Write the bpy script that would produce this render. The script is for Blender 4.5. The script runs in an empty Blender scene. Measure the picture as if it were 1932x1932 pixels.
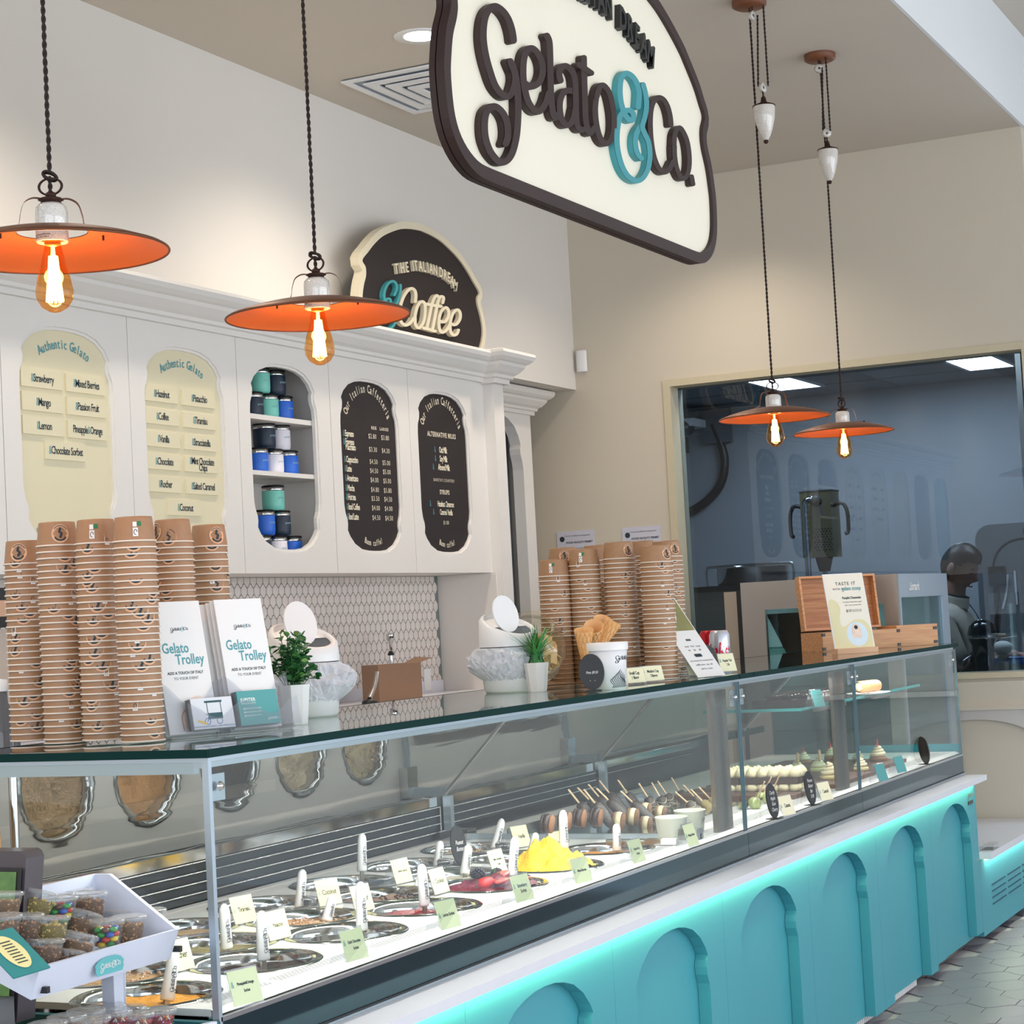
import bpy, bmesh, math, random
from mathutils import Vector, Matrix, geometry
import mathutils.noise as mnoise
PI = math.pi
random.seed(7)
SC = bpy.context.scene
COL = SC.collection
# ------------------------------------------------------------------ camera
CAMZ = 1.4
FPX = 3725.378
CR = ((0.44057140451011295, -0.8961299830344357, -0.05336563533481514),
      (-0.02589727541889969, -0.07210825403719724, 0.9970605452155774),
      (0.8973439522579199, 0.4378943402310757, 0.0549761597397167))   # right, up, forward
cam_d = bpy.data.cameras.new('camera'); cam = bpy.data.objects.new('camera', cam_d); COL.objects.link(cam)
cam_d.sensor_width = 36.0; cam_d.lens = FPX * 36.0 / 1932.0; cam_d.clip_start = 0.05; cam_d.clip_end = 200
cam.matrix_world = Matrix(((CR[0][0], CR[1][0], -CR[2][0], 0), (CR[0][1], CR[1][1], -CR[2][1], 0),
                           (CR[0][2], CR[1][2], -CR[2][2], CAMZ), (0, 0, 0, 1)))
SC.camera = cam
def ray(x, y):
    a = (x - 966) / FPX; b = -(y - 966) / FPX
    return Vector([CR[0][i] * a + CR[1][i] * b + CR[2][i] for i in range(3)])
def onX(x, y, X): d = ray(x, y); return Vector((0, 0, CAMZ)) + d * (X / d.x)
def onY(x, y, Y): d = ray(x, y); return Vector((0, 0, CAMZ)) + d * (Y / d.y)
def onZ(x, y, Z): d = ray(x, y); return Vector((0, 0, CAMZ)) + d * ((Z - CAMZ) / d.z)
# ------------------------------------------------------------------ world, exposure, lights
SC.view_settings.view_transform = 'Standard'; SC.view_settings.look = 'None'
SC.view_settings.gamma = 1.0; SC.view_settings.use_curve_mapping = False
SC.view_settings.exposure = 0.08
SC.cycles.max_bounces = 10; SC.cycles.transparent_max_bounces = 24; SC.cycles.glossy_bounces = 6
SC.cycles.transmission_bounces = 8; SC.cycles.diffuse_bounces = 4
SC.cycles.caustics_reflective = False; SC.cycles.caustics_refractive = False
SC.cycles.sample_clamp_indirect = 6.0
W = bpy.data.worlds.new('world'); SC.world = W; W.use_nodes = True
bgn = W.node_tree.nodes['Background']; bgn.inputs[0].default_value = (0.62, 0.75, 0.92, 1); bgn.inputs[1].default_value = 1.0
def arealight(name, loc, rot, sx, sy, power, color):
    d = bpy.data.lights.new(name, 'AREA'); d.shape = 'RECTANGLE'; d.size = sx; d.size_y = sy; d.energy = power; d.color = color
    o = bpy.data.objects.new(name, d); COL.objects.link(o); o.location = loc; o.rotation_euler = rot; return o
# daylight standing in the storefront openings (behind and to the right of the viewpoint)
arealight('daylight_front', (4.5, -4.75, 1.75), (-PI / 2, 0, PI), 11.0, 2.8, 300, (0.94, 0.965, 1.0))
arealight('daylight_side', (-2.75, -0.5, 1.75), (PI / 2, 0, -PI / 2), 7.0, 2.8, 150, (0.88, 0.94, 1.0))
# ------------------------------------------------------------------ materials
def lin(c):
    return tuple(((v / 255.0) / 12.92 if v / 255.0 <= 0.04045 else ((v / 255.0 + 0.055) / 1.055) ** 2.4) for v in c)
MATS = {}
def pbr(name, rgb, rough=0.5, metal=0.0, var=0.04, scale=20.0, bump=0.0, bscale=None, spec=0.5, coat=0.0, alpha=1.0, emit=None, es=0.0, aniso=None, sss=0.0):
    if name in MATS: return MATS[name]
    m = bpy.data.materials.new(name); m.use_nodes = True; nt = m.node_tree; n = nt.nodes; l = nt.links
    p = n['Principled BSDF']; c = lin(rgb)
    p.inputs['Roughness'].default_value = rough; p.inputs['Metallic'].default_value = metal
    p.inputs['Specular IOR Level'].default_value = spec; p.inputs['Coat Weight'].default_value = coat; p.inputs['Coat Roughness'].default_value = 0.05
    p.inputs['Alpha'].default_value = alpha
    if sss: p.inputs['Subsurface Weight'].default_value = sss; p.inputs['Subsurface Radius'].default_value = (0.01, 0.006, 0.004)
    tc = n.new('ShaderNodeTexCoord'); mp = n.new('ShaderNodeMapping'); l.new(tc.outputs['Object'], mp.inputs[0])
    if aniso: mp.inputs['Scale'].default_value = aniso
    nz = n.new('ShaderNodeTexNoise'); nz.inputs['Scale'].default_value = scale; nz.inputs['Detail'].default_value = 4
    l.new(mp.outputs[0], nz.inputs['Vector'])
    mix = n.new('ShaderNodeMix'); mix.data_type = 'RGBA'
    mix.inputs[6].default_value = tuple(max(0, v * (1 - var)) for v in c) + (1,); mix.inputs[7].default_value = tuple(min(1, v * (1 + var)) for v in c) + (1,)
    l.new(nz.outputs['Fac'], mix.inputs[0]); l.new(mix.outputs[2], p.inputs['Base Color'])
    if bump:
        nb = n.new('ShaderNodeTexNoise'); nb.inputs['Scale'].default_value = bscale or scale * 4; nb.inputs['Detail'].default_value = 5
        l.new(mp.outputs[0], nb.inputs['Vector'])
        b = n.new('ShaderNodeBump'); b.inputs['Strength'].default_value = bump; b.inputs['Distance'].default_value = 0.01
        l.new(nb.outputs['Fac'], b.inputs['Height']); l.new(b.outputs[0], p.inputs['Normal'])
    if emit: p.inputs['Emission Color'].default_value = lin(emit) + (1,); p.inputs['Emission Strength'].default_value = es
    MATS[name] = m; return m
def glassmat(name, tint=(255, 255, 255), ior=1.5, rough=0.0, refl=1.0, body=0.0, bodycol=(255, 255, 255)):
    """thin pane: clear tinted transmission plus fresnel reflection"""
    if name in MATS: return MATS[name]
    m = bpy.data.materials.new(name); m.use_nodes = True; nt = m.node_tree; n = nt.nodes; l = nt.links
    n.remove(n['Principled BSDF']); out = n['Material Output']
    tr = n.new('ShaderNodeBsdfTransparent'); tr.inputs[0].default_value = lin(tint) + (1,)
    gl = n.new('ShaderNodeBsdfGlossy'); gl.inputs['Roughness'].default_value = rough; gl.inputs[0].default_value = (refl, refl, refl, 1)
    fr = n.new('ShaderNodeFresnel'); fr.inputs[0].default_value = ior
    geo = n.new('ShaderNodeNewGeometry'); mx = n.new('ShaderNodeMixShader')
    # same fresnel on both faces of the pane
    ma = n.new('ShaderNodeMix'); ma.data_type = 'FLOAT'; ma.inputs[2].default_value = ior; 
    l.new(geo.outputs['Backfacing'], ma.inputs[0]); ma.inputs[3].default_value = 1.0 / ior
    l.new(ma.outputs[0], fr.inputs[0])
    l.new(fr.outputs[0], mx.inputs[0]); l.new(tr.outputs[0], mx.inputs[1]); l.new(gl.outputs[0], mx.inputs[2])
    last = mx
    if body > 0:
        df = n.new('ShaderNodeBsdfDiffuse'); df.inputs[0].default_value = lin(bodycol) + (1,)
        nz = n.new('ShaderNodeTexNoise'); nz.inputs['Scale'].default_value = 8; mr = n.new('ShaderNodeMapRange')
        mr.inputs[3].default_value = body * 0.85; mr.inputs[4].default_value = body * 1.15
        l.new(nz.outputs['Fac'], mr.inputs[0]); m2 = n.new('ShaderNodeMixShader')
        l.new(mr.outputs[0], m2.inputs[0]); l.new(mx.outputs[0], m2.inputs[1]); l.new(df.outputs[0], m2.inputs[2]); last = m2
    l.new(last.outputs[0], out.inputs[0]); MATS[name] = m; return m
def emis(name, rgb, strength):
    if name in MATS: return MATS[name]
    m = bpy.data.materials.new(name); m.use_nodes = True; n = m.node_tree.nodes; p = n['Principled BSDF']
    p.inputs['Base Color'].default_value = lin(rgb) + (1,); p.inputs['Emission Color'].default_value = lin(rgb) + (1,); p.inputs['Emission Strength'].default_value = strength
    MATS[name] = m; return m
def woodmat(name, a, b, sc=(1, 8, 8), rough=0.5):
    if name in MATS: return MATS[name]
    m = bpy.data.materials.new(name); m.use_nodes = True; nt = m.node_tree; n = nt.nodes; l = nt.links; p = n['Principled BSDF']
    tc = n.new('ShaderNodeTexCoord'); mp = n.new('ShaderNodeMapping'); mp.inputs['Scale'].default_value = sc; l.new(tc.outputs['Object'], mp.inputs[0])
    nz = n.new('ShaderNodeTexNoise'); nz.inputs['Scale'].default_value = 6; nz.inputs['Detail'].default_value = 6; l.new(mp.outputs[0], nz.inputs['Vector'])
    r = n.new('ShaderNodeValToRGB'); r.color_ramp.elements[0].position = 0.3; r.color_ramp.elements[1].position = 0.7
    r.color_ramp.elements[0].color = lin(a) + (1,); r.color_ramp.elements[1].color = lin(b) + (1,)
    l.new(nz.outputs['Fac'], r.inputs[0]); l.new(r.outputs[0], p.inputs['Base Color']); p.inputs['Roughness'].default_value = rough
    MATS[name] = m; return m
M_wall = pbr('wall_paint', (226, 221, 214), 0.75, scale=3, var=0.02, bump=0.03, bscale=180)
M_wallc = pbr('wall_paint_cream', (208, 199, 182), 0.75, scale=3, var=0.02, bump=0.03, bscale=180)
M_ceil = pbr('ceiling_paint', (205, 197, 184), 0.85, scale=2, var=0.02)
M_fascia = pbr('fascia_paint', (228, 232, 234), 0.8, scale=2, var=0.02)
M_cab = pbr('cabinet_lacquer', (232, 228, 222), 0.42, scale=4, var=0.015)
M_teal = pbr('teal_lacquer', (70, 156, 170), 0.42, scale=5, var=0.02)
M_slab = pbr('white_stone', (226, 226, 234), 0.22, scale=30, var=0.03)
M_steel = pbr('brushed_steel', (176, 172, 166), 0.28, 1.0, scale=6, var=0.1, aniso=(1, 1, 40))
M_steelp = pbr('polished_steel', (205, 205, 205), 0.1, 1.0, scale=6, var=0.05)
M_alu = pbr('anodised_aluminium', (190, 204, 214), 0.3, 0.85, scale=6, var=0.04)
M_chrome = pbr('chrome', (215, 215, 215), 0.06, 1.0)
M_dark = pbr('black_plastic', (26, 27, 30), 0.4, scale=30)
M_darkgrill = pbr('dark_grill', (10, 24, 34), 0.4, scale=30)
M_whitep = pbr('white_plastic', (238, 238, 238), 0.35, scale=10, var=0.01)
M_white = pbr('white_panel', (240, 239, 236), 0.3, scale=6, var=0.01)
M_glass = glassmat('clear_glass', (251, 253, 252), refl=0.62)
M_glassedge = pbr('glass_edge_green', (5, 46, 44), 0.6, scale=20, spec=0.12)
M_topglass = glassmat('top_glass', (205, 222, 218), ior=1.75)
M_acryl = glassmat('clear_acrylic', (247, 248, 250), ior=1.45, body=0.05, bodycol=(240, 244, 250))
M_black = pbr('black_board', (34, 24, 24), 0.6, scale=12, bump=0.05, bscale=60)
M_brown = pbr('brown_board', (50, 32, 30), 0.6, scale=12, bump=0.05, bscale=60)
M_cream = pbr('cream_board', (228, 219, 186), 0.5, scale=5, var=0.02)
M_ink = pbr('dark_ink', (38, 52, 62), 0.7)
M_tealink = pbr('teal_ink', (86, 158, 166), 0.6)
M_creamink = pbr('cream_ink', (236, 226, 200), 0.6)
M_white_ink = pbr('white_ink', (240, 238, 235), 0.6)
# ------------------------------------------------------------------ mesh helpers
class MB:
    def __init__(s): s.v = []; s.f = []; s.sm = []
    def add(s, vs, fs, smooth=False, mat=None):
        b = len(s.v)
        s.v += [tuple(mat @ Vector(v)) if mat is not None else tuple(v) for v in vs]
        s.f += [tuple(b + i for i in f) for f in fs]; s.sm += [smooth] * len(fs); return s
    def box(s, x0, x1, y0, y1, z0, z1, mat=None):
        vs = [(x0, y0, z0), (x1, y0, z0), (x1, y1, z0), (x0, y1, z0), (x0, y0, z1), (x1, y0, z1), (x1, y1, z1), (x0, y1, z1)]
        return s.add(vs, [(0, 3, 2, 1), (4, 5, 6, 7), (0, 1, 5, 4), (1, 2, 6, 5), (2, 3, 7, 6), (3, 0, 4, 7)], mat=mat)
    def lathe(s, prof, n=24, mat=None, smooth=True, cap0=False, cap1=False, sx=1, sy=1):
        vs = []; fs = []
        for r, z in prof:
            for k in range(n):
                a = 2 * PI * k / n; vs.append((r * math.cos(a) * sx, r * math.sin(a) * sy, z))
        for i in range(len(prof) - 1):
            for k in range(n):
                k2 = (k + 1) % n; fs.append((i * n + k, i * n + k2, (i + 1) * n + k2, (i + 1) * n + k))
        s.add(vs, fs, smooth, mat)
        if cap0: s.add([(prof[0][0] * math.cos(2 * PI * k / n) * sx, prof[0][0] * math.sin(2 * PI * k / n) * sy, prof[0][1]) for k in range(n)], [tuple(range(n))[::-1]], False, mat)
        if cap1: s.add([(prof[-1][0] * math.cos(2 * PI * k / n) * sx, prof[-1][0] * math.sin(2 * PI * k / n) * sy, prof[-1][1]) for k in range(n)], [tuple(range(n))], False, mat)
        return s
    def tube(s, pts, r, n=8, closed=False, mat=None, rr=None):
        P = [Vector(p) for p in pts]; N = len(P); vs = []; fs = []; prev = None
        for i in range(N):
            if closed: t = P[(i + 1) % N] - P[i - 1]
            else: t = P[min(i + 1, N - 1)] - P[max(i - 1, 0)]
            if t.length < 1e-9: t = Vector((0, 0, 1))
            t.normalize()
            if prev is None:
                a = Vector((0, 0, 1)) if abs(t.z) < 0.9 else Vector((1, 0, 0)); u = t.cross(a).normalized()
            else:
                u = prev - t * prev.dot(t)
                u = u.normalized() if u.length > 1e-6 else t.orthogonal().normalized()
            prev = u; w = t.cross(u); q = rr[i] if rr else r
            for k in range(n):
                a = 2 * PI * k / n; vs.append(tuple(P[i] + (u * math.cos(a) + w * math.sin(a)) * q))
        for i in range(N if closed else N - 1):
            j = (i + 1) % N
            for k in range(n):
                k2 = (k + 1) % n; fs.append((i * n + k, i * n + k2, j * n + k2, j * n + k))
        s.add(vs, fs, True, mat)
        if not closed:
            s.add(vs[:n], [tuple(range(n))[::-1]], False, mat); s.add(vs[-n:], [tuple(range(n))], False, mat)
        return s
    def ball(s, c, r, n=10, m=6, sc=(1, 1, 1), mat=None, rot=None):
        vs = []; fs = []
        for i in range(m + 1):
            th = PI * i / m
            for k in range(n):
                a = 2 * PI * k / n; v = Vector((math.sin(th) * math.cos(a) * r * sc[0], math.sin(th) * math.sin(a) * r * sc[1], math.cos(th) * r * sc[2]))
                if rot is not None: v = rot @ v
                vs.append(tuple(v + Vector(c)))
        for i in range(m):
            for k in range(n):
                k2 = (k + 1) % n; fs.append((i * n + k, (i + 1) * n + k, (i + 1) * n + k2, i * n + k2))
        return s.add(vs, fs, True, mat)
    def poly(s, outer, holes, a, b, mapf):
        """2D polygon with holes, extruded from depth a to depth b. mapf(u, v, depth) -> xyz"""
        pts = []; edges = []; loops = [outer] + list(holes)
        for lp in loops:
            k = len(pts); pts += [Vector(p) for p in lp]; edges += [(k + i, k + (i + 1) % len(lp)) for i in range(len(lp))]
        v2, e2, tris, *_ = geometry.delaunay_2d_cdt(pts, edges, [], 0, 1e-6)
        def inside(p, lp):
            c = False; j = len(lp) - 1
            for i in range(len(lp)):
                xi, yi = lp[i]; xj, yj = lp[j]
                if (yi > p[1]) != (yj > p[1]) and p[0] < (xj - xi) * (p[1] - yi) / (yj - yi + 1e-15) + xi: c = not c
                j = i
            return c
        keep = []
        for t in tris:
            cx = sum(v2[i][0] for i in t) / 3; cy = sum(v2[i][1] for i in t) / 3
            if inside((cx, cy), outer) and not any(inside((cx, cy), h) for h in holes): keep.append(tuple(t))
        s.add([mapf(v[0], v[1], a) for v in v2], keep)
        if b is not None:
            s.add([mapf(v[0], v[1], b) for v in v2], [t[::-1] for t in keep])
            for lp in loops:
                n = len(lp)
                s.add([mapf(p[0], p[1], a) for p in lp] + [mapf(p[0], p[1], b) for p in lp],
                      [(i, (i + 1) % n, n + (i + 1) % n, n + i) for i in range(n)])
        return s
    def ribbon(s, pts, w, a, b, mapf, caps=6):
        """flat stroke along 2D pts with width(s), rounded ends, extruded a..b"""
        P = [Vector(p) for p in pts]; N = len(P); L = []; R = []
        for i in range(N):
            t = P[min(i + 1, N - 1)] - P[max(i - 1, 0)]
            t = t.normalized() if t.length > 1e-9 else Vector((1, 0)); nn = Vector((-t.y, t.x)); q = (w[i] if isinstance(w, (list, tuple)) else w) / 2
            L.append(P[i] + nn * q); R.append(P[i] - nn * q)
        def cap(c, st, q):
            out = []
            for k in range(1, caps):
                an = PI * k / caps; v = st * math.cos(an) + Vector((st.y, -st.x)) * math.sin(an); out.append(c + v)
            return out
        endc = cap(P[-1], L[-1] - P[-1], 0); stc = cap(P[0], R[0] - P[0], 0)
        # body quads
        sl = 0.0 if b is None else -0.0015
        def put(dep, flip):
            vs = [mapf(v[0], v[1], dep + sl * i / N) for i, v in enumerate(L)] + [mapf(v[0], v[1], dep + sl * i / N) for i, v in enumerate(R)]
            fs = [(i, N + i, N + i + 1, i + 1) for i in range(N - 1)]
            s.add(vs, [f[::-1] for f in fs] if flip else fs)
            for c, ring, e in ((P[-1], [L[-1]] + endc + [R[-1]], sl), (P[0], [R[0]] + stc + [L[0]], 0)):
                s.add([mapf(v[0], v[1], dep + e) for v in ring], [tuple(range(len(ring)))])
        put(a, False)
        if b is not None:
            put(b, True)
            ring = L + endc + R[::-1] + stc; n = len(ring)
            s.add([mapf(v[0], v[1], a) for v in ring] + [mapf(v[0], v[1], b) for v in ring], [(i, (i + 1) % n, n + (i + 1) % n, n + i) for i in range(n)])
        return s
def spline(pts, n=6, closed=False):
    P = [Vector(p) for p in pts]; out = []; N = len(P)
    for i in range(N if closed else N - 1):
        if closed: p0, p1, p2, p3 = P[i - 1], P[i], P[(i + 1) % N], P[(i + 2) % N]
        else: p0, p1, p2, p3 = P[max(i - 1, 0)], P[i], P[i + 1], P[min(i + 2, N - 1)]
        for k in range(n):
            t = k / n
            out.append(0.5 * ((2 * p1) + (p2 - p0) * t + (2 * p0 - 5 * p1 + 4 * p2 - p3) * t * t + (3 * p1 - p0 - 3 * p2 + p3) * t ** 3))
    if not closed: out.append(P[-1])
    return out
def mesh_of(mb, name, mat, smooth=None):
    me = bpy.data.meshes.new(name); me.from_pydata(mb.v, [], mb.f)
    me.polygons.foreach_set('use_smooth', mb.sm if smooth is None else [smooth] * len(mb.f))
    if mat: me.materials.append(mat)
    me.validate(); me.update(); return me
def fixn(me):
    bm = bmesh.new(); bm.from_mesh(me); bmesh.ops.recalc_face_normals(bm, faces=bm.faces); bm.to_mesh(me); bm.free(); return me
def link(o, parent=None):
    COL.objects.link(o)
    if parent is not None: o.parent = parent
    return o
def part(name, mb, mat, parent, world=False, label=None, kind=None, smooth=None, fix=True):
    me = mb if isinstance(mb, bpy.types.Mesh) else mesh_of(mb, name, mat, smooth)
    if fix and not isinstance(mb, bpy.types.Mesh): fixn(me)
    o = bpy.data.objects.new(name, me)
    link(o, parent)
    if world and parent is not None:
        w = Vector((0, 0, 0)); p = parent
        while p is not None: w = w + p.location; p = p.parent
        o.location = -w
    if label: o['label'] = label
    if kind: o['kind'] = kind
    return o
def thing(name, label, cat, loc=(0, 0, 0), rz=0, group=None, rot=None):
    o = bpy.data.objects.new(name, None); COL.objects.link(o); o.empty_display_size = 0.05
    o.location = loc; o.rotation_euler = rot if rot else (0, 0, rz); o['label'] = label; o['category'] = cat
    if group: o['group'] = group
    return o
def tag(o, label, cat, group=None):
    o['label'] = label; o['category'] = cat
    if group: o['group'] = group
    return o
def struct(name, mb, mat, parent=None):
    o = part(name, mb, mat, parent)
    if parent is None: o['kind'] = 'structure'
    return o
def copy_tree(o, parent=None):
    c = o.copy(); COL.objects.link(c); c.parent = parent
    for ch in list(o.children): copy_tree(ch, c)
    return c
def dup(root, loc, label, group=None, rz=None, rot=None, scale=None):
    c = copy_tree(root); c.location = loc; c['label'] = label
    if group: c['group'] = group
    if rz is not None: c.rotation_euler = (0, 0, rz)
    if rot is not None: c.rotation_euler = rot
    if scale is not None: c.scale = scale
    return c
XZ = lambda Y: (lambda u, v, d: (u, Y + d, v))        # plane facing -Y; depth grows away from the viewer side
def YZ(X): return lambda u, v, d: (X + d, u, v)
# text: mesh of the built-in font, cached, in a local frame (x right, y up)
TXT = {}
def text_mesh(s, size=1.0, ext=0.0, bold=0.0, align='CENTER', xs=1.0, shear=0.0, sp=1.0, ls=1.0):
    key = (s, size, ext, bold, align, xs, shear, sp, ls)
    if key in TXT: return TXT[key]
    c = bpy.data.curves.new('t', 'FONT'); c.body = s; c.size = size; c.extrude = ext; c.offset = bold; c.align_x = align; c.align_y = 'CENTER'
    c.shear = shear; c.space_character = sp; c.space_line = ls; c.resolution_u = 2
    o = bpy.data.objects.new('t', c); me = o.to_mesh()
    vs = [(v.co.x * xs, v.co.y, v.co.z) for v in me.vertices]; fs = [tuple(p.vertices) for p in me.polygons]
    o.to_mesh_clear(); bpy.data.objects.remove(o); bpy.data.curves.remove(c)
    TXT[key] = (vs, fs); return vs, fs
def text(mb, s, frame, size, **k):
    """frame: 4x4 matrix taking text x->right, y->up, z->towards reader"""
    v, f = text_mesh(s, size, **k); mb.add(v, f, mat=frame); return mb
def frame(o, right, up):
    r = Vector(right).normalized(); u = Vector(up).normalized(); n = r.cross(u).normalized(); u = n.cross(r)
    return Matrix(((r.x, u.x, n.x, o[0]), (r.y, u.y, n.y, o[1]), (r.z, u.z, n.z, o[2]), (0, 0, 0, 1)))
def fY(x, y, z): return frame((x, y, z), (1, 0, 0), (0, 0, 1))        # reader looks along +Y
def fX(x, y, z): return frame((x, y, z), (0, -1, 0), (0, 0, 1))       # reader looks along +X
def arctext(mb, s, mapf, cx, cz, R, ang0, ang1, size, down=False, **k):
    n = len(s)
    for i, ch in enumerate(s):
        if ch == ' ': continue
        a = math.radians(ang0 + (ang1 - ang0) * (i / max(1, n - 1)))
        sg = -1 if down else 1
        px = cx + R * math.sin(a); pz = cz + sg * R * math.cos(a)
        fr = frame(mapf(px, pz), (math.cos(a), 0, -sg * math.sin(a)), (sg * math.sin(a), 0, math.cos(a)))
        text(mb, ch, fr, size, **k)
# ------------------------------------------------------------------ planes measured from the photograph
YC = 1.962; YS = 1.851; YP = 1.90; ZT = 1.211; XW = 9.275; YB = 4.121; YD = 3.85; ZC = 3.577
# ------------------------------------------------------------------ room shell
fl = struct('floor', MB().box(-3, 9.4, -5, 5.3, -0.1, -0.006), pbr('floor_grout', (186, 182, 184), 0.8, scale=40))
ce = MB(); ce.box(-3, XW, 1.78, YB + 0.15, ZC, ZC + 0.1); ce.box(-3, XW + 0.4, -5, 1.78, 4.035, 4.1); struct('ceiling', ce, M_ceil)
struct('trim_1', MB().box(-3, XW + 0.4, 1.765, 1.779, ZC - 0.0005, 4.034), M_fascia)
wb = MB()
wb.box(-3, 7.669, YB, YB + 0.15, 0, ZC)                  # main back wall
wb.box(7.669, XW, YB, YB + 0.15, 2.57, ZC)               # bulkhead over the recess
wall_back = struct('wall_back', wb, M_wall)
struct('wall_recess', MB().box(7.5, XW, 5.2, 5.3, 0, ZC), M_wallc)
struct('wall_recess_side', MB().box(7.52, 7.669, YB + 0.15, 5.3, 0, ZC), M_wallc)
struct('ceiling_recess', MB().box(7.52, XW, YB + 0.15, 5.3, 3.0, 3.05), M_wallc)
wr = MB()
wr.poly([(1.78, 0), (5.3, 0), (5.3, ZC), (1.78, ZC)], [[(1.82, 1.035), (3.64, 1.035), (3.64, 2.57), (1.82, 2.57)]], 0.0, 0.14, YZ(XW))
wall_right = struct('wall_right', wr, M_wallc)
struct('wall_hall', MB().box(XW + 0.35, XW + 0.45, -5, 1.95, 0, 4.1), M_fascia)
struct('wall_left', MB().box(-3.1, -3, 3.0, 5.3, 0, ZC), M_wall)
# storefront frames around the daylight openings, out of view
sf = MB()
for x in range(-3, 10, 2): sf.box(x, x + 0.08, -4.7, -4.6, 0, 4.05)
sf.box(-3, XW, -4.7, -4.6, 3.15, 4.05); sf.box(-3, XW, -4.7, -4.6, 0, 0.35)
struct('wall_front', sf, M_fascia)
# window frame between shop and kitchen
wf = MB()
for a, b, c, d in ((3.60, 3.64, 1.035, 2.57), (1.82, 1.845, 1.035, 2.57)): wf.box(XW - 0.01, XW + 0.16, a, b, c, d)
wf.box(XW - 0.01, XW + 0.16, 1.845, 3.60, 2.535, 2.57); wf.box(XW - 0.02, XW + 0.2, 1.82, 3.64, 1.015, 1.04)
wfo = struct('window_1', wf, pbr('frame_cream', (202, 192, 164), 0.5))
part('window_pane', MB().box(XW + 0.10, XW + 0.106, 1.845, 3.60, 1.04, 2.535), glassmat('tinted_pane', (166, 178, 188), ior=1.46), wfo)
part('pane_joint', MB().box(XW + 0.09, XW + 0.115, 1.862, 1.872, 1.04, 2.535), M_dark, wfo)
# ledge and arched wainscot under the window
struct('trim_2', MB().box(XW - 0.035, XW, 1.78, 3.0, 0.868, 0.888).box(XW - 0.02, XW, 1.78, 3.0, 0.888, 1.0), M_wallc)
wp = MB(); arch = [(1.80, 0.0)] + [(2.17 + 0.33 * math.cos(a), 0.66 + 0.165 * math.sin(a)) for a in [PI * k / 20 for k in range(20, -1, -1)]] + [(2.50, 0.0)]
arch[0] = (1.84, 0.0)
wp.poly([(1.78, -0.0), (3.0, 0.0), (3.0, 0.868), (1.78, 0.868)], [[(p[0], max(p[1], 0.004)) for p in arch]], -0.025, 0.0, YZ(XW))
struct('trim_3', wp, pbr('wainscot_paint', (200, 196, 190), 0.6))
# ceiling downlight and air vent
def downlight(x, y, label):
    t = thing('ceiling_light', label, 'ceiling light', (x, y, ZC))
    part('trim_ring', MB().lathe([(0.062, -0.001), (0.098, -0.004), (0.10, 0.0)], 28), M_whitep, t)
    part('lens', MB().lathe([(0.001, -0.002), (0.062, -0.002)], 28), emis('downlight_lens', (255, 246, 226), 14), t)
    d = bpy.data.lights.new('downlight_lamp', 'SPOT'); d.energy = 55; d.color = (1.0, 0.87, 0.72); d.spot_size = 2.3; d.spot_blend = 0.8; d.shadow_soft_size = 0.06
    o = bpy.data.objects.new('downlight_lamp', d); COL.objects.link(o); o.location = (x, y, ZC - 0.03); o.rotation_euler = (0, 0, 0)
    return t
downlight(6.365, 3.378, 'round recessed ceiling light glowing beside the big hanging sign')
for x in (4.5, 2.6, 0.7):
    d = bpy.data.lights.new('downlight_lamp', 'SPOT'); d.energy = 55; d.color = (1.0, 0.87, 0.72); d.spot_size = 2.3; d.spot_blend = 0.8; d.shadow_soft_size = 0.06
    o = bpy.data.objects.new('downlight_lamp', d); COL.objects.link(o); o.location = (x, 3.378, ZC - 0.03)
for x in (7.6, 8.6):
    d = bpy.data.lights.new('downlight_lamp', 'SPOT'); d.energy = 45; d.color = (1.0, 0.85, 0.7); d.spot_size = 2.2; d.spot_blend = 0.8; d.shadow_soft_size = 0.06
    o = bpy.data.objects.new('downlight_lamp', d); COL.objects.link(o); o.location = (x, 3.2, ZC - 0.03)
vt = thing('ceiling_vent', 'square white ceiling air vent with nested louvres, partly behind the sign', 'vent', (6.99, 3.62, ZC))
for i, h in enumerate((0.30, 0.235, 0.17, 0.105)):
    w = 0.03 if i == 0 else 0.042; zo = -0.012 - 0.004 * i
    o_ = [(-h, -h), (h, -h), (h, h), (-h, h)]; k = h - w; i_ = [(-k, -k), (k, -k), (k, k), (-k, k)]
    part('louvre', MB().poly(o_, [i_], zo, zo + 0.006, lambda u, v, d: (u, v, d)), M_whitep, vt)
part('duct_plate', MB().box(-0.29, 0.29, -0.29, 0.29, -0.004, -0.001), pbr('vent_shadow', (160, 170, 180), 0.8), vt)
# floor tiles: lantern shaped, built where the photograph lets them be told apart
M_tile = pbr('floor_tile', (138, 130, 140), 0.38, scale=6, var=0.06)
def hex_pts(w, hs, tip, n=3):
    """pointed ogee tile, vertical sides hs, pointed curvy tips"""
    out = []
    for sx, sy in ((1, 1), (-1, 1), (-1, -1), (1, -1)):
        seg = []
        for k in range(n + 1):
            t = k / n; x = w / 2 * (1 - t); y = hs / 2 + tip * (0.5 - 0.5 * math.cos(PI * t))
            seg.append((sx * x, sy * y))
        if sx * sy < 0: seg = seg[::-1]
        out += seg
    r = []
    for p in out:
        if not r or (abs(p[0] - r[-1][0]) + abs(p[1] - r[-1][1])) > 1e-6: r.append(p)
    if abs(r[0][0] - r[-1][0]) + abs(r[0][1] - r[-1][1]) < 1e-6: r.pop()
    return r
TW, THS, TTIP = 0.17, 0.09, 0.06
hp = hex_pts(TW - 0.003, THS - 0.002, TTIP - 0.001, 4)
tmb = MB(); n = len(hp)
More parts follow.
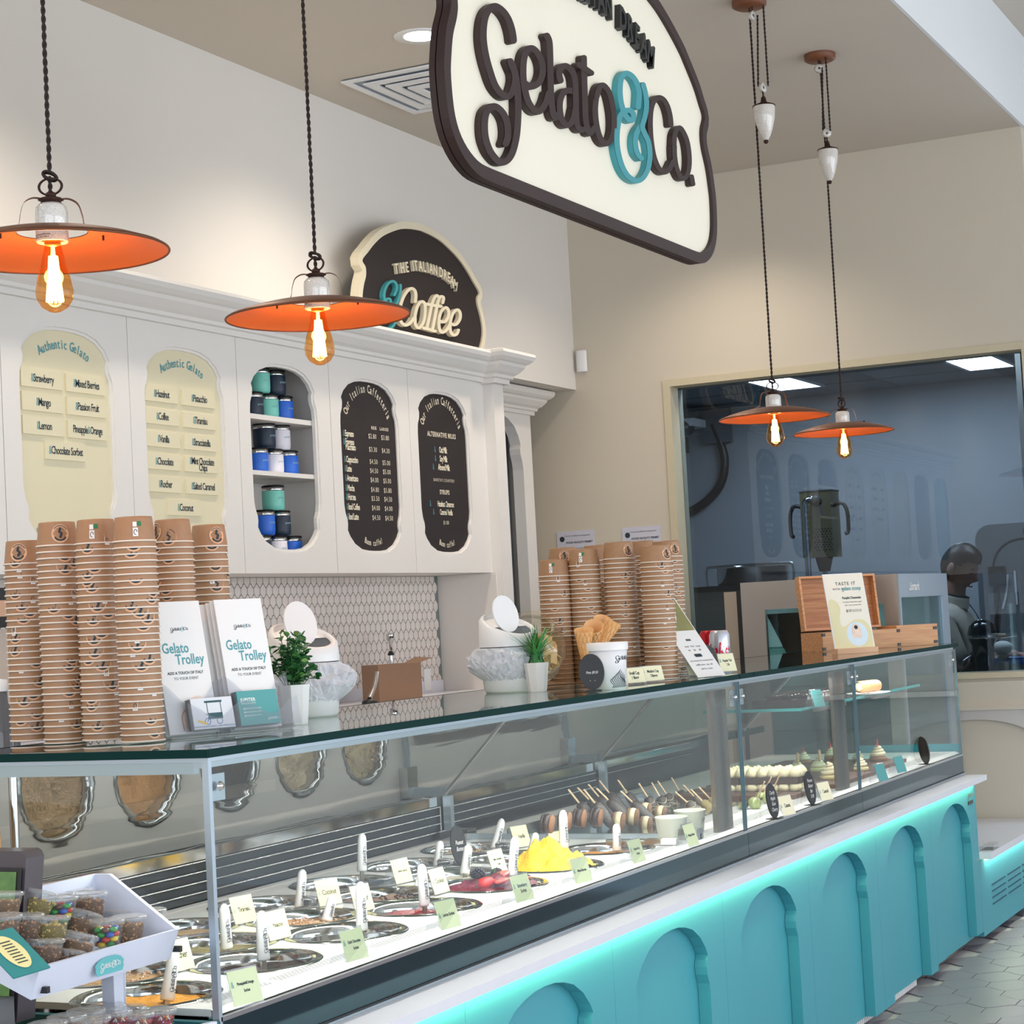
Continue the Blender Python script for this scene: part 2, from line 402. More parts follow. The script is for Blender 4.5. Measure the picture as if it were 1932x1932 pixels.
tmb.add([(y, x, 0.0) for x, y in hp] + [(y * 1.0, x * 1.0, -0.008) for x, y in hp], [tuple(range(n))] + [(i, (i + 1) % n, n + (i + 1) % n, n + i) for i in range(n)])
tme = fixn(mesh_of(tmb, 'tile', M_tile))
cnt = 0; rest = MB()
for r in range(-34, 15):
    for c in range(-12, 30):
        X = 6.6 + c * (THS + TTIP) ; Y = 0.6 + r * TW + (TW / 2 if c % 2 else 0)
        if Y > 1.94 or X > 9.2 or X < 5.2 or Y < -1.0: continue
        d = Vector((X, Y, -CAMZ)); f = d.dot(Vector(CR[2])); px = 966 + FPX * d.dot(Vector(CR[0])) / f; py = 966 - FPX * d.dot(Vector(CR[1])) / f
        if px < 2010 and py < 2010 and px > 1500 and cnt < 290:
            o = bpy.data.objects.new('tile', tme); link(o, fl); o.location = (X, Y, random.uniform(-0.0012, 0.0)); cnt += 1
        else: rest.add([(X + y, Y + x, -0.001) for x, y in hp] + [(X + y, Y + x, -0.008) for x, y in hp], [tuple(range(n))] + [(i, (i + 1) % n, n + (i + 1) % n, n + i) for i in range(n)])
part('tiling', rest, M_tile, fl, kind='stuff')
# ------------------------------------------------------------------ script lettering, traced as strokes
def cropmap(x0, y0, s): return lambda p: (x0 + p[0] / s, y0 + p[1] / s)
cA = cropmap(880, 0, 9.66); cB = cropmap(880, 150, 9.66); cC = cropmap(1000, 50, 9.66); cD = cropmap(1120, 120, 8.05); cE = cropmap(700, 480, 9.66)
def ms(*segs):
    out = []
    for f, pts in segs: out += [f(p) for p in pts]
    return out
BRAND = [
 ('dark', 'letter_g', [ms((cA, [(862, 740), (850, 640), (820, 500), (755, 330), (650, 190), (520, 115), (410, 180), (345, 300), (310, 480), (305, 720), (345, 1000), (425, 1300), (520, 1560), (640, 1720), (740, 1760), (815, 1700), (860, 1580), (885, 1450), (875, 1330), (825, 1210), (790, 1120)])),
                   ms((cA, [(840, 1180), (890, 1350), (925, 1550), (938, 1750)]), (cB, [(945, 500), (935, 800), (905, 1080), (830, 1350), (720, 1490), (600, 1500), (500, 1410), (410, 1270), (340, 1050), (325, 800), (355, 610), (435, 510), (530, 500), (640, 590), (715, 730), (745, 900), (740, 1060), (705, 1170)]))]),
 ('dark', 'letter_e', [ms((cA, [(1070, 1520), (1150, 1575), (1250, 1560), (1340, 1480), (1390, 1310), (1370, 1120), (1290, 960), (1190, 880), (1095, 930), (1045, 1080), (1030, 1280), (1040, 1500), (1080, 1720)]), (cB, [(1130, 420), (1220, 555), (1310, 585), (1390, 515), (1450, 390), (1490, 250)]))]),
 ('dark', 'letter_l', [ms((cA, [(1470, 650), (1512, 760), (1525, 1000), (1530, 1400), (1540, 1750)]), (cB, [(1550, 450), (1575, 620), (1620, 700), (1680, 620)]))]),
 ('dark', 'letter_a', [ms((cC, [(560, 985), (535, 880), (550, 780), (620, 720), (700, 745), (780, 850), (820, 1000), (830, 1300), (835, 1600), (850, 1780), (900, 1870), (960, 1880)])),
                   ms((cC, [(810, 1185), (690, 1165), (600, 1220), (550, 1350), (540, 1500), (570, 1680), (640, 1790), (720, 1780), (785, 1670), (820, 1500)]))]),
 ('dark', 'letter_t', [ms((cC, [(985, 570), (990, 900), (1000, 1300), (1010, 1650), (1040, 1850), (1090, 1950), (1160, 1850)])), ms((cC, [(900, 700), (1000, 770), (1110, 850)]))]),
 ('dark', 'letter_o', [ms((cD, [(45, 480), (25, 700), (45, 930), (100, 1130), (180, 1215), (255, 1170), (300, 1040), (308, 850), (285, 650), (235, 450), (150, 335), (85, 360), (42, 500)]))]),
 ('teal', 'ampersand', [ms((cD, [(680, 660), (690, 540), (690, 400), (640, 260), (560, 170), (480, 150), (420, 230), (400, 380), (410, 550), (440, 680), (480, 780), (550, 860), (600, 845), (598, 760), (540, 710), (460, 730), (400, 800), (365, 950), (350, 1150), (370, 1350), (430, 1560), (520, 1710), (640, 1780), (740, 1740), (820, 1600), (850, 1400), (830, 1200), (770, 1060), (735, 960), (770, 820), (795, 680), (795, 560), (775, 430), (745, 320)])),
                        ms((cD, [(735, 930), (680, 1000), (640, 1100), (632, 1230), (660, 1360), (720, 1440)]))]),
 ('dark', 'letter_c', [ms((cD, [(1178, 930), (1165, 800), (1125, 650), (1060, 545), (980, 515), (915, 570), (872, 700), (858, 900), (870, 1150), (910, 1400), (980, 1580), (1060, 1650), (1140, 1610), (1200, 1490)]))]),
 ('dark', 'letter_o', [ms((cD, [(1225, 1250), (1235, 1080), (1290, 975), (1350, 1020), (1420, 1180), (1452, 1400), (1445, 1600), (1395, 1730), (1325, 1730), (1262, 1600), (1228, 1420), (1222, 1250)]))]),
 ('dark', 'full_stop', [ms((cD, [(1490, 1715), (1505, 1830)]))]),
]
def wpx(x): return 13.2 - (x - 900) / 400 * 4.6
def brand_mb(items, mapf, a, b):
    mb = MB()
    for st in items:
        P = spline(st, 5); mb.ribbon(P, [wpx(p[0]) for p in P], a, b, mapf)
    return mb
# normalised brand word (flat) for small prints: coordinates measured on the sign's own plane
def plane_norm(x, y, d):
    p = onY(x, y, YP); return ((p.x - 3.76) / 1.42, (p.z - 2.40) / 1.42, d)
NB_D, NB_T = MB(), MB()
for colr, nm, st in BRAND:
    m_ = NB_T if colr == 'teal' else NB_D
    for q in st:
        P = spline(q, 2); m_.ribbon(P, [wpx(p[0]) for p in P], 0.0, None, plane_norm, caps=3)
def brand_print(mbd, mbt, fr, w):
    """brand word print of width w centred on the frame origin"""
    S = fr @ Matrix.Scale(w, 4) @ Matrix.Translation((-0.5, -0.16, 0))
    mbd.add(NB_D.v, NB_D.f, mat=S); mbt.add(NB_T.v, NB_T.f, mat=S)
def mirror_shape(cx, half):
    r = [(cx + a, z) for a, z in half]; l = [(cx - a, z) for a, z in half[::-1]]
    return r + l[(1 if half[-1][0] == 0 else 0):]
def inset(poly, d):
    """crude inset of a closed outline"""
    n = len(poly); area = sum(poly[i][0] * poly[(i + 1) % n][1] - poly[(i + 1) % n][0] * poly[i][1] for i in range(n)); sg = 1 if area > 0 else -1
    out = []
    for i in range(n):
        p0, p1, p2 = Vector(poly[i - 1]), Vector(poly[i]), Vector(poly[(i + 1) % n])
        a = (p1 - p0); b = (p2 - p1)
        if a.length < 1e-7 or b.length < 1e-7: out.append(tuple(p1)); continue
        n1 = Vector((-a.y, a.x)).normalized(); n2 = Vector((-b.y, b.x)).normalized(); m = (n1 + n2)
        m = m / max(0.5, m.length ** 2 / 2) if m.length > 1e-6 else n1
        out.append(tuple(p1 + m * d * sg))
    return out
# ------------------------------------------------------------------ big hanging sign
SG = thing('hanging_sign', 'big cream shop sign with dark frame hanging from the ceiling above the counter', 'sign', (4.486, YP, 2.395))
half = [(0.62, 2.395), (0.69, 2.400), (0.752, 2.43), (0.787, 2.479), (0.797, 2.56), (0.79, 2.61), (0.777, 2.657), (0.755, 2.70), (0.747, 2.73), (0.752, 2.765), (0.775, 2.804), (0.75, 2.838), (0.721, 2.873), (0.66, 2.922), (0.607, 2.959), (0.493, 3.014), (0.397, 3.044), (0.2, 3.085), (0, 3.10)]
half = [tuple(p) for p in spline(half, 4)]; inner = mirror_shape(4.486, half); outer = inset(inner, -0.030)
part('sign_face', MB().poly(inner, [], 0.0, 0.006, XZ(YP)), pbr('sign_cream', (244, 238, 218), 0.5, scale=4, var=0.015), SG, world=True)
part('sign_frame', MB().poly(outer, [inner], -0.011, 0.009, XZ(YP)), M_brown, SG, world=True)
part('sign_back', MB().poly(inset(inner, -0.030), [], 0.012, 0.026, XZ(YP)), M_brown, SG, world=True)
for colr, nm, st in BRAND:
    part(nm, brand_mb(st, lambda u, v, d: tuple(onY(u, v, YP - 0.016) + Vector((0, d, 0))), 0.0, 0.0165), M_brown if colr == 'dark' else pbr('sign_teal', (64, 150, 158), 0.5), SG, world=True)
# small letters on the arch: THE ITALIAN DREAM
mtx = MB()
arcpts = [(1110, -5), (1134, 8), (1172, 29), (1189, 46), (1204, 62), (1218, 82), (1234, 101)]
wl = 'THE ITALIAN DREAM'
wp_ = []
_d = onY(1172, 29, YP - 0.022); _m = onY(1233, 103, YP - 0.022); _k = (_d.z - _m.z) / ((_m.x - 4.486) ** 2 - (_d.x - 4.486) ** 2); _z0 = _d.z + _k * (_d.x - 4.486) ** 2
for i, ch in enumerate(wl):
    t = (i - 8) / 8.0; x = 4.486 + (_m.x - 4.486) * t; wp_.append((x, _z0 - _k * (x - 4.486) ** 2, t))
for ch, (x, z, t) in zip(wl, wp_):
    if ch == ' ': continue
    a = -math.atan(2 * _k * (x - 4.486)) * 0.9
    mtx = MB(); text(mtx, ch, frame((x, YP - 0.008, z), (math.cos(a), 0, math.sin(a)), (-math.sin(a), 0, math.cos(a))), 0.085, ext=0.0078, bold=0.003, xs=0.75)
    part('small_letter', mtx, M_dark, SG, world=True)
for x in (3.95, 5.0):
    part('hanging_rod', MB().tube([(x, YP + 0.018, 3.0), (x, YP + 0.018, ZC)], 0.008), M_dark, SG, world=True)
# ------------------------------------------------------------------ coffee sign on the cornice
CS = thing('coffee_sign', 'dark arched coffee sign with cream rim standing on the cabinet cornice', 'sign', (7.41, 3.98, 2.56))
half0 = [(0.38, 2.585), (0.43, 2.595), (0.49, 2.63), (0.525, 2.68), (0.535, 2.73), (0.52, 2.785), (0.497, 2.83), (0.497, 2.865), (0.52, 2.89), (0.47, 2.93), (0.41, 2.975), (0.33, 3.02), (0.2, 3.065), (0.1, 3.083), (0, 3.09)]
half = [tuple(p) for p in spline(half0, 4)]; ci = mirror_shape(7.405, half); co = inset(ci, -0.03)
part('sign_face', MB().poly(ci, [], 0, 0.015, XZ(3.98)), M_black, CS, world=True)
M_crimsign = pbr('sign_rim_cream', (226, 216, 190), 0.5)
part('sign_rim', MB().poly(co, [ci], -0.008, 0.032, XZ(3.98)), M_crimsign, CS, world=True)
CF = [('ampersand', 'teal', [[(430, 740), (470, 640), (470, 560), (430, 500), (380, 490), (310, 540), (260, 640), (240, 750), (260, 840), (320, 890), (360, 860), (340, 810), (280, 820), (200, 880), (130, 980), (100, 1100), (95, 1230), (130, 1340), (210, 1395), (310, 1380), (400, 1310), (450, 1210), (470, 1080), (440, 1000), (410, 950), (470, 880), (515, 760), (535, 650), (535, 560)], [(410, 950), (360, 1000), (330, 1060), (340, 1150), (380, 1200)]]),
      ('letter_c', 'cream', [[(810, 860), (820, 750), (800, 660), (740, 620), (670, 660), (600, 760), (550, 890), (525, 1020), (525, 1150), (560, 1250), (640, 1290), (720, 1240), (770, 1160)]]),
      ('letter_o', 'cream', [[(800, 1150), (830, 1000), (880, 890), (940, 860), (985, 920), (985, 1080), (960, 1220), (900, 1320), (850, 1335), (805, 1270), (800, 1150)]]),
      ('letter_f', 'cream', [[(1020, 1350), (1060, 1150), (1100, 950), (1140, 820), (1190, 750), (1240, 790)], [(960, 1340), (1070, 1368)], [(1020, 905), (1150, 930)]]),
      ('letter_f', 'cream', [[(1120, 1375), (1160, 1180), (1200, 960), (1230, 830), (1270, 770), (1320, 790), (1305, 880)], [(1070, 1370), (1170, 1400)], [(1150, 930), (1275, 945)]]),
      ('letter_e', 'cream', [[(1270, 1220), (1350, 1225), (1410, 1130), (1415, 1030), (1370, 970), (1300, 1010), (1250, 1120), (1235, 1250), (1250, 1370), (1300, 1420), (1370, 1380), (1430, 1290)]]),
      ('letter_e', 'cream', [[(1470, 1270), (1550, 1275), (1620, 1180), (1625, 1070), (1580, 1010), (1510, 1050), (1460, 1160), (1440, 1290), (1450, 1410), (1500, 1470), (1560, 1450), (1590, 1380)]])]
for nm, c_, st in CF:
    mb = MB()
    for q in st:
        P = spline([cE(p) for p in q], 4); mb.ribbon(P, 5.6 if c_ == 'cream' else 4.6, 0, 0.0178, lambda u, v, d: tuple(onY(u, v, 3.962) + Vector((0, d, 0))))
    part(nm, mb, M_crimsign if c_ == 'cream' else pbr('sign_teal', (64, 150, 158), 0.5), CS, world=True)
ap = [(535, 262), (640, 245), (725, 232), None, (835, 212), (885, 205), (968, 215), (1040, 228), (1100, 240), (1160, 260), (1235, 285), None, (1340, 330), (1415, 372), (1480, 415), (1540, 480), (1600, 560)]
mtx = MB()
for i, (ch, p) in enumerate(zip(wl, ap)):
    if p is None: continue
    q = [a for a in ap[max(0, i - 1):i + 2] if a]; o_ = onY(*cE(p), 3.95); a0 = onY(*cE(q[0]), 3.95); a1 = onY(*cE(q[-1]), 3.95)
    d = (a1 - a0); a = math.atan2(d.z, d.x) * 0.8
    mtx = MB(); text(mtx, ch, frame((o_.x, 3.973, o_.z), (math.cos(a), 0, math.sin(a)), (-math.sin(a), 0, math.cos(a))), 0.062, ext=0.0068, bold=0.001, xs=0.8)
    part('small_letter', mtx, M_crimsign, CS, world=True)
# ------------------------------------------------------------------ overhead cabinets
def ogee(cx, z0, z1, hw, closed=True):
    s = (z1 - z0) / 0.682
    half = [(0.10, 0.006), (0.155, 0.028), (0.190, 0.058), (0.209, 0.085), (0.205, 0.110), (0.207, 0.125), (0.219, 0.150), (0.226, 0.185),
            (0.226, 0.50), (0.222, 0.535), (0.209, 0.560), (0.206, 0.580), (0.214, 0.600), (0.190, 0.632), (0.150, 0.660), (0.10, 0.675), (0.05, 0.681), (0, 0.682)]
    k = hw / 0.226
    h = [(0, 0.0), (0.05, 0.001)] + half
    return [(cx + a * k, z0 + b * s) for a, b in h] + [(cx - a * k, z0 + b * s) for a, b in h[::-1][1:-1]]
CB, CT = 1.614, 2.441
def cabinet(x0, x1, cx, label, back='board', boardmat=None):
    t = thing('wall_cabinet', label, 'cabinet', ((x0 + x1) / 2, YD, CB), group='overhead cabinets behind the counter')
    hole = ogee(cx, 1.69, 2.372, 0.226)
    rect = [(x0 + 0.0015, CB), (x1 - 0.0015, CB), (x1 - 0.0015, CT), (x0 + 0.0015, CT)]
    part('door' if back != 'shelf' else 'face_frame', MB().poly(rect, [hole], 0.0, 0.02, XZ(YD)), M_cab, t, world=True)
    b = MB(); b.box(x0, x0 + 0.012, YD + 0.021, YB, CB, CT); b.box(x1 - 0.012, x1, YD + 0.021, YB, CB, CT); b.box(x0 + 0.012, x1 - 0.012, YD + 0.021, YB, CB, CB + 0.018)
    b.box(x0 + 0.012, x1 - 0.012, YD + 0.021, YB, CT - 0.018, CT); b.box(x0 + 0.012, x1 - 0.012, YB - 0.012, YB, CB + 0.018, CT - 0.018)
    part('carcass', b, M_cab, t, world=True)
    ho = inset(hole, 0.010)
    part('moulding', MB().poly(hole, [ho], 0.006, 0.02, XZ(YD)), M_cab, t, world=True)
    if back != 'shelf':
        bd = part('menu_board', MB().poly(ho, [], 0.012, 0.018, XZ(YD)), boardmat, t, world=True); return t, bd
    return t, None
c1, b1 = cabinet(4.526, 5.139, 4.83, 'cream flavour board cabinet door listing strawberry and mango, leftmost in view', boardmat=M_cream)
c2, b2 = cabinet(5.139, 5.756, 5.445, 'cream flavour board cabinet door listing hazelnut and pistachio', boardmat=M_cream)
c3, _ = cabinet(5.756, 6.374, 6.055, 'open arched display cabinet filled with coloured tumblers', back='shelf')
c4, b4 = cabinet(6.374, 6.987, 6.67, 'dark coffee menu cabinet door with two columns of prices', boardmat=M_black)
c5, b5 = cabinet(6.987, 7.60, 7.28, 'dark menu cabinet door listing alternative milks and syrups, rightmost', boardmat=M_black)
for i, (x0, mat_, lb) in enumerate(((3.913, M_cream, 'plain cream board cabinet door next left of the strawberry flavour board'), (3.30, None, 'open arched cabinet two doors left of the strawberry flavour board'), (2.687, M_teal, 'teal board cabinet door three doors left of the strawberry flavour board'))):
    cabinet(x0, x0 + 0.613, x0 + 0.305, lb, back='board' if mat_ else 'shelf', boardmat=mat_)
for a, b in ((2.166, 2.184), (1.966, 1.982), (1.646, 1.664)): part('shelf', MB().box(5.769, 6.361, YD + 0.022, 4.10, a, b), M_cab, c3, world=True)
struct('trim_4', MB().box(7.60, 7.669, YD + 0.002, YB, CB, CT), M_cab)
YF = YD + 0.0115
# flavour plates and lettering
def plate(x0, z1, x1, z0, txt, par, n=1):
    t = part('flavour_plate', MB().box(x0, x1, YF - 0.006, YF + 0.001, z0, z1), M_cream, par, world=True)
    a = MB(); d = MB(); cx = (x0 + x1) / 2; cz = (z0 + z1) / 2
    if txt.startswith('&'):
        body = txt[1:]; lines = body.split('\n'); wdt = 0.0112 * len(lines[0])
        lw = text_mesh(lines[0], 0.034, xs=0.72, bold=0.0004, sp=0.86)[0]; wmax = max(v[0] for v in lw) - min(v[0] for v in lw)
        for k, ln in enumerate(lines): text(d, ln, fY(cx + 0.007, YF - 0.0068, cz - (k - (len(lines) - 1) / 2) * 0.021), 0.034, xs=0.72, bold=0.0004, sp=0.86)
        text(a, '&', fY(cx + 0.003 - wmax / 2, YF - 0.0068, cz + (0.0105 if len(lines) > 1 else 0)), 0.036, xs=0.6)
    else:
        l, r = txt.split('&')
        vl = text_mesh(l, 0.034, xs=0.66, bold=0.0004, sp=0.86)[0]; wl_ = max(v[0] for v in vl) - min(v[0] for v in vl)
        vr = text_mesh(r, 0.034, xs=0.66, bold=0.0004, sp=0.86)[0]; wr_ = max(v[0] for v in vr) - min(v[0] for v in vr)
        tot = wl_ + wr_ + 0.012; s0 = cx - tot / 2
        text(d, l, fY(s0 + wl_ / 2, YF - 0.0068, cz), 0.034, xs=0.66, bold=0.0004, sp=0.86); text(d, r, fY(s0 + wl_ + 0.012 + wr_ / 2, YF - 0.0068, cz), 0.034, xs=0.66, bold=0.0004, sp=0.86)
        text(a, '&', fY(s0 + wl_ + 0.006, YF - 0.0068, cz), 0.034, xs=0.6)
    part('flavour_name', d, M_ink, t, kind='stuff'); t.children[-1].location = (0, 0, 0)
    part('ampersand_print', a, M_tealink, t, kind='stuff')
P1 = ['&Strawberry', '&Mixed Berries', '&Mango', '&Passion Fruit', '&Lemon', 'Pineapple&Orange', '&Chocolate Sorbet']
for i, s in enumerate(P1):
    r = i // 2; x0 = 4.621 if i % 2 == 0 else 4.830
    if i == 6: x0 = 4.718
    z1 = 2.232 - 0.0715 * r; plate(x0, z1, x0 + 0.192, z1 - 0.055, s, b1)
P2 = ['&Hazelnut', '&Pistacchio', '&Coffee', '&Tiramisu', '&Vanilla', '&Stracciatella', '&Chocolate', '&Mint Chocolate\nChips', '&Rocher', '&Salted Caramel', '&Coconut']
for i, s in enumerate(P2):
    r = i // 2; x0 = 5.222 if i % 2 == 0 else 5.435
    if i == 10: x0 = 5.328
    z1 = 2.232 - 0.0745 * r; plate(x0, z1, x0 + 0.190, z1 - 0.052, s, b2)
for cx, bd in ((4.83, b1), (5.445, b2)):
    m = MB(); arctext(m, 'Authentic Gelato', lambda u, v: (u, YF - 0.001, v), cx, 2.075, 0.245, -27, 28, 0.042, xs=0.72, bold=0.0006)
    part('heading', m, M_tealink, bd, kind='stuff')
m = MB(); text(m, 'FROM OUR LABORATORY', fY(4.83, YF - 0.001, 1.745), 0.022, sp=1.3); part('foot_line', m, M_tealink, b1, kind='stuff')
for cx, bd in ((6.67, b4), (7.28, b5)):
    m = MB(); arctext(m, 'Our Italian Caffetteria', lambda u, v: (u, YF - 0.001, v), cx, 2.15, 0.185, -62, 62, 0.046, xs=0.66, bold=0.0008); part('heading', m, M_creamink, bd, kind='stuff')
    m = MB(); arctext(m, 'Buon caffe!', lambda u, v: (u, YF - 0.001, v), cx, 1.92, 0.19, -19, 19, 0.033, down=True, xs=0.7, bold=0.0006); part('closing_line', m, M_creamink, bd, kind='stuff')
W1 = [('Espresso', '$2.80', '$3.80', 2.150), ('Espresso\nMacchiato', '$3.30', '$4.30', 2.098), ('Cappuccino', '$4.50', '$5.00', 2.050), ('Latte', '$4.50', '$5.00', 2.014), ('Americano', '$4.00', '$5.00', 1.978), ('Mocha', '$4.80', '$5.80', 1.940), ('Hot tea', '$3.50', '$4.50', 1.905), ('Iced Coffee', '$4.00', '$4.00', 1.868), ('Iced Latte', '$4.50', '$4.50', 1.830)]
m = MB(); ma = MB(); mp = MB()
for a, p, q, z in W1:
    lines = a.split('\n')
    for k, ln in enumerate(lines): text(m, ln, fY(6.491, YF - 0.001, z + (0.020 * (1 - k) if len(lines) > 1 else 0)), 0.034, align='LEFT', xs=0.64, bold=0.0009, sp=0.86)
    text(ma, '&', fY(6.477, YF - 0.001, z + (0.02 if len(lines) > 1 else 0)), 0.036, align='LEFT', xs=0.55)
    text(mp, p, fY(6.70, YF - 0.001, z), 0.027, xs=0.95, sp=1.1); text(mp, q, fY(6.80, YF - 0.001, z), 0.027, xs=0.95, sp=1.1)
text(mp, 'REG', fY(6.715, YF - 0.001, 2.184), 0.017, bold=0.0006, sp=1.5); text(mp, 'LARGE', fY(6.795, YF - 0.001, 2.184), 0.017, bold=0.0006, sp=1.5)
part('drink_names', m, M_creamink, b4, kind='stuff'); part('ampersand_prints', ma, M_tealink, b4, kind='stuff'); part('prices', mp, M_creamink, b4, kind='stuff')
m = MB(); ma = MB()
text(m, 'ALTERNATIVE MILKS', fY(7.28, YF - 0.001, 2.190), 0.028, bold=0.0009, xs=0.8, sp=1.25)
for s, z in (('Oat Milk', 2.127), ('Soy Milk', 2.090), ('Almond Milk', 2.054)):
    text(m, s, fY(7.285, YF - 0.001, z), 0.036, bold=0.0009, xs=0.64, sp=0.86)
text(m, "BARISTA'S COURTESY", fY(7.28, YF - 0.001, 2.000), 0.018, xs=0.9, sp=1.2); text(m, 'SYRUPS', fY(7.28, YF - 0.001, 1.950), 0.026, bold=0.0009, xs=0.85, sp=1.2)
text(m, 'Hazelnut  Cinnamon', fY(7.285, YF - 0.001, 1.900), 0.033, bold=0.0009, xs=0.62, sp=0.86); text(m, 'Caramel  Vanilla', fY(7.285, YF - 0.001, 1.866), 0.033, bold=0.0009, xs=0.62, sp=0.86)
text(m, '$1.00', fY(7.28, YF - 0.001, 1.823), 0.022)
for x, z in ((7.215, 2.127), (7.215, 2.090), (7.193, 2.054), (7.150, 1.900), (7.285, 1.900), (7.175, 1.866), (7.29, 1.866)): text(ma, '&', fY(x, YF - 0.001, z), 0.036, xs=0.55)
part('milk_and_syrup_list', m, M_creamink, b5, kind='stuff'); part('ampersand_prints', ma, M_tealink, b5, kind='stuff')
# every board child sits in its board's frame
for bd in (b1, b2, b4, b5):
    for ch in bd.children:
        if ch.name.startswith('flavour_plate'):
            ch.location = Vector((0, 0, 0))
        else: ch.location = Vector((0, 0, 0))
# ------------------------------------------------------------------ tumblers
def tumbler(col, mat, label):
    t = thing('tumbler', label, 'tumbler', group='insulated tumblers in the open cabinet')
    part('body', MB().lathe([(0.0005, 0), (0.036, 0), (0.040, 0.004), (0.0415, 0.02), (0.0415, 0.070), (0.041, 0.072)], 24), mat, t)
    part('rim', MB().lathe([(0.041, 0.0722), (0.0415, 0.073), (0.0415, 0.084), (0.039, 0.085)], 24), M_steelp, t)
    part('lid', MB().lathe([(0.0005, 0.0925), (0.038, 0.0925), (0.042, 0.090), (0.042, 0.0855), (0.037, 0.085)], 24), glassmat('smoked_lid', (60, 62, 66), body=0.5, bodycol=(40, 42, 46)), t)
    d = MB(); q = MB(); a = math.radians(-100)
    brand_print(d, q, frame((0.0418 * math.cos(a), 0.0418 * math.sin(a), 0.044), (-math.sin(a), math.cos(a), 0), (0, 0, 1)), 0.034)
    d.add(q.v, q.f); part('logo_print', d, pbr('faint_print', (150, 190, 200) if col != 'white' else (90, 110, 120), 0.5), t, kind='stuff')
    return t
TC = {'mint': pbr('mint_enamel', (128, 214, 196), 0.45, scale=40), 'navy': pbr('navy_enamel', (22, 42, 62), 0.45, scale=40), 'blue': pbr('blue_enamel', (34, 104, 214), 0.45, scale=40), 'white': pbr('white_enamel', (236, 232, 240), 0.4, scale=40)}
MUGS = [('mint', 6.055, 2.2775, 'top shelf, upper row, left'), ('navy', 6.160, 2.2775, 'top shelf, upper row, right'), ('navy', 6.005, 2.1845, 'top shelf, lower row, left'), ('mint', 6.105, 2.1845, 'top shelf, lower row, middle'), ('blue', 6.205, 2.1845, 'top shelf, lower row, right'),
        ('navy', 6.075, 2.0755, 'middle shelf, upper row, left'), ('white', 6.175, 2.0755, 'middle shelf, upper row, right'), ('blue', 6.020, 1.9825, 'middle shelf, lower row, left'), ('white', 6.122, 1.9825, 'middle shelf, lower row, middle'), ('blue', 6.222, 1.9825, 'middle shelf, lower row, right'),
        ('mint', 6.115, 1.8385, 'bottom compartment, top of the pyramid'), ('blue', 6.045, 1.7455, 'bottom compartment, middle row, left'), ('navy', 6.150, 1.7455, 'bottom compartment, middle row, right'),
        ('navy', 6.015, 1.6525, 'bottom compartment, lowest row, left'), ('white', 6.120, 1.6525, 'bottom compartment, lowest row, middle'), ('blue', 6.222, 1.6525, 'bottom compartment, lowest row, right')]
protoT = {}
for c_, x, z, w_ in MUGS:
    lb = '%s tumbler with steel rim: %s' % (c_, w_)
    z = {1.8385: 1.8495, 1.7455: 1.7570, 1.6525: 1.6645}.get(z, z)
    if c_ not in protoT: t = tumbler(c_, TC[c_], lb); protoT[c_] = t; t.location = (x, 3.955, z)
    else: dup(protoT[c_], (x, 3.955, z), lb)
# ------------------------------------------------------------------ cornice, pilaster, recess unit
def cornice_profile(y0, z0, s=1.0):
    """offsets (out, up) of a classical crown"""
    return [(0, 0), (0.020, 0), (0.020, 0.022), (0.034, 0.026), (0.036, 0.040), (0.055, 0.052), (0.078, 0.078), (0.082, 0.092), (0.096, 0.098), (0.112, 0.112), (0.120, 0.130), (0.118, 0.142), (0.104, 0.148), (0, 0.148)]
def crown(name, x0, x1, yface, z0, yback, endR=True, s=0.9, par=None, endL=False):
    """crown moulding along X with returns"""
    pr = [(a * s, b * s) for a, b in cornice_profile(0, 0)]; m = MB(); L = []
    for a, b in pr:
        row = []
        if endL: row.append((x0 - a, yback, z0 + b))
        row += [(x0 - (a if endL else 0), yface - a, z0 + b), (x1 + (a if endR else 0), yface - a, z0 + b)]
        if endR: row.append((x1 + a, yback, z0 + b))
        L.append(row)
    w = len(L[0])
    for i in range(len(L) - 1):
        m.add(L[i] + L[i + 1], [(k, k + 1, w + k + 1, w + k) for k in range(w - 1)])
    m.add([p for r in L for p in (r[0],)], [tuple(range(len(L)))]); m.add([p for r in L for p in (r[-1],)], [tuple(range(len(L)))])
    return m
struct('trim_5', crown('c', 2.687, 7.655, YD, 2.441, YB, endR=False, s=0.86), M_cab)
struct('trim_6', MB().box(2.687, 7.62, YD + 0.01, YB, 2.441, 2.55), M_cab)
struct('trim_7', MB().box(7.669, 7.765, 3.802, YB + 0.15, 0.0, 2.44), M_cab)
struct('trim_8', crown('c', 7.664, 7.770, 3.797, 2.437, YB + 0.1, endR=True, endL=True, s=0.92), M_cab)
nz = MB()
half = [(0.27, 0.5), (0.27, 2.16), (0.262, 2.20), (0.246, 2.235), (0.243, 2.262), (0.252, 2.285), (0.23, 2.33), (0.19, 2.375), (0.12, 2.41), (0.05, 2.425), (0, 2.428)]
hole = mirror_shape(8.70, half)
nu = thing('arched_cupboard', 'pale tall cupboard with a grey arched niche in the recess behind the pilaster', 'cupboard', (8.6, 4.3, 0))
part('face_frame', MB().poly([(7.80, 0), (9.08, 0), (9.08, 2.44), (7.80, 2.44)], [hole], 0, 0.06, XZ(4.30)), M_cab, nu, world=True)
part('niche_back', MB().box(8.35, 9.05, 4.42, 4.43, 0.4, 2.43), pbr('niche_grey', (150, 158, 168), 0.6), nu, world=True)
part('side_panel', MB().box(9.06, 9.08, 4.36, 4.8, 0, 2.44), M_cab, nu, world=True)
part('crown', crown('c', 7.80, 9.085, 4.30, 2.44, 4.8, endR=True, s=0.84), M_cab, nu, world=True)
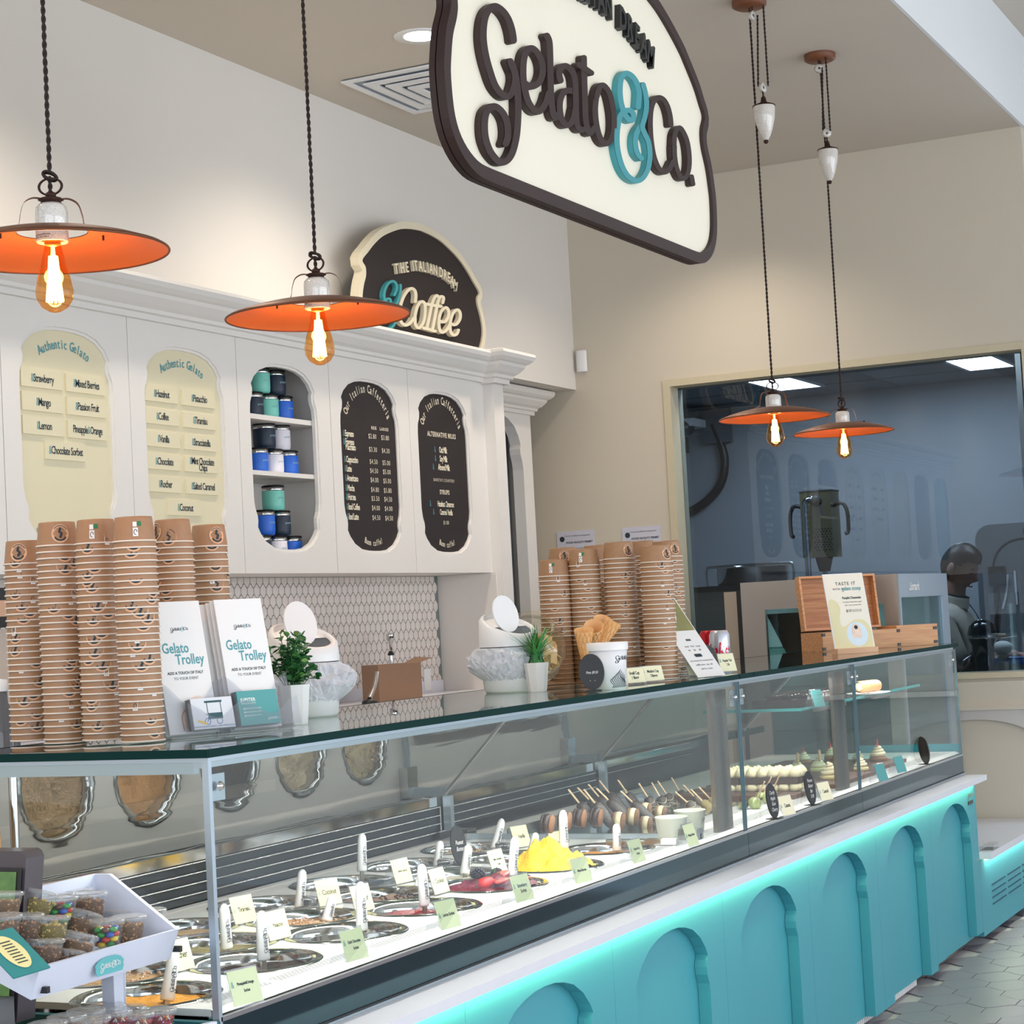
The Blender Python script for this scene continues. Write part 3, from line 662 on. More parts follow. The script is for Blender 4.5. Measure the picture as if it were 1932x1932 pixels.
# ------------------------------------------------------------------ backsplash tiles
M_btile = pbr('glazed_tile', (228, 219, 212), 0.25, scale=8, var=0.05)
TW2, HS2, TP2 = 0.0424, 0.0235, 0.0165
ht = hex_pts(TW2 - 0.0046, HS2 - 0.002, TP2 - 0.0015, 4); nh = len(ht)
b_ = MB(); b_.add([(x, 0.0, z) for x, z in ht] + [(x, 0.004, z) for x, z in ht], [tuple(range(nh))] + [(i, (i + 1) % nh, nh + (i + 1) % nh, nh + i) for i in range(nh)])
btm = fixn(mesh_of(b_, 'tile', M_btile)); rest = MB(); cnt = 0
part('grout', MB().box(4.0, 7.655, YB - 0.003, YB - 0.0005, 0.92, CB - 0.001), pbr('grey_grout', (120, 130, 128), 0.8), wall_back)
for r in range(0, 18):
    z = CB - 0.012 - r * (HS2 + TP2)
    for c in range(0, 90):
        x = 7.64 - c * TW2 - (TW2 / 2 if r % 2 else 0)
        if x < 4.02 or z < 0.95 or x > 7.635: continue
        if x > 5.62 and z > 1.22 and cnt < 300 and z < CB - 0.02 and (x < 6.35 or z > 1.32): o = bpy.data.objects.new('tile', btm); link(o, wall_back); o.location = (x, YB - 0.0075, z); cnt += 1
        else:
            zz = min(1.0, 1.0); rest.add([(x + px_, YB - 0.0075, min(z + pz_, CB - 0.002)) for px_, pz_ in ht] + [(x + px_, YB - 0.0035, min(z + pz_, CB - 0.002)) for px_, pz_ in ht], [tuple(range(nh))] + [(i, (i + 1) % nh, nh + (i + 1) % nh, nh + i) for i in range(nh)])
part('tiling', rest, M_btile, wall_back, kind='stuff')
struct('wall_return', MB().box(7.656, 7.6685, 3.83, YB, 0, CB - 0.001), M_wall)
# ------------------------------------------------------------------ counter front (teal, arched)
arch_h = [(0.25, 0.031), (0.25, 0.40), (0.248, 0.42), (0.236, 0.445), (0.234, 0.465), (0.238, 0.482), (0.248, 0.495), (0.235, 0.515), (0.20, 0.548), (0.15, 0.576), (0.10, 0.590), (0.05, 0.598), (0, 0.60)]
AX = [2.44, 3.185, 3.93, 4.68, 5.43, 6.18, 6.92, 7.65]
ct = thing('serving_counter', 'long teal counter base with a row of arched recesses under the glass display case', 'counter', (5.0, YP, 0))
E_ = [2.07, 2.81, 3.555, 4.305, 5.055, 5.805, 6.55, 7.275, 8.0]
for i, cx in enumerate(AX):
    zb = 0.031 if i < 7 else 0.052
    hole = [(max(min(p[0], 99), 0), p[1] if p[1] > 0.04 else zb + 0.0) for p in mirror_shape(cx, arch_h)]
    rect = [(E_[i] + 0.0006, zb), (cx - 0.25, zb)] + [p for p in mirror_shape(cx, arch_h)[::-1] if p[1] > 0.04] + [(cx + 0.25, zb), (E_[i + 1] - 0.0006, zb), (E_[i + 1] - 0.0006, 0.655), (E_[i] + 0.0006, 0.655)]
    part('arched_panel', MB().poly(rect, [], 0.0, 0.034, XZ(YP)), M_teal, ct, world=True)
part('backing_panel', MB().box(2.07, 8.0, YP + 0.035, YP + 0.05, 0.031, 0.655), M_teal, ct, world=True)
part('end_panel', MB().box(8.0005, 8.018, YP, 2.85, 0.05, 0.655), M_teal, ct, world=True)
part('worktop', MB().box(2.0, 8.03, YS, 2.0, 0.658, 0.679), M_slab, ct, world=True)
part('kick_board', MB().box(2.07, 7.98, YP + 0.06, YP + 0.08, 0, 0.05), M_steel, ct, world=True)
gr = MB()
for k in range(56): gr.box(5.9 + k * 0.022, 5.9 + k * 0.022 + 0.011, YP + 0.045, YP + 0.058, 0.004, 0.052)
part('kick_grille', gr, M_whitep, ct, world=True, kind='stuff')
part('led_strip', MB().box(2.1, 7.98, YP - 0.020, YP - 0.010, 0.651, 0.6575), emis('led_glow', (232, 255, 180), 3.0), ct, world=True)
arealight('counter_led', (5.04, YP - 0.016, 0.650), (0, 0, 0), 5.9, 0.012, 6, (0.9, 1.0, 0.55))
tp = MB(); text(tp, 'g', fY(7.905, YP - 0.006, 0.607), 0.05, ext=0.004, bold=0.002)
bz = MB(); brand_print(bz, bz, fY(7.925, YP - 0.004, 0.605), 0.10)
part('brass_badge', bz, pbr('brass', (206, 140, 70), 0.2, 1.0), ct, world=True)
part('badge_plate', MB().box(7.885, 7.965, YP - 0.003, YP - 0.0005, 0.572, 0.585), pbr('bronze', (96, 78, 66), 0.3, 1.0), ct, world=True)
# low counter at the far end
lc = thing('low_counter', 'low teal counter with white stone top and vent slots at the far end', 'counter', (8.64, YP, 0))
part('body', MB().box(8.019, XW - 0.036, YP, YP + 0.10, 0.03, 0.337), M_teal, lc, world=True)
part('worktop', MB().box(8.019, XW - 0.037, YS, 2.62, 0.340, 0.3675), M_slab, lc, world=True)
part('side_panel', MB().box(8.019, 8.04, YP + 0.101, 2.6, 0.03, 0.337), M_teal, lc, world=True)
for r in range(4):
    for c in range(3):
        p = MB(); x0 = 8.20 + c * 0.30; p.box(x0, x0 + 0.26, YP - 0.0015, YP - 0.0003, 0.13 + r * 0.026, 0.137 + r * 0.026); part('vent_slot', p, pbr('slot_shadow', (22, 84, 100), 0.7), lc, world=True)
part('led_strip', MB().box(8.05, XW - 0.05, YP - 0.020, YP - 0.010, 0.333, 0.3395), emis('led_glow', (232, 255, 180), 3.0), lc, world=True)
arealight('low_counter_led', (8.65, YP - 0.016, 0.330), (0, 0, 0), 1.1, 0.012, 1.5, (0.93, 1.0, 0.78))
tb = thing('clear_block', 'small clear plastic block on the near corner of the low white counter top', 'block', (8.10, YS + 0.03, 0.3675))
part('block_body', MB().box(-0.02, 0.09, -0.025, 0.03, 0, 0.016).box(0.02, 0.09, -0.02, 0.02, 0.016, 0.022), M_acryl, tb)
# ------------------------------------------------------------------ refrigerated display case
X0, XJ1, XJ2, X1 = 2.79, 5.455, 6.63, 8.095
dc = thing('display_case', 'long glass refrigerated gelato and pastry display case on the teal counter', 'display case', (5.4, 2.2, 0.68))
DP = lambda nm, mb, m, **k: part(nm, mb, m, dc, world=True, **k)
for a, b in ((X0, XJ1 - 0.001), (XJ1 + 0.001, XJ2 - 0.001), (XJ2 + 0.001, X1)):
    DP('front_band', MB().box(a, b, YC - 0.004, YC + 0.03, 0.6845, 0.752), pbr('reflect_tint_steel', (66, 90, 96), 0.08, 1.0, scale=4, var=0.08))  # teal of the room's reflection put into the steel's base colour
    DP('lower_rail', MB().box(a, b, YC - 0.012, YC + 0.02, 0.6792, 0.6835), M_alu)
DP('black_gasket', MB().box(X0, X1, YC - 0.006, YC - 0.0045, 0.6835, 0.6865), M_dark)
DP('front_sill', MB().box(X0, X1, YC - 0.006, YC + 0.02, 0.7525, 0.760), M_steelp)
for a, b in ((X0 + 0.004, XJ1 - 0.008), (XJ1 + 0.008, XJ2 - 0.008), (XJ2 + 0.008, X1)):
    DP('front_pane', MB().box(a, b, YC, YC + 0.006, 0.7605, 1.188), M_glass)
    DP('pane_edge', MB().box(a - 0.003, a, YC - 0.001, YC + 0.007, 0.7605, 1.188).box(b, b + 0.003, YC - 0.001, YC + 0.007, 0.7605, 1.188), pbr('pane_edge', (96, 128, 140), 0.15), kind='stuff')
DP('end_pane', MB().box(X0 - 0.003, X0 + 0.003, YC + 0.008, 2.52, 0.7605, 1.188), M_glass)
DP('end_pane', MB().box(X1 - 0.006, X1, YC + 0.008, 2.52, 0.7605, 1.188), M_glass)
DP('corner_post', MB().box(X0 - 0.006, X0 + 0.004, YC - 0.006, YC + 0.007, 0.69, 1.196), M_alu)
DP('rear_post', MB().tube([(X0 + 0.02, 2.40, 0.76), (X0 + 0.02, 2.40, 1.19)], 0.008), M_steelp)
DP('top_rail', MB().box(X0, X1, YC + 0.008, YC + 0.028, 1.178, 1.196), M_alu)
DP('end_rail', MB().box(X0 + 0.004, X0 + 0.018, YC + 0.03, 2.42, 1.168, 1.196), M_alu)
DP('rear_rail', MB().box(X0, X1, 2.50, 2.53, 1.172, 1.196), M_alu)
for a, b in ((X0 - 0.012, 5.435), (5.44, 5.56), (5.565, 6.62), (6.625, X1 + 0.01)):
    DP('glass_top', MB().box(a + 0.001, b - 0.001, 1.952, 2.545, 1.1965, 1.2105), M_topglass)
    DP('top_edge', MB().box(a, b, 1.9495, 1.952, 1.1965, ZT), M_glassedge)
    DP('rear_edge', MB().box(a, b, 2.545, 2.548, 1.1965, ZT), M_glassedge)
DP('end_edge', MB().box(X0 - 0.016, X0 - 0.013, 1.9495, 2.548, 1.1965, ZT), M_glassedge)
DP('end_edge', MB().box(X1 + 0.011, X1 + 0.014, 1.9495, 2.548, 1.1965, ZT), M_glassedge)
# steel pillars behind the joints, bolts
for xj in (XJ1, XJ2): DP('pillar', MB().box(xj - 0.15, xj - 0.02, YC + 0.032, YC + 0.045, 0.7605, 1.170), pbr('pillar_steel', (142, 136, 128), 0.22, 1.0, scale=5, var=0.15, aniso=(1, 1, 0.3)))
for x in (X0 + 0.035, XJ1 - 0.03, XJ1 + 0.035, XJ2 - 0.03, XJ2 + 0.03, X1 - 0.05):
    DP('bolt_plate', MB().box(x - 0.024, x + 0.024, YC + 0.0065, YC + 0.0078, 1.120, 1.166), M_alu)
    DP('bolt', MB().lathe([(0.0005, -0.006), (0.006, -0.005), (0.008, -0.001), (0.0085, 0.0)], 14, mat=Matrix.Translation((x, YC - 0.0005, 1.145)) @ Matrix.Rotation(-PI / 2, 4, 'X')), M_chrome)
# deck with pan openings
ZD = 0.770; PR = 0.126
PANS = [(2.885, 2.18), (3.225, 2.18), (3.565, 2.18), (3.905, 2.18), (4.255, 2.18), (4.59, 2.18), (4.935, 2.18),
        (3.055, 2.39), (3.395, 2.39), (3.735, 2.39), (4.08, 2.39), (4.42, 2.39), (4.765, 2.39),
        (3.225, 2.60), (3.565, 2.60), (3.905, 2.60), (4.255, 2.60), (4.59, 2.60), (4.935, 2.60), (2.885, 2.60)]
circ = lambda cx, cy, r, n=28: [(cx + r * math.cos(2 * PI * k / n), cy + r * math.sin(2 * PI * k / n)) for k in range(n)]
XYf = lambda Z: (lambda u, v, d: (u, v, Z - d))
DP('gelato_deck', MB().poly([(X0 + 0.012, 1.985), (5.15, 1.985), (5.15, 2.80), (X0 + 0.012, 2.80)], [circ(a, b, PR - 0.006) for a, b in PANS], 0, 0.012, XYf(ZD)), M_white)
DP('case_body', MB().box(X0 + 0.02, 7.98, 2.02, 2.85, 0.02, 0.59), M_steel)
DP('front_slope', MB().add([(X0 + 0.012, 1.969, 0.762), (X1 - 0.01, 1.969, 0.762), (X1 - 0.01, 1.985, ZD), (X0 + 0.012, 1.985, ZD)], [(0, 1, 2, 3)]), M_white)
DP('pastry_deck', MB().box(5.151, X1 - 0.008, 1.985, 2.80, ZD - 0.012, ZD), M_white)
DP('tub_floor', MB().box(X0 + 0.012, X1 - 0.01, 1.985, 2.80, 0.60, 0.61), M_steel)
DP('air_slot', MB().poly([], [], 0, None, XYf(0)) if False else MB().box(0, 0.001, 0, 0.001, 0, 0.001), M_dark) if False else None
sl = MB()
for i in range(int((5.12 - 2.85) / 0.0125)):
    x = 2.85 + i * 0.0125
    for j in range(6):
        if (x % 0.34) > 0.315: continue
        o_ = 0.004 if j % 2 else 0; sl.add([(x + o_, 2.012 + j * 0.0062, ZD + 0.0004), (x + o_ + 0.0095, 2.012 + j * 0.0062, ZD + 0.0004), (x + o_ + 0.0095, 2.0147 + j * 0.0062, ZD + 0.0004), (x + o_, 2.0147 + j * 0.0062, ZD + 0.0004)], [(0, 1, 2, 3)])
for i in range(int((8.0 - 5.2) / 0.02)):
    x = 5.2 + i * 0.02
    if (x % 1.2) > 1.14: continue
    for j in range(4): sl.add([(x + (0.008 if j % 2 else 0), 2.004 + j * 0.014, ZD + 0.0004), (x + 0.013 + (0.008 if j % 2 else 0), 2.004 + j * 0.014, ZD + 0.0004), (x + 0.013 + (0.008 if j % 2 else 0), 2.011 + j * 0.014, ZD + 0.0004), (x + (0.008 if j % 2 else 0), 2.011 + j * 0.014, ZD + 0.0004)], [(0, 1, 2, 3)])
DP('air_slots', sl, pbr('slot_grey', (110, 114, 122), 0.6), kind='stuff', fix=False)
# rear grille, steel band, tilted mirror glass
DP('rear_vent', MB().box(X0 + 0.012, 5.15, 2.805, 2.82, 0.772, 0.868), M_darkgrill)
for k in range(4): DP('vent_wire', MB().tube([(X0 + 0.012, 2.798, 0.793 + k * 0.024), (5.14, 2.798, 0.793 + k * 0.024)], 0.0022, 6), M_chrome)
DP('vent_wire', MB().tube([(5.143, 2.797, 0.775), (5.143, 2.797, 0.868)], 0.0025, 6), M_chrome)
DP('rear_band', MB().box(X0 + 0.012, X1 - 0.01, 2.80, 2.812, 0.869, 0.896), M_steelp)
DP('rear_vent', MB().box(5.18, 6.28, 2.805, 2.82, 0.80, 0.868), M_darkgrill)
for k in range(3): DP('vent_wire', MB().tube([(5.18, 2.798, 0.812 + k * 0.024), (6.28, 2.798, 0.812 + k * 0.024)], 0.0022, 6), M_chrome)
DP('rear_vent', MB().box(6.33, 7.2, 2.805, 2.82, 0.84, 0.93), M_darkgrill)
for k in range(4): DP('vent_wire', MB().tube([(6.33, 2.798, 0.85 + k * 0.022), (7.2, 2.798, 0.85 + k * 0.022)], 0.0022, 6), M_chrome)
M_mir = bpy.data.materials.new('mirror_glass'); M_mir.use_nodes = True
_n = M_mir.node_tree.nodes; _l = M_mir.node_tree.links; _p = _n['Principled BSDF']
_g = _n.new('ShaderNodeBsdfGlossy'); _g.inputs[0].default_value = (0.62, 0.63, 0.62, 1); _g.inputs['Roughness'].default_value = 0.02
_t = _n.new('ShaderNodeBsdfTransparent'); _t.inputs[0].default_value = (0.7, 0.72, 0.72, 1); _x = _n.new('ShaderNodeMixShader'); _x.inputs[0].default_value = 0.72
_z = _n.new('ShaderNodeTexNoise'); _z.inputs['Scale'].default_value = 3; _b = _n.new('ShaderNodeBump'); _b.inputs['Strength'].default_value = 0.05; _b.inputs['Distance'].default_value = 0.05
_l.new(_z.outputs['Fac'], _b.inputs['Height']); _l.new(_b.outputs[0], _g.inputs['Normal'])
_l.new(_t.outputs[0], _x.inputs[1]); _l.new(_g.outputs[0], _x.inputs[2]); _l.new(_x.outputs[0], _n['Material Output'].inputs[0])
for a, b in ((X0 + 0.015, 5.155), (5.165, 6.30), (6.31, X1 - 0.3)):
    DP('tilted_pane', MB().add([(a, 2.79, 0.897), (b, 2.79, 0.897), (b, 2.52, 1.17), (a, 2.52, 1.17)], [(0, 1, 2, 3)]), M_mir, fix=False)
    DP('pane_seam', MB().tube([(b, 2.787, 0.897), (b, 2.517, 1.17)], 0.004, 6), M_steelp)
DP('service_wall', MB().box(X0 + 0.012, X1 - 0.3, 2.90, 2.91, 0.62, 1.15), pbr('service_side', (70, 72, 74), 0.6))
# cross partitions of glass
for px_ in (5.16, 6.30):
    DP('partition_pane', MB().add([(px_, 1.985, 0.785), (px_, 2.79, 0.785), (px_, 2.77, 0.90), (px_, 2.52, 1.165), (px_, 1.985, 1.165)], [(0, 1, 2, 3, 4)]), M_glass, fix=False)
    DP('partition_rail', MB().box(px_ - 0.006, px_ + 0.006, 1.99, 2.79, 0.7705, 0.785), M_alu)
    DP('partition_post', MB().box(px_ - 0.01, px_ + 0.01, 2.765, 2.79, 0.771, 0.897), M_alu)
    DP('partition_foot', MB().box(px_ - 0.04, px_ + 0.02, 2.70, 2.79, 0.7705, 0.80), M_steelp)
    DP('partition_foot', MB().box(px_ - 0.03, px_ + 0.02, 1.99, 2.06, 0.7705, 0.80), M_steelp)
# end cap in teal
DP('end_cap', MB().box(X0 - 0.02, X0 - 0.004, YC - 0.006, 2.8, 0.0, 0.755), pbr('dark_teal', (14, 94, 100), 0.4))
DP('end_cap', MB().box(X1 + 0.001, X1 + 0.012, YC + 0.002, 2.4, 0.68, 0.80), pbr('bright_teal', (20, 150, 170), 0.4))
# LED lamps of the case, behind the front rail
DP('case_lamp', MB().box(X0 + 0.02, X1 - 0.02, YC + 0.030, YC + 0.040, 1.186, 1.195), emis('case_led', (255, 252, 244), 4.0))
arealight('case_light', (3.98, 2.06, 1.165), (math.radians(12), 0, 0), 2.2, 0.05, 16, (1.0, 0.98, 0.94))
arealight('case_light', (5.9, 2.06, 1.165), (math.radians(12), 0, 0), 1.3, 0.05, 8, (1.0, 0.98, 0.94))
arealight('case_light', (7.4, 2.06, 1.165), (math.radians(12), 0, 0), 1.2, 0.05, 8, (1.0, 0.98, 0.94))
# ------------------------------------------------------------------ gelato pans
FLV = [('orange gelato', (214, 150, 62), 0.5), ('dark chocolate sorbet', (38, 28, 26), 0.35), ('pale lemon sorbet', (212, 208, 190), 0.4), ('red strawberry sorbet', (128, 28, 34), 0.25), ('berry sorbet topped with strawberries', (112, 26, 48), 0.35), ('yellow mango sorbet', (250, 190, 30), 0.5), ('amber passion fruit sorbet', (196, 130, 40), 0.4),
       ('hazelnut gelato', (196, 160, 120), 0.6), ('pistachio gelato', (150, 140, 100), 0.6), ('salted caramel gelato', (206, 160, 118), 0.6), ('cookie crumb gelato', (150, 126, 112), 0.7), ('pale stracciatella gelato', (222, 216, 190), 0.5), ('milk chocolate gelato', (110, 74, 52), 0.5),
       ('coconut gelato', (190, 186, 176), 0.5), ('creamy coffee gelato', (206, 176, 140), 0.5), ('golden caramel gelato', (226, 170, 110), 0.5), ('dark cream gelato', (90, 84, 80), 0.5), ('vanilla gelato', (226, 210, 180), 0.5), ('pale cream gelato', (220, 206, 170), 0.5), ('peach gelato', (226, 150, 120), 0.5)]
ROWN = ['front row'] * 7 + ['middle row'] * 6 + ['back row'] * 7
panp = None
for i, ((x, y), (fn, fc, rg)) in enumerate(zip(PANS, FLV)):
    lb = 'round steel pan of %s, %s of the gelato deck' % (fn, ROWN[i])
    if panp is None:
        t = panp = thing('gelato_pan', lb, 'pan', (x, y, ZD), group='round gelato pans sunk in the deck')
        pw = part('pan_wall', MB().lathe([(0.112, -0.14), (0.113, -0.02), (0.116, -0.004), (0.122, 0.003), (0.130, 0.004), (0.135, 0.001)], 40), M_steelp, t, fix=False); pan_me = pw.data
    else:
        t = thing('gelato_pan', lb, 'pan', (x, y, ZD), group='round gelato pans sunk in the deck')
        c = bpy.data.objects.new('pan_wall', pan_me); link(c, t)
    lvl = -0.020 if i not in (4, 5) else -0.008
    if i in (2, 13, 15, 17): lvl = -0.034
    f = MB(); N, R_ = (48, 22) if i in (4, 5) else (24, 9)
    vs = []; fs = []
    for a in range(R_ + 1):
        r = 0.1125 * a / R_
        for k in range(N):
            an = 2 * PI * k / N; px_, py_ = r * math.cos(an), r * math.sin(an)
            h = lvl + 0.010 * mnoise.noise(Vector((px_ * 22 + i * 7, py_ * 22, 0))) + 0.006 * mnoise.noise(Vector((px_ * 60 + i * 3, py_ * 60, 3)))
            if i == 5: h += (0.050 * math.exp(-((px_ + 0.01) ** 2 + (py_ - 0.045) ** 2) / 0.0028) + 0.046 * math.exp(-((px_ - 0.005) ** 2 + (py_ + 0.03) ** 2) / 0.004) + 0.02 * math.exp(-((px_ + 0.05) ** 2 + (py_ + 0.0) ** 2) / 0.003)) + 0.022 * mnoise.noise(Vector((px_ * 34, py_ * 34, 9))) * (1 - (r / 0.113) ** 3) + 0.008 * mnoise.noise(Vector((px_ * 90, py_ * 90, 2)))
            if i == 4: h += 0.03 * math.exp(-(px_ ** 2 + py_ ** 2) / 0.006) + 0.010 * mnoise.noise(Vector((px_ * 50, py_ * 50, 5)))
            vs.append((px_, py_, h))
    for a in range(R_):
        for k in range(N): fs.append((a * N + k, a * N + (k + 1) % N, (a + 1) * N + (k + 1) % N, (a + 1) * N + k))
    f.add(vs, fs, True)
    part('gelato', f, pbr('gelato_%s' % fn.replace(' ', '_'), fc, rg, scale=90, var=0.22, bump=0.5, bscale=160, spec=0.4, sss=0.15), t, fix=False)
    if i in (7, 9, 10, 18):
        cr = MB(); rr = random.Random(i)
        for k in range(90):
            an = rr.uniform(0, 2 * PI); r = 0.105 * math.sqrt(rr.random()); s_ = rr.uniform(0.002, 0.005)
            cr.ball((r * math.cos(an), r * math.sin(an), lvl + 0.008), s_, 5, 3, (1, 1, 0.7))
        part('crumbs', cr, pbr('crumbs_%d' % (i == 10), (206, 176, 150) if i != 10 else (70, 52, 48), 0.8, scale=80, var=0.4), t, kind='stuff')
BX, BY = PANS[4]
def berry(cx, cy, z, lb):
    t = thing('blackberry', lb, 'blackberry', (cx, cy, z), rz=random.uniform(0, 3), group='blackberries on the berry sorbet'); m = MB(); rr = random.Random(int(cx * 1000))
    for k in range(46):
        g = k * 2.39996; zz = 1 - 2 * (k + 0.5) / 46; r = math.sqrt(1 - zz * zz)
        m.ball((0.017 * r * math.cos(g), 0.012 * r * math.sin(g), 0.011 * zz), 0.0034, 6, 4)
    part('drupelets', m, pbr('blackberry_black', (26, 20, 38), 0.22, coat=0.4), t, kind='stuff'); return t
for k, (ax, ay, pz, lb) in enumerate(((-0.01, 0.035, 0.030, 'blackberry at the top of the berry sorbet mound'), (0.045, 0.012, 0.022, 'blackberry right of the cut strawberry on the berry sorbet'), (-0.022, -0.085, 0.006, 'blackberry at the front rim of the berry sorbet pan, left'), (0.055, -0.055, 0.008, 'blackberry at the front rim of the berry sorbet pan, right'), (0.085, -0.03, 0.004, 'blackberry by the right edge of the berry sorbet pan'), (0.015, 0.05, 0.026, 'blackberry behind the cut strawberries on the berry sorbet'))):
    berry(BX + ax, BY + ay, ZD + pz, lb)
def strawb(cx, cy, z, cut, lb, rz):
    t = thing('strawberry', lb, 'strawberry', (cx, cy, z), rz=rz, group='strawberries on the berry sorbet'); m = MB(); pr = [(0.0005, 0.024), (0.008, 0.020), (0.016, 0.010), (0.019, -0.002), (0.016, -0.012), (0.006, -0.017), (0.0005, -0.018)]
    m.lathe(pr, 16, mat=Matrix.Rotation(math.radians(75), 4, 'X'), sy=0.8 if not cut else 0.35)
    part('flesh', m, pbr('strawberry_red', (206, 34, 36), 0.3, scale=300, var=0.15, bump=0.3, coat=0.3) if not cut else pbr('strawberry_cut', (236, 104, 96), 0.35, scale=120, var=0.25, coat=0.3), t)
    lf = MB()
    for k in range(5):
        a = k * 1.256; lf.add([(0, 0.018, 0), (0.009 * math.cos(a) + 0.003, 0.022, 0.009 * math.sin(a)), (0.018 * math.cos(a), 0.019, 0.018 * math.sin(a)), (0.009 * math.cos(a + 0.4), 0.022, 0.009 * math.sin(a + 0.4))], [(0, 1, 2, 3)])
    part('leaf_crown', lf, pbr('leaf_green', (58, 120, 52), 0.5, scale=60, var=0.2), t, fix=False); return t
strawb(BX - 0.078, BY - 0.02, ZD + 0.016, False, 'whole strawberry at the left edge of the berry sorbet', 0.6)
strawb(BX - 0.052, BY - 0.05, ZD + 0.018, True, 'cut strawberry half on the left of the berry sorbet', 0.3)
strawb(BX - 0.005, BY - 0.085, ZD + 0.016, True, 'cut strawberry half facing front in the middle of the berry sorbet', -0.5)
strawb(BX + 0.03, BY - 0.01, ZD + 0.022, True, 'small cut strawberry near the spatula in the berry sorbet', 1.3)
# ------------------------------------------------------------------ spatulas
def spatula_proto():
    t = thing('spatula', 'x', 'spatula', group='white handled gelato spatulas')
    hd = MB().lathe([(0.0005, 0.0), (0.0135, 0.0), (0.0150, 0.004), (0.0135, 0.05), (0.0132, 0.092), (0.011, 0.105), (0.006, 0.112), (0.0005, 0.114)], 18, sy=0.8)
    part('handle', hd, M_whitep, t)
    part('blade', MB().box(-0.008, 0.008, -0.002, 0.002, -0.10, 0.0), M_steel, t)
    d = MB(); q = MB(); a = math.radians(-105)
    brand_print(d, q, frame((0.0139 * math.cos(a), 0.0139 * 0.86 * math.sin(a), 0.045), (0, 0, 1), (math.sin(a), -math.cos(a), 0)), 0.062)
    d.add(q.v, q.f); part('logo_print', d, M_ink, t, kind='stuff', fix=False); return t
sp = spatula_proto(); first = True
# pixel of handle foot, pixel of handle top, pan index
SPT = [((497, 1812), (493, 1718), 1, 'in the dark chocolate pan, front row'), ((683, 1755), (680, 1663), 2, 'in the lemon pan, front row'), ((801, 1708), (795, 1630), 3, 'in the red strawberry pan, front row'), ((966, 1655), (972, 1578), 4, 'in the berry pan beside the strawberries'), ((1064, 1600), (1062, 1528), 5, 'stuck upright in the yellow mango mound'),
       ((1164, 1605), (1163, 1554), 6, 'in the passion fruit pan, right end of the front row'), ((428, 1790), (422, 1705), 8, 'in the pistachio pan beside the corner post'), ((616, 1740), (628, 1690), 9, 'leaning in the salted caramel pan'), ((565, 1713), (571, 1640), 14, 'left in the back row behind the price cards'), ((683, 1644), (683, 1572), 15, 'tallest, in the golden caramel pan'),
       ((780, 1705), (797, 1648), 10, 'leaning behind the red strawberry spatula'), ((825, 1636), (831, 1586), 16, 'in the back row left of the black oval sign'), ((877, 1650), (884, 1594), 11, 'in front of the black oval sign'), ((932, 1603), (948, 1545), 17, 'leaning right in the vanilla pan, back row'), ((1000, 1618), (1012, 1572), 12, 'behind the yellow mango mound'), ((315, 1888), (330, 1790), 0, 'nearest, leaning behind the topping trolley')]
for (fx, fy), (tx, ty), pi_, w_ in SPT:
    x, y = PANS[pi_]; Yp = y - 0.02
    a = onY(fx, fy, Yp); b = onY(tx, ty, Yp); dv = (b - a); L = dv.length
    rot = Vector((0, 0, 1)).rotation_difference(dv.normalized()).to_euler()
    lb = 'white gelato spatula %s' % w_
    if first: t = sp; t['label'] = lb; t.location = a; t.rotation_euler = rot; first = False
    else: t = dup(sp, a, lb, rot=rot)
    k = L / 0.114; t.scale = (1, 1, k)
# ------------------------------------------------------------------ flavour cards in acrylic tents
def tent(px, py, Z, txt, label, col='yellow', yaw=0.0, w=0.066, h=0.062, name='price_card', cat='price card', grp='flavour cards in clear tent holders'):
    p = onZ(px, py, Z) if not isinstance(px, float) or px > 20 else Vector((px, py, Z))
    t = thing(name, label, cat, p, rz=yaw, group=grp)
    m = MB()                                                        # inverted V of acrylic
    m.box(-w / 2 - 0.003, w / 2 + 0.003, -0.0010, 0.0006, 0, h + 0.004, mat=Matrix.Rotation(-0.30, 4, 'X'))
    top = Matrix.Rotation(-0.30, 4, 'X') @ Vector((0, 0, h + 0.004))
    m.box(-w / 2 - 0.003, w / 2 + 0.003, -0.0008, 0.0008, -(h + 0.004) * 1.02, 0, mat=Matrix.Translation(top) @ Matrix.Rotation(0.32, 4, 'X'))
    part('holder', m, M_acryl, t)
    cc = {'yellow': (244, 236, 176), 'green': (214, 226, 182), 'teal': (84, 160, 160), 'cream': (240, 234, 200)}[col]
    part('card', MB().box(-w / 2, w / 2, -0.0022, -0.0012, 0.004, h + 0.001, mat=Matrix.Rotation(-0.30, 4, 'X')), pbr('card_' + col, cc, 0.5, scale=12, var=0.04), t)
    if txt:
        lines = txt.split('\n'); d = MB(); q = MB()
        fr = Matrix.Rotation(-0.30, 4, 'X') @ frame((0, -0.0026, h / 2 + 0.002), (1, 0, 0), (0, 0, 1))
        L_ = max([len(q_) for q_ in lines] + [6])
        for k, ln in enumerate(lines):
            sz = min(0.0185, 0.115 / L_); F_ = fr @ Matrix.Translation((0.002, -(k - (len(lines) - 1) / 2) * 0.0125, 0))
            text(d, ln, F_, sz, xs=0.8, bold=0.0002, sp=0.88)
        q = MB(); text(q, '&', fr @ Matrix.Translation((-w / 2 + 0.006, (len(lines) - 1) / 2 * 0.0125, 0)), 0.016, xs=0.7)
        part('flavour_print', d, M_ink if col != 'teal' else M_creamink, t, kind='stuff', fix=False); part('ampersand_print', q, M_tealink, t, kind='stuff', fix=False)
    return t
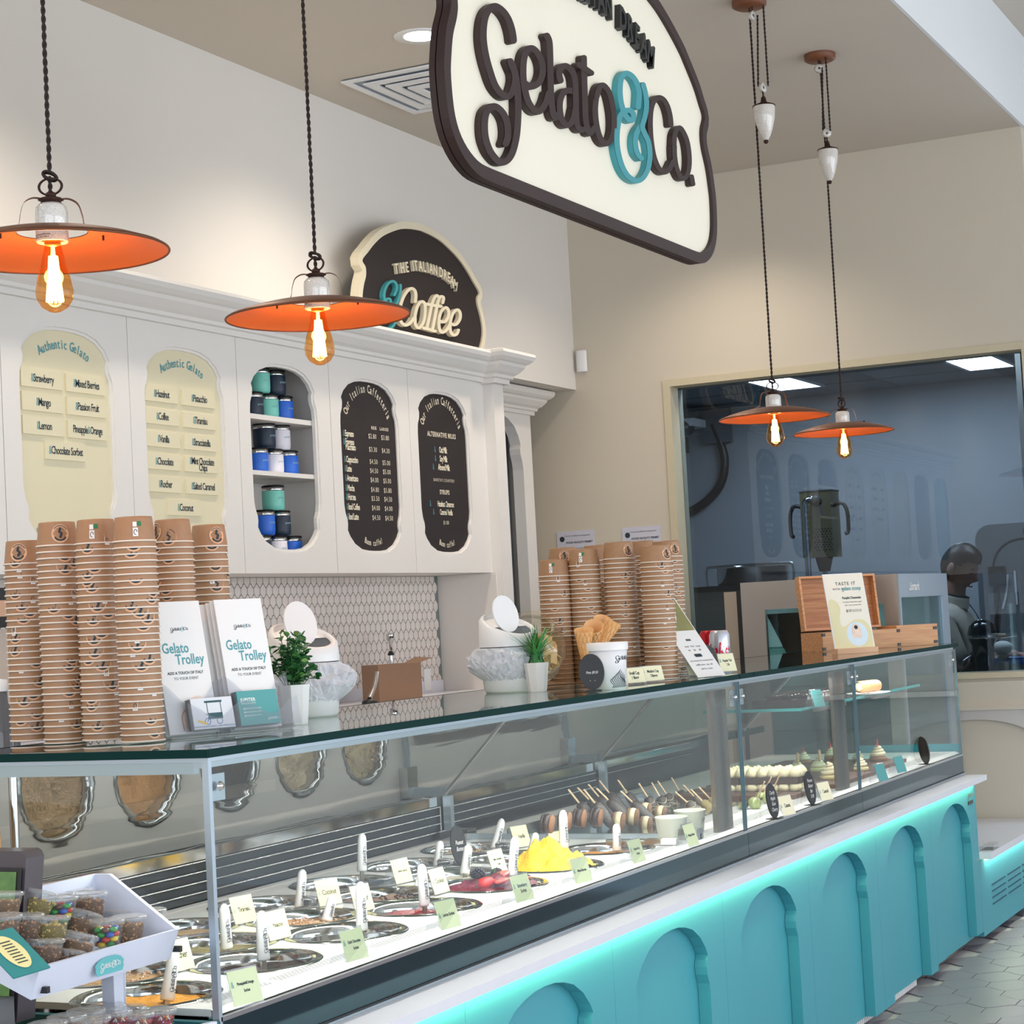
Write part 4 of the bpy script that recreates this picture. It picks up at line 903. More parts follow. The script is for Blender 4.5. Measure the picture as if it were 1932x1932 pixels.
for (px, py, txt, lb, col, z_) in [(470, 1898, 'Pineapple&Orange\nSorbet', 'green pineapple and orange sorbet card at the near front corner of the case', 'green', ZD), (676, 1815, 'Dark Chocolate\nSorbet', 'green dark chocolate sorbet card at the front edge of the deck', 'green', ZD),
     (852, 1755, 'Lemon Sorbet', 'green lemon sorbet card at the front edge of the deck', 'green', ZD), (992, 1703, 'Strawberry\nSorbet', 'green strawberry sorbet card at the front edge of the deck', 'green', ZD), (1103, 1668, 'Mixed Berries', 'green mixed berries card at the front edge of the deck', 'green', ZD), (1208, 1630, 'Passion Fruit\nSorbet', 'green passion fruit sorbet card at the front edge of the deck', 'green', ZD), (1310, 1598, 'Mango Sorbet', 'green mango sorbet card near the case joint', 'green', ZD),
     (465, 1744, 'Tiramisu', 'yellow tiramisu card just right of the case corner', 'yellow', ZD), (530, 1775, 'Pistacchio', 'yellow pistachio card behind the nearest spatula', 'yellow', ZD), (625, 1710, 'Coconut', 'yellow card left of the tall lemon spatula', 'yellow', ZD), (690, 1722, 'Rocher', 'yellow card half hidden behind the lemon spatula', 'yellow', ZD),
     (764, 1668, 'Salted Caramel', 'yellow salted caramel card in the back of the gelato deck', 'yellow', ZD), (835, 1688, 'Cookies', 'yellow card left of the berry sorbet', 'yellow', ZD), (945, 1650, 'Milk Chocolate\nCoffee', 'pale card behind the berry sorbet', 'green', ZD), (988, 1600, 'Vanilla', 'yellow vanilla card by the glass partition', 'yellow', ZD), (1060, 1612, 'Coffee', 'yellow card behind the mango spatula', 'yellow', ZD), (345, 1835, 'Rocher', 'yellow card left of the case corner post behind the trolley', 'yellow', ZD)]:
    tent(px, py, z_, txt, lb, col, yaw=random.uniform(-0.25, 0.05) - 0.1)
def oval_sign(px, py, Z, lines, label, h=0.085, w=0.052, yaw=0.0, pos=None):
    p = pos if pos else onZ(px, py, Z); t = thing('oval_sign', label, 'sign', p, rz=yaw)
    el = [(w / 2 * math.cos(2 * PI * k / 28), h / 2 + 0.002 + h / 2 * math.sin(2 * PI * k / 28)) for k in range(28)]
    part('slate', MB().poly(el, [], -0.002, 0.002, lambda u, v, d: (u, d + 0.14 * v, v)), M_dark, t)
    part('foot', MB().box(-0.02, 0.02, -0.018, 0.022, 0, 0.002), M_dark, t)
    d = MB()
    for k, ln in enumerate(lines): text(d, ln, frame((0, -0.0035 + 0.14 * (h / 2 - (k - (len(lines) - 1) / 2) * 0.0165), h / 2 - (k - (len(lines) - 1) / 2) * 0.0165), (1, 0, 0), (0, 0.14, 1)), min(0.016, 0.105 / max(6, len(ln))), xs=0.72, shear=0.3)
    part('chalk_writing', d, M_white_ink, t, kind='stuff', fix=False); return t
oval_sign(871, 1632, ZD, ['Peanut', 'Butter'], 'black oval chalk sign standing among the spatulas in the gelato deck', yaw=-0.2, h=0.10, w=0.062)
oval_sign(1463, 1545, ZD, ['Candy', 'Apple', 'Kiwi', 'Cherry'], 'black oval chalk sign beside the green candy apples', yaw=-0.2, h=0.105, w=0.062)
oval_sign(1534, 1519, ZD, ['Peanut', 'Butter', 'Bar', '5.90'], 'black oval chalk sign second from the candy apples', yaw=-0.2, h=0.105, w=0.062)
oval_sign(1748, 1442, ZD, ['Cream', 'Puff'], 'black oval sign edge on at the far end of the pastry deck', yaw=0.9, h=0.105, w=0.062)
tent(1490, 1540, ZD, 'Cassata', 'pale card right of the candy apple chalk sign', 'cream', yaw=-0.2, w=0.075); tent(1562, 1512, ZD, 'Cannoli', 'pale card in front of the steel pillar of the pastry deck', 'cream', yaw=-0.2, w=0.075)
tent(1668, 1475, ZD, '', 'teal card in front of the cupcake tray, left of two', 'teal', yaw=-0.2, w=0.07); tent(1703, 1459, ZD, '', 'teal card in front of the cupcake tray, right of two', 'teal', yaw=-0.2, w=0.07)
# ------------------------------------------------------------------ stacked paper cups
M_kraft = pbr('kraft_paper', (164, 124, 90), 0.45, scale=90, var=0.12)
M_rim = pbr('paper_rim', (236, 226, 214), 0.5)
M_stick = pbr('sticker_tan', (226, 178, 140), 0.5)
def cup_proto(nm, rb, rr_, h):
    t = thing('paper_cup', nm, 'paper cup')
    part('body', MB().lathe([(rr_ - 0.001, 0.0025), (rb, h - 0.003), (rb - 0.0008, h), (rb - 0.003, h - 0.0015), (rb - 0.004, h - 0.005), (0.0005, h - 0.005)], 36), M_kraft, t)
    part('rim', MB().tube([(rr_ * math.cos(2 * PI * k / 24), rr_ * math.sin(2 * PI * k / 24), 0.0015) for k in range(24)], 0.0016, 5, closed=True), M_rim, t)
    return t
def sticker(t, rb, rr_, h, a, kind='bear'):
    """round tan badge on the upside down cup wall"""
    m = MB(); d = MB(); hc = h * 0.5; sl = (rb - rr_) / h
    def W_(u, v, dd): r = rr_ + sl * (hc + v) + dd; an = a + u / rr_; return (r * math.cos(an), r * math.sin(an), hc + v)
    m.poly([(0.018 * math.cos(2 * PI * k / 20), 0.018 * math.sin(2 * PI * k / 20)) for k in range(20)], [], 0.0005, None, W_)
    part('round_sticker', m, M_stick, t, fix=False)
    d.ribbon([Vector((0.0155 * math.cos(b), 0.0155 * math.sin(b))) for b in [0.5 + i * 0.28 for i in range(8)]], 0.0014, 0.0008, None, W_)
    d.ribbon([Vector((0.011 * math.cos(b), -0.004 + 0.009 * math.sin(b))) for b in [-2.8 + i * 0.3 for i in range(9)]], 0.003, 0.0008, None, W_)
    d.ribbon([Vector((0, -0.006)), Vector((0.003, 0.0)), Vector((-0.002, 0.004)), Vector((0.0, 0.009))], 0.005, 0.0008, None, W_)
    part('sticker_print', d, M_ink, t, kind='stuff', fix=False)
def labelprint(t, rb, rr_, h, a):
    m = MB(); g = MB(); hc = h * 0.5; sl = (rb - rr_) / h
    def W_(u, v, dd): r = rr_ + sl * (hc + v) + dd; an = a + u / rr_; return (r * math.cos(an), r * math.sin(an), hc + v)
    m.poly([(-0.006, -0.014), (0.004, -0.014), (0.004, 0.002), (-0.006, 0.002)], [], 0.0005, None, W_); m.poly([(-0.006, 0.004), (0.002, 0.004), (0.002, 0.013), (-0.006, 0.013)], [], 0.0005, None, W_)
    g.poly([(0.003, 0.005), (0.011, 0.005), (0.011, 0.014), (0.003, 0.014)], [], 0.0005, None, W_)
    part('recycling_print', m, M_white_ink, t, kind='stuff', fix=False); part('green_print', g, pbr('print_green', (40, 120, 70), 0.6), t, fix=False)
    d = MB(); d.ribbon([Vector((-0.001 + 0.003 * math.cos(b), -0.006 + 0.005 * math.sin(b))) for b in [i * 0.7 for i in range(8)]], 0.0012, 0.0008, None, W_); part('print_mark', d, M_ink, t, fix=False)
ORD = ['topmost', 'second', 'third', 'fourth', 'fifth', 'sixth', 'seventh', 'eighth', 'ninth', 'tenth', 'eleventh', 'twelfth', 'thirteenth', 'fourteenth', 'fifteenth', 'sixteenth', 'seventeenth', 'eighteenth', 'nineteenth', 'twentieth'] + ['twenty-' + w for w in ('first', 'second', 'third', 'fourth', 'fifth', 'sixth', 'seventh', 'eighth', 'ninth')] + ['thirtieth', 'thirty-first', 'thirty-second', 'thirty-third', 'thirty-fourth', 'thirty-fifth', 'thirty-sixth']
protos = {}
def stack(px, py, Y, r, where, group, top='bear', h=0.047, pitch=0.0124, face=-2.45, vis=99):
    p = onY(px, py, Y); n = max(2, int(round((p.z - ZT - h) / pitch)) + 1); rb = r * 0.865
    key = r
    for i in range(n):                                   # i = 0 is the topmost cup
        if i >= vis: break
        z = p.z - h - i * pitch
        if z < ZT: z = ZT + 0.0005
        lb = ('%s kraft paper cup from the top of the %s' % (ORD[i], where)) if i else ('topmost kraft paper cup, fully showing, of the %s' % where)
        loc = (p.x + random.uniform(-0.0004, 0.0004), Y + random.uniform(-0.0004, 0.0004), z)
        kind = ('bare' if top == 'bare' else top) if i == 0 else random.choice(['bear', 'bear', 'bare', 'label', 'bare'])
        k = (key, kind)
        if k not in protos:
            t = cup_proto(lb, rb, r, h); protos[k] = t
            if kind == 'bear': sticker(t, rb, r, h, 0.0)
            if kind == 'label': labelprint(t, rb, r, h, 0.0)
            t.location = loc
        else: t = dup(protos[k], loc, lb)
        t['group'] = group; t.rotation_euler = (0, 0, face + (random.uniform(-0.5, 0.9) if i else 0))
    if n > vis:
        m = MB()
        for i in range(vis, n):
            z = max(p.z - h - i * pitch, ZT + 0.0005); m.lathe([(r + 0.001, z), (r + 0.001, z + 0.003), (r - 0.001, z + 0.003), (rb, z + h - 0.003)], 18, mat=Matrix.Translation((p.x, Y, 0)))
        o = part('paper_cup_stack', m, M_kraft, None, kind='stuff'); tag(o, 'hidden lower cups of the %s' % where, 'paper cups')
    return p.x, n
GL, GR = 'small upside down cups stacked at the near end of the case', 'larger upside down cups stacked in the middle of the case'
stack(45, 1021, 2.59, 0.0405, 'leftmost tall cup stack', GL, face=-2.75)
stack(107, 986, 2.475, 0.0405, 'second tall cup stack from the left', GL, face=-2.3)
stack(180, 981, 2.37, 0.0405, 'third tall cup stack from the left', GL, top='label', face=-2.65)
stack(252, 976, 2.26, 0.0405, 'fourth tall cup stack from the left', GL, top='label', face=-2.4)
stack(325, 981, 2.375, 0.0405, 'fifth tall cup stack, behind the leaflets', GL, face=-3.6, vis=26)
stack(393, 991, 2.40, 0.0395, 'rightmost stack behind the leaflets', GL, face=-2.05, pitch=0.0145, vis=22)
stack(1236, 1029, 2.12, 0.0475, 'rightmost cup stack beside the tub cards', GR, face=-1.95, h=0.05, pitch=0.0134)
stack(1256, 1021, 2.23, 0.0475, 'stack half hidden behind the rightmost stack', GR, face=-2.1, h=0.05, pitch=0.0134)
stack(1166, 1023, 2.24, 0.0475, 'stack behind the white pint tub', GR, face=-2.05, h=0.05, pitch=0.0134, vis=22)
stack(1208, 1021, 2.36, 0.0475, 'stack hidden between the two rightmost stacks', GR, top='bare', h=0.05, pitch=0.0134, vis=16)
stack(1100, 1036, 2.34, 0.0475, 'stack behind the waffle cones', GR, top='label', face=-2.9, h=0.05, pitch=0.0134, vis=18)
stack(1126, 1029, 2.47, 0.0475, 'stack hidden behind the waffle cone stack', GR, top='bare', h=0.05, pitch=0.0134, vis=6)
stack(1044, 1056, 2.42, 0.0475, 'lowest stack behind the glass jar', GR, top='label', face=-2.9, h=0.05, pitch=0.0134, vis=14)
stack(1061, 1034, 2.50, 0.0475, 'back left stack showing a round badge', GR, face=-2.6, h=0.05, pitch=0.0134, vis=6)
# ------------------------------------------------------------------ leaflet holder
LH = onZ(437, 1384, ZT); yaw = math.radians(-25)
lh = thing('leaflet_holder', 'clear acrylic leaflet holder with two pockets on the glass top', 'leaflet holder', LH, rz=yaw)
tilt = Matrix.Rotation(math.radians(-13), 4, 'X')
a_ = MB(); a_.box(-0.148, 0.148, 0.076, 0.079, 0.004, 0.215, mat=tilt); part('back_plate', a_, M_acryl, lh)
for x in (-0.148, -0.0015, 0.145): part('divider', MB().box(x, x + 0.0025, 0.003, 0.076, 0.004, 0.11 if x < 0.1 else 0.10, mat=tilt), M_acryl, lh)
part('side_fin', MB().add([(-0.149, 0.0, 0.002), (-0.149, 0.10, 0.002), (-0.149, 0.13, 0.255), (-0.149, 0.125, 0.26), (-0.149, 0.02, 0.115), (-0.1465, 0.0, 0.002), (-0.1465, 0.10, 0.002), (-0.1465, 0.13, 0.255), (-0.1465, 0.125, 0.26), (-0.1465, 0.02, 0.115)], [(0, 1, 2, 3, 4), (5, 9, 8, 7, 6), (0, 5, 6, 1), (1, 6, 7, 2), (2, 7, 8, 3), (3, 8, 9, 4), (4, 9, 5, 0)]), M_acryl, lh)
cv = [(-0.146, 0.004), (0.146, 0.004), (0.146, 0.115)] + [(0.146 - 0.292 * k / 24, 0.085 + 0.028 * math.cos(4 * PI * k / 24)) for k in range(1, 24)] + [(-0.146, 0.115)]
part('front_plate', MB().poly(cv, [], 0, 0.0025, lambda u, v, d: tuple(tilt @ Vector((u, d, v)))), M_acryl, lh)
cv = [(-0.10, 0.0), (0.146, 0.0), (0.146, 0.055)] + [(0.146 - 0.246 * k / 20, 0.038 + 0.015 * math.cos(4 * PI * k / 20)) for k in range(1, 20)] + [(-0.10, 0.055)]
part('card_pocket', MB().poly(cv, [], -0.026, -0.0235, lambda u, v, d: tuple(tilt @ Vector((u, d, v + 0.006)))), M_acryl, lh)
part('base_plate', MB().box(-0.148, 0.148, -0.03, 0.10, 0.0, 0.003), M_acryl, lh)
M_leaf = pbr('leaflet_paper', (240, 238, 236), 0.35, scale=4, var=0.01)
def print_obj(name, mb, mat, t, lab=None): return part(name, mb, mat, t, kind='stuff', fix=False)
def place_local(t, parent_loc, yaw_, off, rotx):
    R = Matrix.Rotation(yaw_, 4, 'Z'); v = R @ Vector(off); t.location = Vector(parent_loc) + v; t.rotation_euler = (rotx, 0, yaw_)
T13 = math.radians(-13)
for pk, cx in enumerate((-0.076, 0.066)):
    for i in range(5, -1, -1):
        off = Vector((cx - 0.006 * i * (0.4 if pk else 0.2) - (0.010 if i > 2 and pk else 0), 0, 0)); loc = tilt @ Vector((off.x, 0.006 + i * 0.0115, 0.008))
        t = thing('leaflet', 'x', 'leaflet', group='gelato trolley leaflets in the acrylic holder'); place_local(t, LH, yaw, loc, T13)
        pos = ['frontmost', 'second', 'third', 'fourth', 'fifth', 'rearmost'][i]
        t['label'] = '%s white leaflet in the %s pocket of the acrylic holder' % (pos, ('left', 'right')[pk])
        h = 0.262; w = 0.054
        part('paper', MB().box(-w, w, 0, 0.0032, 0, h), M_leaf, t)
        if i < 2:
            d = MB(); q = MB(); tl = MB(); F_ = lambda x, z: frame((x, -0.0004, z), (1, 0, 0), (0, 0, 1))
            brand_print(d, q, F_(0.0, 0.205), 0.042)
            text(tl, 'Gelato', F_(-0.014, 0.168), 0.029, xs=0.74, bold=0.0005); text(tl, 'Trolley', F_(0.014, 0.145), 0.029, xs=0.74, bold=0.0005)
            text(d, 'ADD A TOUCH OF ITALY', F_(0.0, 0.119), 0.0078, bold=0.0002, xs=0.88); text(d, 'TO YOUR EVENT', F_(0.0, 0.108), 0.0078, xs=0.9)
            print_obj('dark_print', d, M_ink, t); print_obj('light_print', q, M_tealink, t); print_obj('title_print', tl, M_tealink, t)
            if i == 0:
                sc_ = MB(); P = spline([(-0.02, 0.012), (-0.022, 0.04), (-0.006, 0.06), (0.012, 0.072), (0.026, 0.07), (0.033, 0.05), (0.03, 0.02), (0.01, 0.010)], 5, closed=True)
                sc_.poly([tuple(p) for p in P], [], -0.0005, None, lambda u, v, d: (u, d, v)); print_obj('scoop_picture', sc_, pbr('scoop_pink' if pk == 0 else 'scoop_yellow', (242, 222, 206) if pk == 0 else (240, 236, 196), 0.5, scale=60, var=0.08), t)
                sw = MB(); sw.ribbon(spline([(-0.022, 0.008), (-0.022, 0.036), (-0.006, 0.05), (0.010, 0.058)], 6), 0.003, -0.0008, None, lambda u, v, d: (u, d, v)); print_obj('swirl_picture', sw, pbr('swirl_tan', (214, 160, 130), 0.5), t)
def bcards(cx, z0, n, mat, lab, teal):
    for i in range(n - 1, -1, -1):
        loc = tilt @ Vector((cx - i * 0.0012, -0.020 + i * 0.0042, 0.010)); t = thing('business_card', 'x', 'business card', group='business cards in the front pocket'); place_local(t, LH, yaw, loc, T13)
        t['label'] = '%s %s business card in the front pocket of the leaflet holder' % (['front', 'second', 'third', 'rearmost'][min(i, 3)], lab)
        part('card_stock', MB().box(-0.045, 0.045, 0, 0.0032, 0, z0), mat if i == 0 else pbr('card_grey', (120, 124, 128), 0.4), t)
        if i == 0:
            F_ = lambda x, z: frame((x, -0.0005, z), (1, 0, 0), (0, 0, 1)); d = MB(); q = MB()
            if teal:
                text(d, 'JUPITER', F_(-0.022, 0.050), 0.009, bold=0.0003, sp=1.1); text(d, '760.635.0373', F_(-0.022, 0.043), 0.006); brand_print(d, d, F_(0.028, 0.010), 0.026)
                for k in range(3): text(d, 'gelatoandco.com', F_(-0.014, 0.033 - k * 0.007), 0.0055); d.box(-0.035, -0.0325, -0.0006, -0.0004, 0.0315 - k * 0.007, 0.034 - k * 0.007)
                print_obj('card_print', d, M_white_ink, t)
            else:
                for x in (-0.012, 0.018): d.box(x, x + 0.0012, -0.0006, -0.0004, 0.026, 0.052)
                d.box(-0.016, 0.022, -0.0006, -0.0004, 0.050, 0.054); d.box(-0.011, 0.020, -0.0006, -0.0004, 0.018, 0.030); print_obj('cart_picture', d, pbr('print_dark_teal', (40, 84, 92), 0.5), t)
                for cx_ in (0.012, -0.014): q.ribbon([Vector((cx_ + 0.006 * math.cos(b), 0.014 + 0.006 * math.sin(b))) for b in [k * 0.45 for k in range(15)]], 0.0012, -0.0005, None, lambda u, v, d: (u, d, v))
                q.ribbon([Vector((-0.014, 0.014)), Vector((-0.010, 0.026)), Vector((-0.016, 0.028))], 0.0014, -0.0005, None, lambda u, v, d: (u, d, v)); text(q, 'EVENTS MANAGEMENT AND WHOLESALE', F_(0, 0.004), 0.0045, sp=1.1)
                print_obj('wheel_picture', q, pbr('print_blue', (60, 100, 170), 0.5), t)
                y_ = MB(); y_.ribbon(spline([(-0.034, 0.016), (-0.026, 0.013), (-0.018, 0.010)], 4), 0.004, -0.0007, None, lambda u, v, d: (u, d, v)); print_obj('yellow_stroke', y_, pbr('print_yellow', (240, 200, 60), 0.5), t)
bcards(-0.045, 0.060, 4, pbr('card_white', (226, 228, 232), 0.4), 'white', False)
bcards(0.058, 0.068, 4, pbr('card_teal', (60, 150, 146), 0.35), 'teal', True)
# ------------------------------------------------------------------ potted plants
def pot(px, py, w0, w1, h, label, nm='potted_plant', off=(0, 0)):
    p = onZ(px, py, ZT); t = thing(nm, label, 'plant', (p.x + off[0], p.y + off[1], ZT), rz=0.4)
    part('pot', MB().lathe([(0.0005, 0.0), (w0, 0.0), (w0 * 1.03, 0.004), (w1, h), (w1 - 0.003, h), (w1 - 0.004, h - 0.012), (0.0005, h - 0.012)], 8, smooth=False), pbr('white_ceramic', (236, 234, 232), 0.3), t); return t
rg = random.Random(3)
p1 = pot(557, 1367, 0.026, 0.034, 0.082, 'small bushy green plant in a white faceted pot beside the leaflet holder')
M_lf = pbr('leaf_mid_green', (52, 112, 60), 0.42, scale=50, var=0.35); M_lf2 = pbr('leaf_light_green', (104, 160, 84), 0.42, scale=50, var=0.3)
st = MB(); ends = []
for k in range(38):
    a = rg.uniform(0, 2 * PI); s_ = rg.uniform(0.1, 1.0); H = rg.uniform(0.015, 0.115) * (1.15 - 0.45 * s_); tip = Vector((0.060 * s_ * math.cos(a), 0.060 * s_ * math.sin(a), 0.075 + H)); b = Vector((0.012 * math.cos(a), 0.012 * math.sin(a), 0.07)); pts = [b, (b + tip) / 2 + Vector((0, 0, 0.012)), tip]; st.tube(pts, 0.0009, 4); ends.append(pts)
part('stem', st, M_lf, p1, kind='stuff')
def leafmesh(L, Wd):
    m = MB(); m.add([(0, 0, 0), (Wd * 0.7, L * 0.35, 0.001), (Wd, L * 0.6, 0.0), (Wd * 0.6, L * 0.9, -0.001), (0, L, -0.002), (-Wd * 0.6, L * 0.9, -0.001), (-Wd, L * 0.6, 0), (-Wd * 0.7, L * 0.35, 0.001), (0, L * 0.5, -0.0025)], [(8, 0, 1), (8, 1, 2), (8, 2, 3), (8, 3, 4), (8, 4, 5), (8, 5, 6), (8, 6, 7), (8, 7, 0)]); return m
lm = [mesh_of(leafmesh(0.019, 0.0075), 'leaf', M_lf, True), mesh_of(leafmesh(0.016, 0.007), 'leaf', M_lf2, True)]
for pts in ends:
    for j in range(8):
        tt = 0.35 + 0.65 * j / 7; q = pts[0].lerp(pts[2], tt) + Vector((0, 0, 0.012 * 4 * tt * (1 - tt)))
        o = bpy.data.objects.new('leaf', lm[0 if rg.random() < 0.72 else 1]); link(o, p1); o.location = q
        o.rotation_euler = (rg.uniform(-0.2, 1.1), rg.uniform(-0.6, 0.6), rg.uniform(0, 2 * PI))
p2 = pot(1034, 1304, 0.024, 0.033, 0.076, 'spiky green grass plant in a white pot beside the white canister', off=(0, 0.03))
bl = []
for v in range(3):
    m = MB(); n_ = 5; vs = []
    for k in range(n_ + 1):
        t_ = k / n_; w_ = 0.0032 * (1 - t_) + 0.0002; vs += [(-w_, 0.022 * (v - 1) * t_ * t_ + 0.03 * t_ * t_, 0.095 * t_), (w_, 0.022 * (v - 1) * t_ * t_ + 0.03 * t_ * t_, 0.095 * t_)]
    m.add(vs, [(2 * k, 2 * k + 1, 2 * k + 3, 2 * k + 2) for k in range(n_)]); bl.append(mesh_of(m, 'blade', (M_lf, M_lf2, pbr('leaf_bright', (84, 168, 96), 0.4, scale=40, var=0.2))[v], True))
for k in range(170):
    a = rg.uniform(0, 2 * PI); s_ = math.sqrt(rg.random()); o = bpy.data.objects.new('blade', bl[rg.randrange(3)]); link(o, p2); o.location = (0.026 * s_ * math.cos(a), 0.026 * s_ * math.sin(a), 0.062)
    o.rotation_euler = (rg.uniform(-0.25, 0.1) - 0.3 * s_, rg.uniform(-0.1, 0.1), a + PI / 2 + rg.uniform(-0.4, 0.4)); o.scale = (1.5, 1.3, rg.uniform(0.75, 1.3))
# ------------------------------------------------------------------ swing top canisters with plastic liners
M_bag = glassmat('plastic_liner', (245, 247, 250), ior=1.4, rough=0.08, body=0.55, bodycol=(238, 240, 246))
def canister(px, py, label, rz, bag=True, off=(0, 0), hump=4.0):
    p = onZ(px, py, ZT); t = thing('swing_top_canister', label, 'canister', (p.x + off[0], p.y + off[1], ZT), rz=rz, group='white swing top canisters on the glass top')
    part('body', MB().lathe([(0.0005, 0.0), (0.066, 0.0), (0.072, 0.006), (0.076, 0.06), (0.079, 0.118), (0.077, 0.119)], 40), M_whitep, t)
    # slanted hood
    m = MB(); N = 40; vs = []
    rows = [(0.080, 0.122, 0), (0.0795, 0.135, 0), (0.077, 0.19, 0.030), (0.072, 0.196, 0.032), (0.064, 0.197, 0.032), (0.062, 0.188, 0.03)]
    for r, z, sl in rows:
        for k in range(N): a = 2 * PI * k / N; vs.append((r * math.cos(a), r * math.sin(a), z - sl * math.cos(a) * 0.9 - (sl and 0.014)))
    m.add(vs, [(i * N + k, i * N + (k + 1) % N, (i + 1) * N + (k + 1) % N, (i + 1) * N + k) for i in range(len(rows) - 1) for k in range(N)], True)
    part('hood', m, M_whitep, t)
    m = MB(); N2 = [vs[(len(rows) - 1) * N + k] for k in range(N) if math.cos(2 * PI * k / N) < 0.15]; m.add(N2, [tuple(range(len(N2)))]); part('hood_plate', m, M_whitep, t, fix=False)
    el = [(0.042 * math.cos(2 * PI * k / 32), 0.052 + 0.052 * math.sin(2 * PI * k / 32)) for k in range(32)]
    R_ = Matrix.Translation((0.005, 0, 0.158)) @ Matrix.Rotation(math.radians(-17), 4, 'Y')
    part('swing_flap', MB().poly(el, [], 0, 0.005, lambda u, v, d: tuple(R_ @ Vector((d, u, v)))), M_whitep, t)
    part('seam', MB().lathe([(0.0775, 0.1185), (0.0775, 0.1225)], 40), M_dark, t)
    if bag:
        b = MB(); N = 84; vs = []; rw = [(0.0805, 0.120), (0.082, 0.115), (0.085, 0.107), (0.087, 0.099), (0.089, 0.091), (0.091, 0.083), (0.091, 0.075), (0.090, 0.067), (0.088, 0.059), (0.086, 0.052), (0.083, 0.045), (0.081, 0.038)]
        for i, (r, z) in enumerate(rw):
            for k in range(N):
                a = 2 * PI * k / N; e = min(1, i * 0.5)
                q = (mnoise.noise(Vector((math.cos(a) * 3.2, math.sin(a) * 3.2, i * 0.8 + px))) * 0.010 + abs(mnoise.noise(Vector((math.cos(a) * 7 + i * 0.35, math.sin(a) * 7, i * 0.55 + px)))) * -0.024 + abs(mnoise.noise(Vector((math.cos(a) * 16, math.sin(a) * 16 + i * 0.5, i * 0.9)))) * 0.010) * e
                rr_ = r + q + (0.026 * max(0, math.cos(a - hump)) ** 3 * math.sin(PI * i / 11.0)); vs.append((rr_ * math.cos(a), rr_ * math.sin(a), z + q * 0.8))
        b.add(vs, [(i * N + k, i * N + (k + 1) % N, (i + 1) * N + (k + 1) % N, (i + 1) * N + k) for i in range(len(rw) - 1) for k in range(N)], False)
        part('plastic_liner', b, M_bag, t, fix=False)
    return t
canister(600, 1352, 'white swing top canister with crumpled plastic liner behind the bushy plant', math.radians(-115), off=(0.0, 0.03), hump=0.9)
canister(968, 1306, 'white swing top canister with crumpled plastic liner left of the grass plant', math.radians(-115), off=(0.03, 0.02), hump=4.0)
# ------------------------------------------------------------------ glass jar with waffle pieces, loose cones
jb = onZ(1062, 1296, ZT); jt = thing('glass_jar', 'big tilted round glass jar full of waffle cone pieces', 'jar', (jb.x + 0.06, jb.y + 0.12, ZT)); Rj = Matrix.Translation((0, 0, 0.105)) @ Matrix.Rotation(math.radians(-38), 4, 'Y') @ Matrix.Rotation(math.radians(20), 4, 'X')
part('jar_glass', MB().lathe([(0.0005, -0.088), (0.05, -0.084), (0.085, -0.055), (0.100, 0.0), (0.092, 0.04), (0.070, 0.068), (0.058, 0.078), (0.066, 0.088), (0.063, 0.088), (0.055, 0.078), (0.066, 0.066), (0.088, 0.039), (0.096, 0.0), (0.081, -0.053), (0.048, -0.080), (0.0005, -0.084)], 36, mat=Rj), glassmat('jar_glass', (252, 250, 244), ior=1.42), jt)
M_waf = pbr('waffle', (222, 166, 98), 0.6, scale=60, var=0.2, bump=0.4, bscale=120)
def waffle_mat():
    m = pbr('waffle_cone', (226, 158, 92), 0.55, scale=40, var=0.12); nt = m.node_tree
    return m
M_wc = pbr('waffle_cone', (232, 178, 118), 0.55, scale=40, var=0.12)
for k in range(95):
    m = MB(); L = rg.uniform(0.035, 0.06); dv = Vector((rg.gauss(0, 1), rg.gauss(0, 1), rg.gauss(0, 1))).normalized() * 0.068 * rg.random() ** 0.4
    E = Matrix.Translation((dv.x, dv.y, 0.095 + dv.z * 0.85)) @ Matrix.Rotation(rg.uniform(0, 6), 4, 'Z') @ Matrix.Rotation(rg.uniform(-0.9, 0.9), 4, 'X') @ Matrix.Rotation(rg.uniform(-0.9, 0.9), 4, 'Y') @ Matrix.Translation((0, 0, -L / 2))
    m.add([(-0.014, 0, 0), (0.014, 0, 0), (0.002, 0.002, L), (-0.003, 0.001, L * 0.9), (-0.014, 0.002, 0), (0.014, 0.002, 0), (0.002, 0.004, L), (-0.003, 0.003, L * 0.9)], [(0, 1, 2, 3), (4, 7, 6, 5), (0, 4, 5, 1), (1, 5, 6, 2), (2, 6, 7, 3), (3, 7, 4, 0)], mat=E)
    part('waffle_piece', m, pbr('waffle_pale', (244, 216, 170), 0.55, scale=60, var=0.12), jt)
def cone(px, py, Y, rot, label, s=1.0):
    p = onY(px, py, Y); t = thing('waffle_cone', label, 'waffle cone', p, rot=rot, group='waffle cones by the glass jar')
    part('cone_wall', MB().lathe([(0.004, -0.085 * s), (0.026 * s, 0.03 * s), (0.0245 * s, 0.03 * s), (0.003, -0.082 * s)], 26), M_wc, t)
    m = MB()
    for k in range(12):
        for sg in (1, -1):
            pts = []
            for j in range(9):
                f = j / 8; r = (0.004 + 0.022 * s * f) + 0.0006; a = 2 * PI * k / 12 + sg * f * 1.6; pts.append((r * math.cos(a), r * math.sin(a), -0.085 * s + 0.115 * s * f))
            m.tube(pts, 0.0008, 4)
    part('waffle_ribs', m, pbr('waffle_rib', (238, 180, 116), 0.55), t, kind='stuff'); return t
cone(1102, 1208, 2.20, (0.15, -0.30, 0), 'waffle cone standing upright left of the pint tub', 1.0)
cone(1120, 1196, 2.22, (0.35, -0.75, 0), 'waffle cone lying nested behind the upright cone', 1.05)
cone(1132, 1188, 2.24, (0.55, -0.5, 0), 'middle nested waffle cone leaning right', 1.1)
